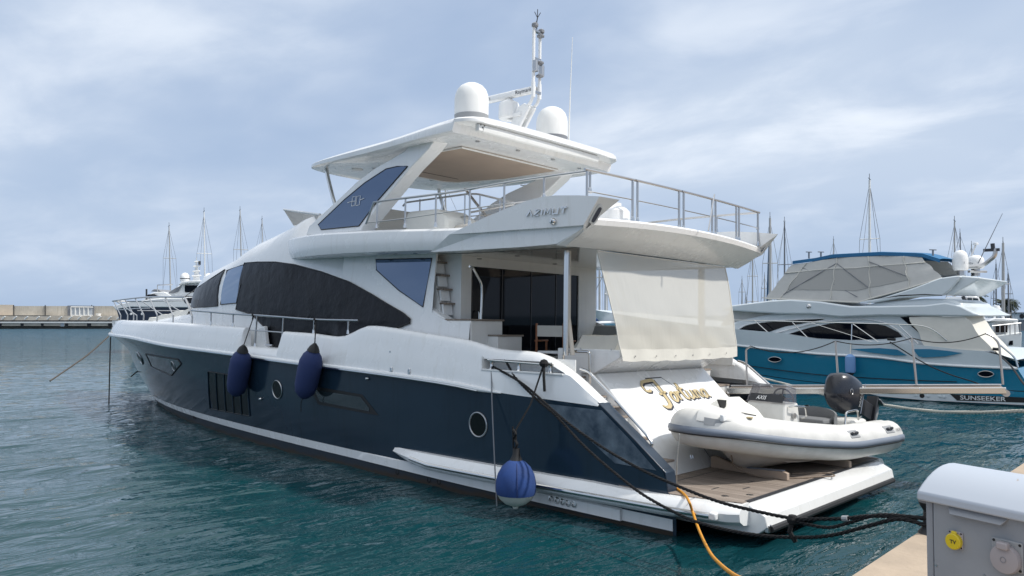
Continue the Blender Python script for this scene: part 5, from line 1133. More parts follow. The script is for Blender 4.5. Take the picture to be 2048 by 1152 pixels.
# ================================================================== quay, bollard, mooring lines
QX_, QZ = -2.55, 1.02
mat('quay_stone', (.40, .32, .24), .85, var=.22, vscale=1.4, bump=.5, bscale=14)
qm = MB().prism([(QX_, -60, QZ-.03), (QX_, 40, QZ-.03), (QX_-.04, 40, QZ), (QX_-30, 40, QZ), (QX_-30, 40, -2), (QX_, 40, -2)][:1]+[(QX_, -60, QZ-.03)][:0]+[], (0, 0, 0)) if False else MB().loft([[(QX_, y, -2), (QX_, y, QZ-.05), (QX_-.05, y, QZ), (QX_-40, y, QZ), (QX_-40, y, -2)] for y in (-60, -30, 0, 8, 30)])
tag(build('quay', qm, 'quay_stone', None, frame='w'), kind='structure')
bl = np.array(Wp(1866, 1014, 'x', QX_-.16)); bl[2] = QZ
bo = thing('bollard', bl, 'short black mooring bollard on the quay edge behind the power pedestal', 'bollard', frame='w')
build('post', MB().lathe([(.13, 0), (.10, .04), (.085, .08), (.08, .20), (.11, .25), (.12, .28), (.06, .31)], bl, n=18), 'rubber', bo, frame='w')
build('horn', MB().tube([bl+np.array([0, .17, .19]), bl+np.array([0, -.17, .19])], .03, 8), 'rubber', bo, frame='w')
def rope(pxs, A, B, r, m_, name, lab, cat='rope', sub=6, twist=True, parent=None):
    pts = spline([A]+[WV(x, y, A, B) for x, y in pxs]+[B], sub)
    o = parent or thing(name, pts[0], lab, cat, frame='w')
    if twist:                                               # three-strand lay
        d = np.cumsum([0]+[np.linalg.norm(pts[i+1]-pts[i]) for i in range(len(pts)-1)]); n = min(900, int(d[-1]/.018)); s_ = np.linspace(0, d[-1], n); c = np.stack([np.interp(s_, d, [p[i] for p in pts]) for i in range(3)], -1)
        mb = MB()
        for k in range(3):
            q = []
            for i in range(n):
                t = c[min(i+1, n-1)]-c[max(i-1, 0)]; t /= np.linalg.norm(t)+1e-9; x = np.cross(t, (0, 0, 1)); x /= np.linalg.norm(x)+1e-9; y = np.cross(x, t); a = s_[i]/(r*6.0)*2*math.pi/1.6+k*2.094
                q.append(c[i]+(x*math.cos(a)+y*math.sin(a))*r*.5)
            mb.tube(q, r*.56, 5)
        build('line', mb, m_, o, frame='w')
    else: build('line', MB().tube(pts, r, 7), m_, o, frame='w')
    return o
A1 = B2W(PY(986, 733, 2.86)); A2 = B2W(PY(1010, 720, 2.84)); BB = bl+np.array([.02, .06, .14])
K1 = WV(1585, 1040, A1, BB)
r1 = rope([(1020, 752), (1055, 775), (1131, 842), (1207, 896), (1284, 940), (1360, 974), (1436, 1003), (1498, 1019), (1585, 1037), (1640, 1038), (1691, 1037), (1750, 1032)], A1, BB, .020, 'rope_black', 'mooring_line', 'upper black mooring line from the port fairlead to the bollard, knotted over the water')
rope([(1620, 1050), (1660, 1055), (1700, 1045), (1760, 1030)], K1, BB, .018, 'rope_black', 'x', '', parent=r1)
kk = B2W(W2B(K1)); build('knot', MB().lathe([(0, -.06), (.05, -.03), (.06, .01), (.04, .05), (0, .06)], kk, n=10).tube([kk, kk+np.array([.02, .03, -.12]), kk+np.array([-.03, 0, -.22])], .026, 6), 'rope_black', r1, frame='w')
wq = WV(1691, 1037, A1, BB); dq = (BB-wq)/np.linalg.norm(BB-wq); xq = np.cross(dq, (0, 0, 1)); build('tape', MB().tube([wq-dq*.03, wq+dq*.03], .03, 10), 'inflatable_grey', r1, frame='w')
rope([(1035, 760), (1075, 800), (1112, 832), (1169, 893), (1226, 943), (1284, 988), (1360, 1030), (1417, 1051), (1498, 1068), (1585, 1075), (1661, 1071), (1737, 1052), (1798, 1038)], A2, BB+np.array([0, .03, -.06]), .020, 'rope_black', 'mooring_line', 'lower black mooring line from the port fairlead, sagging close to the water')
dl = thing('drop_line', A1, 'thin grey line dropping straight from the fairlead past the hull into the water', 'rope', frame='w')
build('line', MB().tube(spline([A1+np.array([.02, .02, 0]), Wp(984, 800, 'y', A1[1]+.16), Wp(990, 940, 'y', A1[1]+.34), np.array([*Wp(995, 1020, 'y', A1[1]+.38)[:2], -.15])], 5), .011, 6), 'grey_plastic', dl, frame='w')
# orange shore hose
h0 = B2W(PZ(1338, 968, .53)); hz_ = thing('shore_cable', h0, 'orange shore hose running over the platform wing and down into the water', 'hose', frame='w')
hp_ = [h0, B2W(PZ(1350, 975, .525)), B2W(PZ(1368, 988, .525)), B2W(PZ(1378, 1003, .53)), B2W(PY(1386, 1026, 3.0)), Wp(1400, 1065, 'x', .15), Wp(1420, 1105, 'x', -.5), Wp(1440, 1128, 'x', -1.2), Wp(1468, 1150, 'x', -2.0), Wp(1500, 1165, 'x', -2.5)]
build('hose', MB().tube(spline(hp_, 6), .018, 9), 'hose_orange', hz_, frame='w')
# bow lines
bt = B2W((27.6, .35, 2.2))
rope([(180, 706), (150, 728)], WV(217, 673, WD(217, 673, 27.), WD(100, 762, 24.)), WD(100, 762, 24.)*np.array([1, 1, 1]), .024, 'rope_dark', 'bow_line', 'brown bow line slanting from the yacht stem down to the water', twist=False)
c0 = WD(221, 674, 27.3); ch_ = thing('bow_chain', c0, 'dark chain hanging straight down from the yacht stem into the water', 'chain', frame='w')
build('chain', MB().tube([c0, WD(219.5, 730, 27.3), np.array([*WD(218, 795, 27.3)[:2], -.1])], .022, 6), 'rope_dark', ch_, frame='w')
e0_ = B2W((24.7, -.4, .9)); rope([], WD(281, 738, 29.5), WD(262, 753, 29.0), .024, 'rope_dark', 'bow_line', 'short brown line running from behind the stem into the water', twist=False)

# ================================================================== gangway to the quay
GP0, GP1 = (3.0, -2.3, 1.), (-1.7, -3.9, 1.)
def gwp(px, py): return WV(px, py, GP0, GP1)
ga, gb = gwp(1462, 777), gwp(2003, 776)
gw = thing('gangway', ga, 'long chrome sided gangway reaching from the yacht stern over the water toward the quay', 'gangway', frame='w')
gd_ = (gb-ga); gl_ = np.linalg.norm(gd_); gd_ /= gl_; gs = np.array([-gd_[1], gd_[0], 0.]); gs /= np.linalg.norm(gs); gu = np.cross(gd_, gs); gu *= 1 if gu[2] > 0 else -1
for k, t0, t1 in ((0, 0, .72), (1, .70, 1.0)):
    build('side_beam', MB().prism([ga+gd_*gl_*t0+gu*.055, ga+gd_*gl_*t1+gu*.055, ga+gd_*gl_*t1-gu*.06, ga+gd_*gl_*t0-gu*.06], gs*(.05-.012*k)), 'chrome', gw, frame='w', bevel=.012)
    build('side_beam', MB().prism([ga+gd_*gl_*t0+gu*.055-gs*.5, ga+gd_*gl_*t1+gu*.055-gs*.5, ga+gd_*gl_*t1-gu*.06-gs*.5, ga+gd_*gl_*t0-gu*.06-gs*.5], -gs*(.05-.012*k)), 'chrome', gw, frame='w', bevel=.012)
build('walkway', MB().prism([ga+gu*.03, gb+gu*.03, gb+gu*.03-gs*.498, ga+gu*.03-gs*.498], -gu*.05), 'teak', gw, frame='w')
build('top_strip', MB().prism([ga+gu*.0555+gs*.04, gb+gu*.0555+gs*.04, gb+gu*.0555-gs*.02, ga+gu*.0555-gs*.02], gu*.012), 'gelcoat', gw, frame='w')
build('end_roller', MB().tube([gb-gu*.05+gs*.02, gb-gu*.05-gs*.5], .06, 10), 'steel', gw, frame='w')
tops = []
for bx, by, tx_, ty_ in ((1494, 775, 1492, 698), (1677, 770, 1671, 682), (1833, 773, 1824, 676), (2006, 774, 1998, 686)):
    b_ = gwp(bx, by); t_ = gwp(tx_, ty_); b_[2] = (ga+gd_*((b_-ga)@gd_))[2]+.06; tops.append(t_)
    if bx in (1494,): pth = round_path([b_, t_, t_-gd_*-.10+np.array([0, 0, .05])], .08)
    elif bx == 2006: pth = round_path([b_, t_, gwp(1985, 672), gwp(1972, 667)], .10); tops[-1] = pth[-1]
    else: pth = [b_, t_]
    if bx == 1494: tops[-1] = pth[-1]
    build('stanchion', MB().tube(pth, .020, 8), 'steel', gw, frame='w')
for i in range(3):
    a, b = tops[i], tops[i+1]; sag = (.17, .10, .12)[i]
    build('hand_rope', MB().tube([a+(b-a)*t-np.array([0, 0, sag*4*t*(1-t)]) for t in np.linspace(0, 1, 14)], .010, 6), 'rope_black', gw, frame='w')

# ================================================================== power pedestal on the quay
mat('pedestal_grey', (.27, .285, .31), .42, var=.07, vscale=5, bump=.06, bscale=120)
m = mat('pedestal_lid', (.42, .46, .52), .38, var=.05, vscale=3); t = m.node_tree; b = t.nodes['Principled BSDF']; c = t.nodes.new('ShaderNodeTexCoord'); n = t.nodes.new('ShaderNodeTexNoise'); n.inputs['Scale'].default_value = 16; n.inputs['Detail'].default_value = 6; n.inputs['Distortion'].default_value = 1.5
n2 = t.nodes.new('ShaderNodeTexNoise'); n2.inputs['Scale'].default_value = 3.2; t.links.new(c.outputs['Object'], n2.inputs[0])
t.links.new(c.outputs['Object'], n.inputs[0]); mu = t.nodes.new('ShaderNodeMath'); mu.operation = 'MULTIPLY'; t.links.new(n.outputs[0], mu.inputs[0]); t.links.new(n2.outputs[0], mu.inputs[1]); r = t.nodes.new('ShaderNodeValToRGB'); r.color_ramp.elements[0].position = .405; r.color_ramp.elements[0].color = (.42, .46, .52, 1); r.color_ramp.elements[1].position = .43; r.color_ramp.elements[1].color = (.30, .24, .19, 1)
t.links.new(mu.outputs[0], r.inputs[0]); t.links.new(r.outputs[0], b.inputs['Base Color'])
mat('socket_yellow', (.62, .47, .015), .4); mat('socket_grey', (.34, .31, .32), .5)
f2 = np.array([wf[0], wf[1], 0]); f2 /= np.linalg.norm(f2); rt = np.array([wr[0], wr[1], 0]); rt /= np.linalg.norm(rt)
az = R_(-30); pe = -(f2*math.cos(az)+rt*math.sin(az)); pd = f2*math.cos(R_(60))+rt*math.sin(R_(60)); up_ = np.array([0, 0, 1.])
pc = WD(1846, 998, 3.55); LH = pc[2]; po = np.array([pc[0], pc[1], QZ]); PW_, PDp = .62, .42
ped = thing('power_pedestal', po, 'grey steel shore power pedestal with a rounded lid and sockets, close by on the quay', 'power pedestal', frame='w')
def pq(a, d, h): return po+pe*a+pd*d+up_*(h-QZ)
prof_ = [(.0, QZ), (.0, LH), (PDp, LH), (PDp, QZ)]
build('cabinet', MB().loft([[pq(a+ (0 if h > QZ+.1 else 0), d, h) for d, h in prof_] for a in (.045, PW_)]), 'pedestal_grey', ped, frame='w', bevel=.006)
build('corner_post', MB().loft([[pq(a, d, h) for d, h in ((.012, QZ), (.012, LH), (PDp-.01, LH), (PDp-.01, QZ))] for a in (.005, .036)]), 'pedestal_grey', ped, frame='w', bevel=.004)
build('gap', MB().loft([[pq(a, d, h) for d, h in ((.02, QZ), (.02, LH), (.1, LH), (.1, QZ))] for a in (.0365, .0445)]), 'rubber', ped, frame='w')
lid = []
for a in (-.012, PW_+.012):
    s_ = [(-.03, LH-.002), (-.03, LH+.034)]
    for k in range(1, 12): q = math.pi*k/12; s_.append((-.03+(PDp+.06)*k/12, LH+.034+.105*(1-(2*k/12-1)**2)))
    s_ += [(PDp+.03, LH+.034), (PDp+.03, LH-.002)]; lid.append([pq(a, d, h) for d, h in s_])
build('lid', MB().loft(lid), 'pedestal_lid', ped, frame='w', sharp=40, bevel=.008)
build('lamp_hood', MB().prism([pq(.115, -.003, LH-.004), pq(.135, -.03, LH-.035), pq(.35, -.03, LH-.035), pq(.37, -.003, LH-.004)], pd*.02), 'pedestal_grey', ped, frame='w', bevel=.004)
def onf(px, py):                                            # point on the cabinet front
    d = HEEL@ray(px, py); return CWD+d*(((po-CWD)@pd)/(d@pd))
def plate(c, w, h, m_, name, par, th=.008, bv=.006): return build(name, MB().box(c-pd*th/2, (w, h, th), [pe, up_, pd]), m_, par, frame='w', bevel=bv)
def disc(c, prof, m_, name, par, n=24): return build(name, MB().lathe(prof, c, ax=[pe, up_, -pd], n=n), m_, par, frame='w')
s1 = onf(1913, 1079); sk1 = plate(s1, .062, .072, 'socket_grey', 'socket', ped)
disc(s1+up_*-.006-pe*.002, [(.0, .006), (.034, .008), (.034, .024), (.030, .028), (0, .028)], 'socket_yellow', 'socket_cap', sk1); plate(s1+up_*.026-pd*.012, .024, .026, 'socket_yellow', 'hinge', sk1, .012)
build('lettering', text_mb('TV', s1-pd*.029-pe*.012-up_*.013, pe, up_, .022, .001, bold=.02), 'ink', sk1, frame='w', fix=False)
for i, j in ((-1, -1), (1, -1), (1, 1), (-1, 1)): disc(s1+pe*i*.025+up_*j*.03-pd*.008, [(.004, 0), (.003, .002)], 'rubber', 'screw', sk1, 8)
s2 = onf(2016, 1110); sk2 = plate(s2, .122, .122, 'inflatable_grey', 'socket', ped)
disc(s2-up_*.014, [(.0, .006), (.058, .008), (.06, .02), (.055, .032), (.03, .036), (0, .037)], 'socket_grey', 'socket_cap', sk2, 32); plate(s2+up_*.042-pd*.02, .045, .03, 'socket_grey', 'hinge', sk2, .03)
build('emblem', MB().tube([s2-up_*.014-pd*.038+pe*.011*math.cos(q)+up_*.011*math.sin(q) for q in np.linspace(0, 2*math.pi, 14, endpoint=False)], .0012, 4, closed=True), 'grey_plastic', sk2, frame='w')
for i, j in ((-1, -1), (1, -1), (1, 1), (-1, 1)): disc(s2+pe*i*.051+up_*j*.051-pd*.008, [(.006, 0), (.005, .003)], 'rubber', 'screw', sk2, 8)
for px, py in ((1873, 1131), (1969, 1151), (1984, 1037), (1915, 1019)): disc(onf(px, py), [(.006, 0), (.005, .003), (0, .003)], 'steel', 'screw', ped, 8)
# ================================================================== blue flybridge yacht moored beyond the gangway
mat('boat_blue', (.010, .19, .31), .16, coat=.8, var=.06, vscale=.7)
mat('boat_blue_light', (.03, .20, .33), .2, coat=.6)
mat('pale_gelcoat', (.66, .71, .73), .3, coat=.4, var=.03)
mat('bimini_blue', (.018, .13, .28), .8, var=.12, bump=.2, bscale=8)
mat('fender_pale', (.18, .33, .60), .6)
YP = -17.9; YC = -20.5
def S(px, py, y=YP): return Wp(px, py, 'y', y)
def SX(px, py, y=YP): p = S(px, py, y); return (p[0], p[2])
bb_ = thing('motor_yacht', S(1700, 800), 'teal blue and pale grey flybridge yacht with a canvas enclosed top, moored beyond the gangway', 'yacht', frame='w')
def curve(pts, y=YP, extra=()): return smooth_tab([SX(px, py, y) for px, py in pts]+list(extra))
KN = curve([(1500, 694), (1560, 700), (1640, 708), (1748, 714), (1850, 727), (1940, 733), (2033, 737)], extra=[(19.5, 2.55)])
GU = curve([(1480, 659), (1560, 666), (1640, 678), (1700, 682), (1760, 684), (1850, 691), (1930, 700), (1985, 703), (2010, 718)], extra=[(19.5, 3.25)])
CH = curve([(1530, 751), (1606, 761), (1677, 768), (1748, 772), (1850, 774), (1950, 776)], extra=[(19.5, 1.6)])
xst = SX(2034, 737)[0]; xaft = SX(2062, 770)[0]
def hb_(x, t):                                             # half beam at height fraction t (0 chine, 1 gunwale)
    L = lerp(18.2, 20.0, t); x0 = lerp(6, 10, t); b = 2.6-.12*(1-t)
    return b if x < x0 else max(0., b*(1-min(1, (x-x0)/(L-x0))**2.3))
def shell(lo, hi, t0, t1, xa0, xa1, n=40, k=5, out=0.):
    rows = []
    for j in range(k+1):
        v = j/k; t = lerp(t0, t1, v); xa = lerp(xa0, xa1, v); L = lerp(18.2, 20.0, t); rows.append([(lerp(xa, L, i/n), YC+hb_(lerp(xa, L, i/n), t)+out, lerp(lo(lerp(xa, L, i/n)), hi(lerp(xa, L, i/n)), v)) for i in range(n+1)])
    return rows
def both_w(mb):
    m = MB().add([(x, 2*YC-y, z) for x, y, z in mb.v], [tuple(reversed(f)) for f in mb.f]); mb.add(m.v, m.f); return mb
h_ = MB().grid(shell(CH, KN, 0., .6, xaft, xst)); h_.grid([[(p[0], p[1], p[2]) for p in shell(lambda x: -.4, CH, 0, 0, xaft, xaft, k=3)[0]], shell(lambda x: -.4, CH, 0, 0, xaft, xaft, k=3)[-1]])
hull2 = build('hull', both_w(h_), 'boat_blue', bb_, frame='w', sharp=40)
build('bottom', both_w(MB().grid([[(x, YC+hb_(x, 0)-.35*(1-v)+.012, lerp(-.3, CH(x)-.02, v)) for x in np.linspace(xaft, 18.0, 40)] for v in (0, .5, 1)])), 'rubber', bb_, frame='w', fix=False)
build('topsides', both_w(MB().grid(shell(KN, GU, .6, 1., xst, SX(2000, 705)[0], out=0.004))), 'pale_gelcoat', bb_, frame='w')
build('rub_band', MB().tube([(x, YC+hb_(x, .6)+.02, KN(x)) for x in np.linspace(xst, 19, 40)], .045, 8), 'gelcoat', bb_, frame='w')
build('style_line', MB().tube([(x, YC+hb_(x, .22)+.012, lerp(CH(x), KN(x), .26)) for x in np.linspace(2.5, 17, 30)], .014, 5), 'rubber', bb_, frame='w')
build('foredeck', MB().grid([[(x, YC+hb_(x, 1)*s, GU(x)-.02) for s in (1, .5, 0, -.5, -1)] for x in np.linspace(xst, 19.8, 30)]), 'pale_gelcoat', bb_, frame='w')
build('transom', MB().prism([(xst, YC+2.5, KN(xst)), (xst, YC-2.5, KN(xst)), (xaft, YC-2.45, .3), (xaft, YC+2.45, .3)], (.1, 0, 0)), 'boat_blue_light', bb_, frame='w')
bp_ = build('bathing_platform', MB().prism([(xaft+1.2, YC+2.5, .55), (-2.0, YC+2.4, .5), (-2.0, YC-2.4, .5), (xaft+1.2, YC-2.5, .55)], (0, 0, -.16)), 'boat_blue_light', bb_, frame='w', bevel=.03)
# low side pontoon with rivets and the maker's name on black
sp0, sp1 = S(1760, 792), S(2075, 803)
def sk(px, py, off=.08): p = S(px, py, YP+off); return p
lowp = [sk(1690, 777), sk(1748, 780), sk(1850, 785), sk(2075, 799), sk(2075, 812), sk(1850, 801), sk(1760, 793)]
lo_ = build('side_skirt', MB().prism(lowp, (0, -.14, 0)), 'pale_gelcoat', bb_, frame='w', bevel=.012)
nb = [sk(1900, 788, .085), sk(2072, 796, .085), sk(2072, 806, .085), sk(1914, 801, .085)]
npn = build('name_panel', MB().prism(nb, (0, .004, 0)), 'rubber', lo_, frame='w')
n0, n1 = sk(1920, 799.5, .093), sk(2020, 803.5, .093); en = n1-n0; lw2 = np.linalg.norm(en); en /= lw2; kn_ = np.array([0, 0, 1.])-en*en[2]
build('lettering', text_mb('SUNSEEKER', n0+kn_*.01, en*1.32, kn_, lw2/7.4, .004, bold=.012), 'gelcoat', npn, frame='w', fix=False)
for px, py in ((1831, 790.5), (1856, 792), (1880, 793), (1888, 794)): build('rivet', MB().lathe([(.05, 0), (.04, .02), (0, .025)], sk(px, py, .085), ax=[(1, 0, 0), (0, 0, 1), (0, 1, 0)], n=10), 'pale_gelcoat', lo_, frame='w')
build('outlet', MB().lathe([(.08, .004), (0, .006)], sk(1844, 791.5, .085), ax=[(1, 0, 0), (0, 0, 1), (0, 1, 0)], n=14), 'rubber', lo_, frame='w')
# portholes, blue flash on the topsides, dark side windows
def sheet(name, pts, off, m_, parent=bb_, th=.006, y=YP, **k): return build(name, MB().prism([S(px, py, y)+np.array([0, off, 0]) for px, py in pts], (0, th, 0)), m_, parent, frame='w', **k)
def lens_px(cx_, cy_, a, b, tilt=0): return [(cx_+a*math.cos(t), cy_+tilt*a*math.cos(t)+b*math.copysign(abs(math.sin(t))**1.25, math.sin(t))) for t in np.linspace(0, 2*math.pi, 22, endpoint=False)]
for cx_, cy_ in ((1550, 719), (1972, 748)):
    o = sheet('porthole', lens_px(cx_, cy_, 15 if cx_ > 1600 else 12, 5.6 if cx_ > 1600 else 4.6, .02), .02, 'black_glass', fix=True)
    build('porthole_ring', MB().tube([S(a, b)+np.array([0, .028, 0]) for a, b in lens_px(cx_, cy_, 16 if cx_ > 1600 else 13, 6.2 if cx_ > 1600 else 5.2, .02)], .012, 6, closed=True), 'steel', o, frame='w')
sheet('colour_flash', [(1700, 698), (1760, 696), (1795, 699), (1815, 711), (1790, 711), (1740, 705)], .03, 'boat_blue_light')
sheet('colour_flash', [(1826, 698), (1860, 698), (1900, 702), (1926, 706), (1890, 713), (1850, 715), (1838, 713)], .03, 'boat_blue_light')
# deckhouse sides stand in 0.45 m
YH = YP-.45
def slab(name, pts, m_, y0, y1, bev=.05, parent=bb_, **k): return build(name, MB().prism([S(px, py, y0) for px, py in pts], (0, y1-y0, 0)), m_, parent, frame='w', bevel=bev, **k)
dh = slab('deckhouse', [(1440, 690), (1440, 655), (1480, 640), (1540, 628), (1600, 621), (1700, 615), (1790, 612), (1806, 620), (1850, 672), (1868, 700)], 'pale_gelcoat', YH, 2*YC-YH, .10)
sheet('side_window', [(1474, 659), (1500, 649), (1540, 644), (1600, 640), (1643, 637), (1648, 639), (1600, 648), (1570, 653), (1538, 664)], .012, 'black_glass', dh, y=YH)
sheet('side_window', [(1574, 669), (1620, 655), (1660, 647), (1700, 645), (1740, 646), (1770, 651), (1796, 664), (1806, 674), (1770, 678), (1700, 680), (1640, 677)], .012, 'black_glass', dh, y=YH)
for a in ([(1545, 668), (1590, 656), (1640, 644), (1700, 639), (1745, 640), (1785, 653), (1830, 690)], [(1474, 660), (1500, 648), (1560, 641), (1650, 636)]):
    build('window_moulding', MB().tube(spline([S(px, py, YH)+np.array([0, .02, 0]) for px, py in a], 5), .05, 8, flat=.6), 'gelcoat', dh, frame='w')
slab('windscreen_cover', [(1440, 652), (1462, 617), (1500, 607), (1555, 607), (1590, 612), (1616, 624), (1616, 628), (1560, 636), (1500, 643)], 'canvas_grey', YH-.15, 2*YC-YH+.15, .12)
# roof moulding running aft into the flybridge overhang
slab('roof', [(1440, 620), (1462, 611), (1540, 601), (1580, 599), (1640, 603), (1700, 612), (1760, 612), (1850, 610), (1890, 605), (1920, 611), (1950, 626), (1962, 631), (1940, 633), (1850, 632), (1760, 631), (1680, 634), (1620, 628), (1560, 628)], 'pale_gelcoat', YP-.22, 2*YC-YP+.22, .12)
slab('roof_step', [(1716, 613), (1760, 604), (1850, 597), (1900, 598), (1922, 606), (1930, 616), (1800, 618)], 'pale_gelcoat', YP-.5, 2*YC-YP+.5, .08)
wgs = [(1716, 604), (1760, 597), (1830, 575), (1880, 556), (1918, 551), (1922, 553), (1900, 580), (1885, 591), (1800, 596), (1745, 606)]
for y0, y1 in ((YP-.35, YP-.70), (2*YC-YP+.35, 2*YC-YP+.70)): slab('flybridge_wing', wgs, 'pale_gelcoat', y0, y1, .06)
slab('radar_arch', [(1882, 556), (1925, 551), (1962, 555), (1958, 560), (1905, 590), (1886, 589), (1915, 566)], 'pale_gelcoat', YP-.52, 2*YC-YP+.52, .05)
slab('wing_line', [(1760, 597), (1800, 590), (1850, 588), (1884, 590), (1884, 591.5), (1850, 590), (1800, 592.5)], 'rubber', YP-.347, YP-.352, 0)
# bimini and its canvas curtains
TPx = [(1585, 522), (1630, 516), (1663, 509), (1700, 507), (1758, 504), (1830, 506), (1845, 507), (1880, 518)]
rows = []
for px, py in TPx:
    p = S(px, py, YP-.9); q = p.copy(); q[1] = 2*YC-p[1]; row = []
    for j in range(11): v = j/10; row.append((p[0], lerp(p[1], q[1], v), p[2]+.07*math.sin(math.pi*v)**.6))
    rows.append([(row[0][0], row[0][1]+.02, row[0][2]-.13)]+row+[(row[-1][0], row[-1][1]-.02, row[-1][2]-.13)])
bim = build('bimini_top', MB().grid(rows), 'bimini_blue', bb_, frame='w', sharp=60)
TB = curve(TPx, YP-.9); bot = [(1532, 597), (1560, 598), (1600, 600), (1660, 602), (1715, 605), (1740, 597), (1770, 590), (1820, 576), (1886, 556)]
BX = [S(px, py, YP-.45) for px, py in bot]; topx = np.linspace(S(1583, 524, YP-.9)[0], S(1842, 515, YP-.9)[0], 9); rows = []
for i in range(9):
    b = BX[i]; tx_ = topx[i]; tz_ = TB(tx_)-.14; row = []
    for j in range(9): v = j/8; row.append((lerp(b[0], tx_, v)+.03*math.sin(j*2+i), lerp(b[1], YP-.9, v)+.03*math.sin(i*2.3+j*1.3), lerp(b[2], tz_, v)))
    rows.append(row)
cur = build('canvas_curtain', MB().grid(rows), 'canvas_grey', bb_, frame='w', sharp=70)
fr = [[(p[0], 2*YC-p[1], p[2]) for p in r] for r in rows]; build('canvas_curtain', MB().grid(fr), 'canvas_grey', bb_, frame='w', sharp=70)
build('front_curtain', MB().grid([rows[0], [(p[0]+.5, YC, p[2]+.05) for p in rows[0]], fr[0]]), 'canvas_grey', bb_, frame='w', sharp=70)
build('window_panel', MB().grid([[np.array(rows[i][j])+np.array([0, .015, .01]) for j in (2, 3, 4, 5, 6)] for i in range(1, 8)]), 'window_mesh', cur, frame='w', fix=False)
for i in (1, 3, 5, 7): build('seam', MB().tube([np.array(p)+np.array([0, .02, 0]) for p in rows[i]], .018, 5), 'canvas', cur, frame='w')
build('seam', MB().tube([np.array(r[6])+np.array([0, .02, 0]) for r in rows], .02, 5), 'canvas', cur, frame='w'); build('seam', MB().tube([np.array(r[0])+np.array([0, .02, 0]) for r in rows], .03, 5), 'canvas', cur, frame='w')
for a, b in (((1, 1), (3, 7)), ((3, 7), (5, 2)), ((1, 7), (4, 1)), ((5, 7), (7, 3))): build('frame_tube', MB().tube([np.array(rows[a[0]][a[1]])-np.array([0, -.022, 0]), (np.array(rows[a[0]][a[1]])+np.array(rows[b[0]][b[1]]))/2+np.array([0, .03, 0]), np.array(rows[b[0]][b[1]])+np.array([0, .022, 0])], .016, 5), 'grey_plastic', cur, frame='w')
for px in (1618, 1642, 1866): q = S(px, 517 if px < 1700 else 514, YP-1.2); build('snap_post', MB().tube([q, q+np.array([0, 0, .25])], .035, 6).tube([q+np.array([-.12, 0, .25]), q+np.array([.12, 0, .27])], .02, 5), 'grey_plastic', bim, frame='w')
# aft cockpit canvas
ac = [[S(1818, 634, YP-.3), S(1850, 692, YP-.05)], [S(1850, 633, YP-.3), S(1880, 697, YP-.05)], [S(1900, 633, YP-.3), S(1935, 702, YP-.05)], [S(1930, 633, YP-.3), S(1985, 702, YP-.05)], [S(1962, 632, YP-1.6), S(2040, 726, YP-1.0)], [S(1962, 632, YP-4.0), S(2040, 726, YP-4.2)]]
build('cockpit_canvas', MB().grid([[lerp(a, b, v)+np.array([.04*math.sin(9*v+i), .03*math.sin(7*v+i*2), 0]) for v in np.linspace(0, 1, 8)] for i, (a, b) in enumerate(ac)]), 'canvas', bb_, frame='w', sharp=60)
slab('aft_window', [(1800, 634), (1822, 634), (1846, 662), (1850, 672), (1836, 664)], 'black_glass', YH+.02, YH+.01, 0)
# rails along the side deck
rl2 = [S(px, py, YP-.08) for px, py in [(1440, 640), (1500, 641), (1620, 644), (1700, 646), (1800, 649), (1845, 652), (1870, 662), (1894, 681)]]
rg = build('side_rail', MB().tube(spline(rl2, 4), .022, 7), 'chrome', bb_, frame='w')
for a, b in (((1508, 640), (1541, 669)), ((1585, 645), (1618, 678)), ((1706, 648), (1757, 684)), ((1797, 650), (1836, 687)), ((1620, 645), (1745, 684)), ((1704, 648), (1703, 680))): build('post', MB().tube([S(*a, YP-.08), S(*b, YP-.05)], .020 if b[0] != 1745 else .012, 6), 'chrome', rg, frame='w')
build('mooring_cleat', MB().tube([S(1774, 681)+np.array([0, -.05, .05]), S(1790, 682)+np.array([0, -.05, .05])], .05, 8), 'rubber', bb_, frame='w'); build('mooring_cleat', MB().tube([S(1985, 701)+np.array([0, -.05, .05]), S(1998, 702)+np.array([0, -.05, .05])], .05, 8), 'rubber', bb_, frame='w')
build('deck_camera', MB().lathe([(.10, 0), (.12, .06), (.06, .13), (0, .14)], S(1619, 613, YP-.3), ax=[(1, 0, 0), (0, 0, 1), (0, 1, 0)], n=12), 'chrome', bb_, frame='w')
build('stern_rail', MB().tube(round_path([S(2000, 690), S(2030, 715), S(2036, 735)], .2), .03, 7), 'chrome', bb_, frame='w')
# domes, mast arm, whips
for px, pb, pt_, r, y in ((1921, 541, 500, .355, YP-1.3), (1951, 537, 510, .30, YP-3.2)):
    b = S(px, pb, y); H_ = S(px, pt_, y)[2]-b[2]; r = abs((S(px+22, pb, y)-S(px-22, pb, y))@np.array([wr[0], wr[1], 0]))/2 if px == 1921 else r
    dm = build('satellite_dome', MB().lathe([(r*.86, 0), (r*.97, H_*.08), (r, H_*.25), (r, H_*.5), (r*.93, H_*.72), (r*.74, H_*.88), (r*.4, H_*.97), (0, H_)], b, n=26), 'gelcoat', bb_, frame='w')
    build('dome_legs', MB().lathe([(r*.5, -.28), (r*.5, .02)], b, n=8), 'steel', dm, frame='w')
    if px == 1921:
        e = np.array([wr[0], wr[1], 0]); e /= np.linalg.norm(e); n_ = np.array([-wf[0], -wf[1], 0]); n_ /= np.linalg.norm(n_); build('lettering', text_mb('Raymarine', b+n_*(r*1.02)-e*.03+np.array([0, 0, H_*.30]), e*.9-n_*.42, (0, 0, 1), .115, .01), 'ink', dm, frame='w', fix=False)
ma = build('mast_arm', MB().tube(round_path([S(px, py, YP-2.2) for px, py in [(1936, 534), (1965, 532), (1990, 512), (1991, 497)]], .15), .075, 8), 'steel', bb_, frame='w')
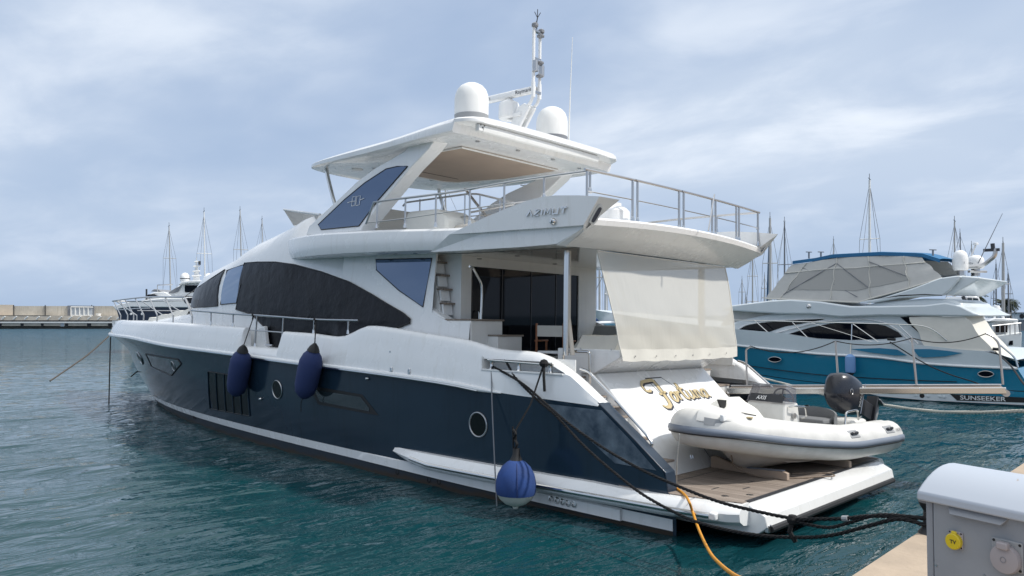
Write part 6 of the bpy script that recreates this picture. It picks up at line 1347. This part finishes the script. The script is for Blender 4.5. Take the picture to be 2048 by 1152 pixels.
build('mast_light', MB().box(S(1983, 500, YP-2.2), (.5, .12, .10)).tube([S(1986, 497, YP-2.2), S(1985, 487, YP-2.2)], .07, 8), 'dark_plastic', ma, frame='w'); build('arch_bar', MB().tube([S(1938, 543, YP-1.6), S(1972, 543, YP-2.6)], .05, 6), 'steel', ma, frame='w')
build('whip_aerial', MB().tube([S(1956, 527, YP-2), S(2005, 427, YP-2)], [.02, .008], 5), 'grey_plastic', bb_, frame='w'); build('gps_mast', MB().tube([S(1942, 512, YP-2.2), S(1951, 491, YP-2.2)], .03, 6).lathe([(.0, .12), (.09, .1), (.1, .03), (0, .0)], S(1951, 491, YP-2.2), n=10), 'gelcoat', bb_, frame='w')
# its fender and lines
fc = S(1701, 748, YP+.25); ff = thing('fender', fc, 'pale blue fender hanging against the teal hull between two gangway posts', 'fender', frame='w')
fh = S(1701, 709, YP+.25)[2]-fc[2]; build('body', MB().lathe([(0, -.02), (.09, .0), (.17, .07), (.18, .14), (.18, fh-.16), (.17, fh-.08), (.08, fh), (0, fh+.02)], fc, n=16), 'fender_pale', ff, frame='w'); build('end', MB().lathe([(.0, -.06), (.09, -.04), (.14, .04), (.15, .06)], fc, n=12), 'rubber', ff, frame='w'); build('rope', MB().tube([fc+np.array([0, 0, fh]), S(1702, 684, YP-.05)], .02, 5), 'rope_white', ff, frame='w')
rope([(1850, 727), (1900, 749), (1950, 765)], S(1780, 684, YP+.03), np.array(Wp(1985, 782, 'y', YP+2.0)), .02, 'rope_black', 'stern_line', 'thin black line slanting down across the teal hull behind the gangway', twist=False)
rope([(2020, 730), (2048, 768)], S(1990, 703, YP+.03), np.array(Wp(2080, 790, 'x', QX_)), .02, 'rope_black', 'stern_line', 'black line running from the stern of the teal yacht toward the quay', twist=False)
wa_, wb_ = np.array(Wp(1560, 748, 'y', -14.)), np.array(Wp(2120, 818, 'x', QX_))
rope([(1590, 773), (1650, 790), (1720, 802), (1800, 815), (1870, 823), (1940, 825), (2000, 824), (2048, 822)], np.array(Wp(1500, 750, 'y', -15.)), wb_, .035, 'rope_white', 'mooring_line', 'white three strand line sagging over the water between the tender and the teal yacht')

# ================================================================== breakwater with its pontoon
mat('sea_wall', (.52, .485, .42), .9, var=.34, vscale=.22, bump=.6, bscale=.6, streak=.45)
mat('sea_wall_warm', (.60, .52, .42), .9, var=.22, vscale=.2)
mat('pontoon', (.55, .49, .41), .85, var=.3, vscale=.35)
mat('pale_metal', (.62, .63, .62), .5); mat('mesh_panel', (.42, .46, .50), .5, var=.1, vscale=.8); mat('dark_gap', (.02, .022, .026), .8)
WA, WB_ = WD(-260, 640, 172.), WD(460, 640, 176.)
wd_ = (WB_-WA); wd_[2] = 0; wl_ = np.linalg.norm(wd_); wd_ /= wl_; wn_ = np.array([wd_[1], -wd_[0], 0]); wn_ *= 1 if wn_@wf > 0 else -1
def on_wall(px, py, back=0.):
    n = wn_; d = HEEL@ray(px, py); return CWD+d*(((WA+n*back-CWD)@n)/(d@n))
zt_ = on_wall(120, 612)[2]; WA[2] = 0
mb = MB(); bws = thing('breakwater', WA, 'long weathered concrete breakwater wall closing the harbour at the left', 'breakwater', frame='w')
build('wall', MB().loft([[WA+wd_*s+wn_*a+up_*h for a, h in ((0, -1), (0, zt_), (2.2, zt_), (2.2, -1))] for s in np.linspace(0, wl_, 9)]), 'sea_wall', bws, frame='w')
build('wall_section', MB().prism([on_wall(-260, 609, -.15), on_wall(27, 609.5, -.15), on_wall(27, 640, -.15), on_wall(-260, 640, -.15)], wn_*.14), 'sea_wall_warm', bws, frame='w')
for px in (27, 90, 183): build('wall_joint', MB().prism([on_wall(px-.5, 610, -.2), on_wall(px+.5, 610, -.2), on_wall(px+.5, 634, -.2), on_wall(px-.5, 634, -.2)], wn_*.19), 'dark_gap', bws, frame='w')
cb = build('gate_recess', MB().prism([on_wall(135, 611, -.25), on_wall(188, 611.5, -.25), on_wall(188, 632, -.25), on_wall(135, 632, -.25)], wn_*.24), 'grey_plastic', bws, frame='w')
for k in range(5): x0 = 142.5+8.6*k; build('gate_panel', MB().prism([on_wall(x0, 614.5, -.40), on_wall(x0+7.6, 614.7, -.40), on_wall(x0+7.6, 630.7, -.40), on_wall(x0, 630.5, -.40)], wn_*.10), 'mesh_panel', cb, frame='w'); build('gate_frame', MB().tube([on_wall(x0-.5, 614, -.45), on_wall(x0-.5, 631, -.45)], .14, 5), 'pale_metal', cb, frame='w')
build('gate_frame', MB().tube([on_wall(142, 614, -.45), on_wall(185.5, 614.5, -.45)], .14, 5), 'pale_metal', cb, frame='w'); build('gate_frame', MB().tube([on_wall(142, 631, -.45), on_wall(185.5, 631, -.45)], .14, 5), 'pale_metal', cb, frame='w')
bk_ = on_wall(197, 632.5, -1.0); bkt = thing('white_tank', bk_, 'small white tank standing on the breakwater pontoon right of the gate', 'tank', frame='w'); build('body', MB().lathe([(.42, 0), (.52, .55), (.54, .6), (0, .62)], bk_, n=14), 'gelcoat', bkt, frame='w'); build('rim', MB().lathe([(.545, .56), (.575, .58), (.545, .62)], bk_, n=14), 'pale_metal', bkt, frame='w')
pt = thing('pontoon', on_wall(100, 652, -3), 'tan pontoon walkway with a white edge along the foot of the breakwater', 'pontoon', frame='w')
def pq2(px, py): return on_wall(px, py, -3.)
def pbox(name, x0, x1, y0, y1, m_, dep=1., out=0.): return build(name, MB().prism([on_wall(x0, y0, -3.-out), on_wall(x1, y0, -3.-out), on_wall(x1, y1, -3.-out), on_wall(x0, y1, -3.-out)], wn_*dep), m_, pt, frame='w')
pbox('deck', -260, 240, 631.5, 640.5, 'pontoon', 2.9); pbox('shadow_gap', -260, 244, 640.5, 643.3, 'dark_gap', 1.); pbox('edge', -260, 244, 643.3, 646.2, 'pale_metal', 1., .3); pbox('float_wall', -260, 246, 646.2, 651.8, 'pontoon', 1.)
for px, w_ in ((-6, 9), (41, 6), (82, 5), (121, 7), (130, 6), (174, 8), (216, 14)): pbox('float_gap', px, px+w_, 646.3, 653, 'dark_gap' if px != 121 and px != 165 else 'mesh_panel', .5, .06)
for k, px in enumerate((-40, -16, 8.5, 31.5, 54, 77, 99, 122, 142, 160, 180, 200, 220.5, 238)): build('fender_arm', MB().tube([pq2(px-3.2, 638.5)-wn_*.3, pq2(px+3.2, 633)-wn_*.3], .16, 7), 'pale_metal', pt, frame='w')
build('hand_rail', MB().tube([pq2(-100, 630.6), pq2(100, 631.2)], .05, 4), 'rubber', pt, frame='w')

# ================================================================== yachts and sailing boats behind
mat('mast_alu', (.46, .45, .43), .4, metal=.3); mat('mast_white', (.75, .75, .74), .4); mat('wire', (.16, .17, .19), .5); mat('wire_blue', (.03, .10, .20), .6); mat('sail_blue', (.012, .05, .15), .8, var=.1); mat('dark_hull', (.012, .02, .045), .25, coat=.4); mat('pale_hull', (.62, .65, .66), .35, var=.04); mat('teak_trim', (.25, .14, .07), .6)
def sailboat(px, ptop, dep, lab, m_='mast_alu', head=None, spr=(.42, .7), hullm='pale_hull', lean=0, rig='wire', furl=None, boom=None, sailm='sail_blue', L=11., wide=1.0, dx=0):
    head = R_(head if head is not None else 200)
    b = WD(px, 640, dep); b[2] = 0; t = WD(px+lean, ptop, dep); H_ = t[2]
    o = thing('sailing_yacht', b, lab, 'sailing boat', 'sailing boats moored behind', frame='w'); e = np.array([math.cos(head), math.sin(head), 0]); s_ = np.array([-e[1], e[0], 0]); L = min(L, H_*.8)
    secs = []
    for i in range(9):
        u = i/8; hw = L*.155*(1-(max(0, u-.35)/.65)**2.2)*(1 if u > .1 else .85); c = b+e*L*(u-.55); sh = 1.0+.35*(u-.4)**2*2
        secs.append([c+s_*hw+up_*sh, c+s_*hw*.92+up_*.3, c+s_*hw*.5-up_*.2, c-s_*hw*.5-up_*.2, c-s_*hw*.92+up_*.3, c-s_*hw+up_*sh])
    build('hull', MB().loft(secs), hullm, o, frame='w', sharp=50)
    build('cabin', MB().loft([[c+s_*w+up_*1.0, c+s_*w*.8+up_*(1.0+hh), c-s_*w*.8+up_*(1.0+hh), c-s_*w+up_*1.0] for c, w, hh in ((b-e*L*.22, L*.10, .45), (b, L*.10, .5), (b+e*L*.18, L*.06, .2))]), 'pale_hull', o, frame='w', sharp=40)
    r = .085*wide; top = t
    ms = build('mast', MB().tube([b+up_*1.2, b*.5+top*.5+up_*.6, top], [r, r*.95, r*.7], 7), m_, o, frame='w')
    build('masthead', MB().tube([top-e*.35+up_*.05, top+e*.3+up_*.12], .035, 4).tube([top, top+up_*.5], .025, 4), 'wire', ms, frame='w')
    pts = []
    for f in spr:
        q = b+(top-b)*f; wdt = H_*.062*(1.15-f*.4); build('spreader', MB().tube([q-s_*wdt, q, q+s_*wdt], .035, 4), m_, ms, frame='w'); pts.append((q, wdt))
    for sg in (1, -1):
        cp = b+s_*sg*L*.15+up_*1.05; line = [cp]+[q+s_*sg*w for q, w in pts]+[b+(top-b)*.98]; build('shroud', MB().tube(line, .016, 4), rig, ms, frame='w'); build('shroud', MB().tube([cp, pts[0][0]+up_*.2], .014, 4), rig, ms, frame='w')
    build('forestay', MB().tube([b+e*L*.44+up_*1.2, b+(top-b)*.93], .016 if furl is None else .085, 5), rig if furl is None else furl, ms, frame='w')
    build('backstay', MB().tube([b-e*L*.54+up_*1.1, top], .016, 4), rig, ms, frame='w')
    if boom:
        q = b+up_*2.1; build('boom', MB().tube([q, q-e*L*.42+up_*.05], .09, 6), m_, ms, frame='w')
        build('sail_cover', MB().tube([q+up_*.55, q-e*L*.03+up_*.45, q-e*L*.2+up_*.30, q-e*L*.41+up_*.16], [.10, .30, .24, .08], 8, flat=1.2), sailm, ms, frame='w')
    return o
sailboat(343, 453, 95, 'sailing boat with the short grey mast above the white bow rails, farthest left', spr=(.36, .72), head=170, lean=-5)
sailboat(411, 424, 88, 'sailing boat with the bright white mast beside the white radar tower', 'mast_white', spr=(.4, .68), head=165, lean=-3, rig='wire')
sailboat(486, 421, 92, 'sailing boat whose grey mast leans over the dark front windscreen', spr=(.4, .7), head=165, lean=-6)
sailboat(526, 439, 105, 'sailing boat with the short mast just left of the flybridge windscreen', spr=(.45, .75), head=165, lean=-2)
sailboat(891, 372, 60, 'sailing boat seen through the flybridge rails, thin mast behind the helm seat', spr=(.5, .74), head=60)
sailboat(1050, 374, 52, 'sailing boat with the thick pale mast behind the hardtop leg', 'mast_white', spr=(.45, .7), head=50, wide=1.5)
sailboat(1172, 470, 62, 'sailing boat with the dark mast nearest the saloon side frame', 'wire', spr=(.32, .6), head=75, furl=None, rig='wire')
sailboat(1181, 430, 66, 'sailing boat with a beige mast behind the stern sofa, mast split by crossing stays', spr=(.33, .62), head=250, rig='mast_alu')
sailboat(1199, 450, 58, 'sailing boat with a slim mast left of the white sunshade', spr=(.34, .6), head=240)
sailboat(1212, 540, 46, 'sailing boat with a royal blue sail cover on its boom', 'mast_white', spr=(.5, .75), head=200, boom=True, L=9)
sailboat(1484, 560, 95, 'low sailing boat mast just right of the sunshade edge', spr=(.5, .8), head=120)
sailboat(1505, 500, 84, 'sailing boat with the bare grey mast under the starboard wing tip', spr=(.45, .72), head=130)
sailboat(1540, 436, 66, 'sailing boat with a thick tan mast and a blue furled headsail', spr=(.40, .66), head=300, furl='wire_blue', wide=1.5)
sailboat(1569, 444, 74, 'sailing boat with the dark grey mast left of the blue bimini', 'wire', spr=(.38, .66), head=280)
sailboat(1529, 552, 100, 'distant sailing boat mast beside the tan mast', spr=(.5, .8), head=110)
sailboat(1492, 590, 120, 'smallest distant sailing boat mast by the canvas hood', spr=(.5, .8), head=110)
sailboat(1667, 480, 105, 'far sailing boat whose masthead just rises over the blue bimini', spr=(.5, .78), head=100)
sailboat(1739, 360, 62, 'sailing boat with the tallest pale mast standing above the blue bimini', 'mast_white', spr=(.45, .66), head=95, wide=1.3)
sailboat(1909, 443, 70, 'sailing boat with the mast behind the large white dome', spr=(.42, .7), head=90)
sailboat(1924, 466, 90, 'thin mast right behind the large white dome', 'wire', spr=(.5, .8), head=100, lean=-4)
sailboat(1943, 490, 95, 'short thin mast between the two white domes', spr=(.5, .8), head=100)
sailboat(2006, 486, 66, 'sailing boat with the thick grey mast before the palms', spr=(.34, .62), head=100, wide=1.6)
sailboat(1992, 528, 84, 'sailing boat with the thin mast left of the thick grey mast', 'wire', spr=(.45, .72), head=100)
sailboat(2018, 548, 80, 'sailing boat with the raked mast right of the thick grey mast', 'wire', spr=(.45, .72), head=100, lean=-2)
sailboat(1985, 578, 110, 'smallest raked mast left of the palms', 'wire', spr=(.5, .8), head=100, lean=3)
rnd = random.Random(5)
# white motor yacht beyond the bow
DM = 62.
def Mq(px, py, d=DM): return WD(px, py, d)
my = thing('motor_yacht', Mq(380, 690), 'white motor yacht with dark blue hull, partly hidden behind the navy yacht bow', 'yacht', frame='w')
fn = np.array([wf[0], wf[1], 0]); fn /= np.linalg.norm(fn)
def mslab(name, pts, m_, d0, d1, parent=my, bev=.05, **k): return build(name, MB().prism([Mq(px, py, DM) for px, py in pts], fn*(d1-d0)), m_, parent, frame='w', bevel=bev, **k) if d0 == 0 else build(name, MB().prism([Mq(px, py, DM)+fn*d0 for px, py in pts], fn*(d1-d0)), m_, parent, frame='w', bevel=bev, **k)
mslab('hull', [(232, 618), (262, 612), (400, 612), (480, 614), (480, 716), (272, 716), (246, 665)], 'dark_hull', 0, 5.)
mslab('sheer', [(226, 612), (262, 603), (330, 596), (480, 598), (480, 616), (262, 614), (232, 619)], 'gelcoat', -.1, 5.1)
mslab('deckhouse', [(276, 605), (290, 590), (302, 584), (322, 583), (344, 594), (420, 592), (480, 580), (480, 606)], 'gelcoat', .5, 4.5)
mslab('window', [(284, 594), (292, 588.5), (304, 588), (314, 593.5)], 'black_glass', .40, .45, bev=0); mslab('window', [(278, 604), (300, 601), (360, 600), (366, 604), (330, 608), (285, 608)], 'grey_plastic', .40, .45, bev=0)
mslab('upper_house', [(322, 592), (340, 577), (352, 570), (370, 564), (400, 563), (480, 562), (480, 592)], 'gelcoat', .7, 4.3)
mslab('window', [(328, 586), (345, 575), (356, 571), (350, 583), (340, 586)], 'grey_plastic', .62, .66, bev=0); mslab('window', [(363, 570), (395, 570), (395, 584), (363, 584)], 'black_glass', .62, .66, bev=0)
mslab('hardtop', [(352, 570), (360, 563), (375, 561), (480, 559), (480, 563), (372, 566)], 'gelcoat', .3, 4.7)
for px, py, r in ((370, 563, 9.5), (417, 563, 9)):
    b = Mq(px, py, DM+2.); k = r/FP*(DM+2); d_m = build('satellite_dome', MB().lathe([(k*.9, 0), (k, k*.3), (k, k*.9), (k*.9, k*1.3), (k*.55, k*1.72), (0, k*1.9)], b, n=18), 'gelcoat', my, frame='w'); build('dome_band', MB().lathe([(k*1.01, k*.5), (k*1.02, k*.55), (k*1.01, k*.68)], b, n=18), 'dark_plastic', d_m, frame='w')
tw = build('radar_tower', MB().loft([[Mq(px-w, py, DM+2), Mq(px+w, py, DM+2), Mq(px+w, py, DM+2.4), Mq(px-w, py, DM+2.4)] for px, py, w in ((393, 563, 8), (393, 545, 4.5), (393, 530, 2), (393, 514, .7))]), 'gelcoat', my, frame='w')
for py, w in ((552, 9), (543, 7), (533, 6), (524, 4)): build('tower_bar', MB().tube([Mq(393-w, py, DM+1.9), Mq(393+w, py-1, DM+1.9)], .06, 5), 'mast_white', tw, frame='w')
build('tower_light', MB().box(Mq(399, 526, DM+1.9), (.15, .15, .3)), 'dark_plastic', tw, frame='w'); build('flybridge_rail', MB().tube([Mq(315, 592, DM+.8), Mq(315, 570, DM+.8), Mq(345, 569, DM+.8)], .05, 5), 'steel', my, frame='w'); build('fly_screen', MB().prism([Mq(301, 583, DM+1), Mq(308, 578, DM+1), Mq(318, 579, DM+1), Mq(322, 583, DM+1)], fn*2.5), 'grey_plastic', my, frame='w', bevel=.04)
build('jack_staff', MB().tube([Mq(293, 600, DM+.3), Mq(293, 578, DM+.3)], .07, 5), 'dark_plastic', my, frame='w')
for px in (262, 284): build('hull_light', MB().lathe([(.10, 0), (.08, .03)], Mq(px, 628, DM-.02), ax=[wr, up_, -fn], n=10), 'gelcoat', my, frame='w')
# boats at the right edge
def slabw(o, name, pts, d0, th, m_, bev=.05): return build(name, MB().prism([WD(px, py, d0) for px, py in pts], fn*th), m_, o, frame='w', bevel=bev)
tr1 = thing('trawler_yacht', WD(1945, 660, 52), 'white wheelhouse boat with a raked dark mast behind the stern canvas of the teal yacht', 'boat', frame='w')
slabw(tr1, 'hull', [(1900, 640), (1900, 740), (1985, 740), (1988, 640)], 52, 3.5, 'pale_hull'); slabw(tr1, 'wheelhouse', [(1925, 640), (1930, 600), (1935, 592), (1958, 593), (1967, 618), (1972, 640)], 52.4, 2.6, 'gelcoat'); slabw(tr1, 'window', [(1934, 608), (1936, 596), (1944, 596), (1944, 608)], 52.3, .06, 'grey_glass', 0); slabw(tr1, 'window', [(1947, 608), (1947, 596), (1956, 597), (1959, 608)], 52.3, .06, 'grey_glass', 0)
build('raked_mast', MB().tube([WD(1935, 612, 52.2), WD(1926, 593, 52.2)], .12, 6).tube([WD(1926, 593, 52.2), WD(1946, 578, 52.2)], .06, 5), 'dark_plastic', tr1, frame='w'); build('canopy', MB().lathe([(0, .5), (.6, .42), (1.0, .2), (1.05, 0), (.9, -.08)], WD(1955, 628, 51.5), n=16, sq=1.3), 'gelcoat', tr1, frame='w')
buoy = thing('life_buoy', WD(1972, 622, 54), 'yellow and white life raft canister on the wheelhouse boat', 'life raft', frame='w'); build('body', MB().lathe([(0, -.2), (.2, -.18), (.26, 0), (.2, .18), (0, .2)], WD(1973, 622, 51.8), ax=[up_, fn, wr], n=14), 'socket_yellow', buoy, frame='w'); build('band', MB().lathe([(.25, -.04), (.265, 0), (.25, .04)], WD(1973, 622, 51.8), ax=[up_, fn, wr], n=14), 'gelcoat', buoy, frame='w')
tr2 = thing('motor_boat', WD(2010, 690, 50), 'pale grey motor boat with a railed deck and a low wheelhouse at the right edge', 'boat', frame='w')
slabw(tr2, 'hull', [(1990, 672), (2044, 664), (2043, 700), (2034, 745), (1990, 745)], 48, 3.5, 'pale_hull'); slabw(tr2, 'wheelhouse', [(1985, 668), (1985, 644), (2010, 640), (2036, 642), (2038, 660), (2040, 668)], 48.6, 2.4, 'gelcoat'); slabw(tr2, 'roof', [(1978, 643), (1990, 636), (2036, 638), (2038, 643)], 48.2, 3., 'gelcoat')
slabw(tr2, 'window', [(1990, 665), (1990, 650), (2015, 649), (2015, 665)], 48.5, .06, 'black_glass', 0); slabw(tr2, 'window', [(1998, 691), (1998, 684), (2004, 683.5), (2004, 691)], 47.94, .05, 'black_glass', 0); slabw(tr2, 'window', [(2018, 690), (2020, 682), (2026, 681), (2026, 690)], 47.94, .05, 'black_glass', 0)
rg = build('deck_rail', MB().tube([WD(1984, 652, 47.8), WD(2042, 646, 47.8)], .035, 5), 'steel', tr2, frame='w')
for px in (1990, 2000, 2010, 2020, 2030, 2040): build('post', MB().tube([WD(px, 670, 47.8), WD(px, 651.4-(px-1990)*.1, 47.8)], .03, 5), 'steel', rg, frame='w')
build('radar_arch', MB().tube(round_path([WD(1988, 640, 48.5), WD(1992, 622, 48.5), WD(2002, 622, 48.5), WD(2008, 640, 48.5)], .3), .07, 6), 'gelcoat', tr2, frame='w'); build('dome', MB().lathe([(.2, 0), (.28, .1), (.2, .32), (0, .36)], WD(1992, 622, 48.8), n=12), 'gelcoat', tr2, frame='w')
dg = thing('rowing_dinghy', WD(2015, 712, 46), 'small white dinghy floating below the pale motor boat', 'boat', frame='w'); db = WD(2012, 712, 46); db[2] = 0.
build('hull', MB().loft([[db+wr*a+fn*b*w+up_*h*1.0 for b, h in ((-.7, .75), (-.5, .1), (.5, .1), (.7, .75), (.6, .8), (0, .7), (-.6, .8))] for a, w in ((-1.6, .2), (-1.0, .8), (0, 1), (1.6, .95))]), 'gelcoat', dg, frame='w', sharp=50); build('thwart', MB().box(db+up_*.83, (.3, 1.0, .05)), 'teak_trim', dg, frame='w')
dg2 = thing('tender_boat', WD(2052, 735, 40), 'white runabout with a dark engine at the far right edge', 'boat', frame='w'); d2b = WD(2062, 735, 40); d2b[2] = 0
build('hull', MB().loft([[d2b+wr*a+fn*b*w+up_*h for b, h in ((-.9, 1.0), (-.6, .1), (.6, .1), (.9, 1.0), (.5, 1.05), (-.5, 1.05))] for a, w in ((-.7, .9), (0, 1), (2, 1))]), 'gelcoat', dg2, frame='w', sharp=50); build('engine', MB().loft([[d2b-wr*.75+wr*a+fn*b*.25+up_*(h) for b, h in ((-1, .5), (1, .5), (1, 1.15), (-1, 1.15))] for a in (-.3, .05)]), 'dark_plastic', dg2, frame='w', bevel=.06)
# cyan bow seen across the cockpit
cyb = thing('small_boat', WD(1225, 668, 40), 'bright cyan boat with a black stripe glimpsed across the cockpit', 'boat', frame='w'); mat('cyan_paint', (.03, .34, .55), .3, coat=.4)
build('hull', MB().prism([WD(1208, 650, 38), WD(1262, 648, 38), WD(1262, 765, 38), WD(1208, 765, 38)], fn*2.2), 'cyan_paint', cyb, frame='w', bevel=.1); build('stripe', MB().prism([WD(1208, 658, 37.97), WD(1262, 656, 37.97), WD(1262, 660, 37.97), WD(1208, 661, 37.97)], -fn*.02), 'rubber', cyb, frame='w'); build('deck', MB().prism([WD(1195, 650, 38.1), WD(1200, 643, 38.1), WD(1262, 641, 38.1), WD(1262, 649, 38.1)], fn*2.0), 'gelcoat', cyb, frame='w', bevel=.08)
# harbour shed and palms
sh_ = thing('harbour_building', WD(2060, 650, 150), 'low grey harbour building with a round window at the right edge', 'building', frame='w')
build('wall', MB().prism([WD(2022, 640, 150), WD(2120, 640, 150), WD(2120, 626, 150), WD(2022, 626, 150)], fn*8), 'pale_hull', sh_, frame='w'); build('round_window', MB().lathe([(.45, 0), (.4, .05), (0, .05)], WD(2044, 632.5, 149.9), ax=[wr, up_, -fn], n=16), 'rubber', sh_, frame='w'); build('roof', MB().prism([WD(2020, 626.2, 149.6), WD(2122, 626.2, 149.6), WD(2122, 624.6, 149.6), WD(2020, 624.6, 149.6)], fn*8.8), 'grey_plastic', sh_, frame='w'); build('ground_floor', MB().prism([WD(2028, 690, 150.2), WD(2120, 690, 150.2), WD(2120, 640, 150.2), WD(2028, 640, 150.2)], fn*7), 'grey_plastic', sh_, frame='w')
mat('palm_leaf', (.045, .06, .03), .7, var=.3, vscale=3); mat('palm_bark', (.10, .075, .055), .9, var=.3)
def palm(px, py, dep, r, lab, seed):
    rng = random.Random(seed); c = WD(px, py, dep); g0 = c.copy(); g0[2] = 0.5; o = thing('palm_tree', g0, lab, 'palm tree', 'palms beyond the marina', frame='w')
    build('trunk', MB().tube([g0, (g0+c)/2+np.array([.1, 0, 0]), c], [.32, .26, .24], 8), 'palm_bark', o, frame='w'); mb = MB()
    for k in range(46):
        az_ = rng.random()*6.283; el = rng.uniform(-1.0, 1.25); Lf = r*rng.uniform(.8, 1.1); h = np.array([math.cos(az_), math.sin(az_), 0]); pts = []
        for j in range(7): t = j/6; pts.append(c+h*Lf*t*math.cos(el*.6)+up_*(Lf*(math.sin(el)*t-.55*t*t)))
        sd = np.cross(h, up_)
        for j in range(1, 7):
            a = pts[j]; w = r*.20*(1-abs(j-3)/5.)
            for sg in (1, -1):
                for q in (0, .5): p0 = pts[j-1]+(a-pts[j-1])*q; mb.add([p0, p0+h*.10*r, p0+sd*sg*w+h*.14*r-up_*w*.55], [(0, 1, 2)])
        mb.tube(pts, .035*r/1.4, 4)
    build('crown', mb, 'palm_leaf', o, frame='w', smooth=False, fix=False)
palm(1950, 590, 100, 1.5, 'round headed palm left, behind the radar arch of the teal yacht', 1); palm(2009, 606, 100, 1.35, 'palm with the thick shaggy trunk right behind the thick grey mast', 2); palm(2020, 606, 108, 1.2, 'smaller palm at the right of the shaggy one', 3)
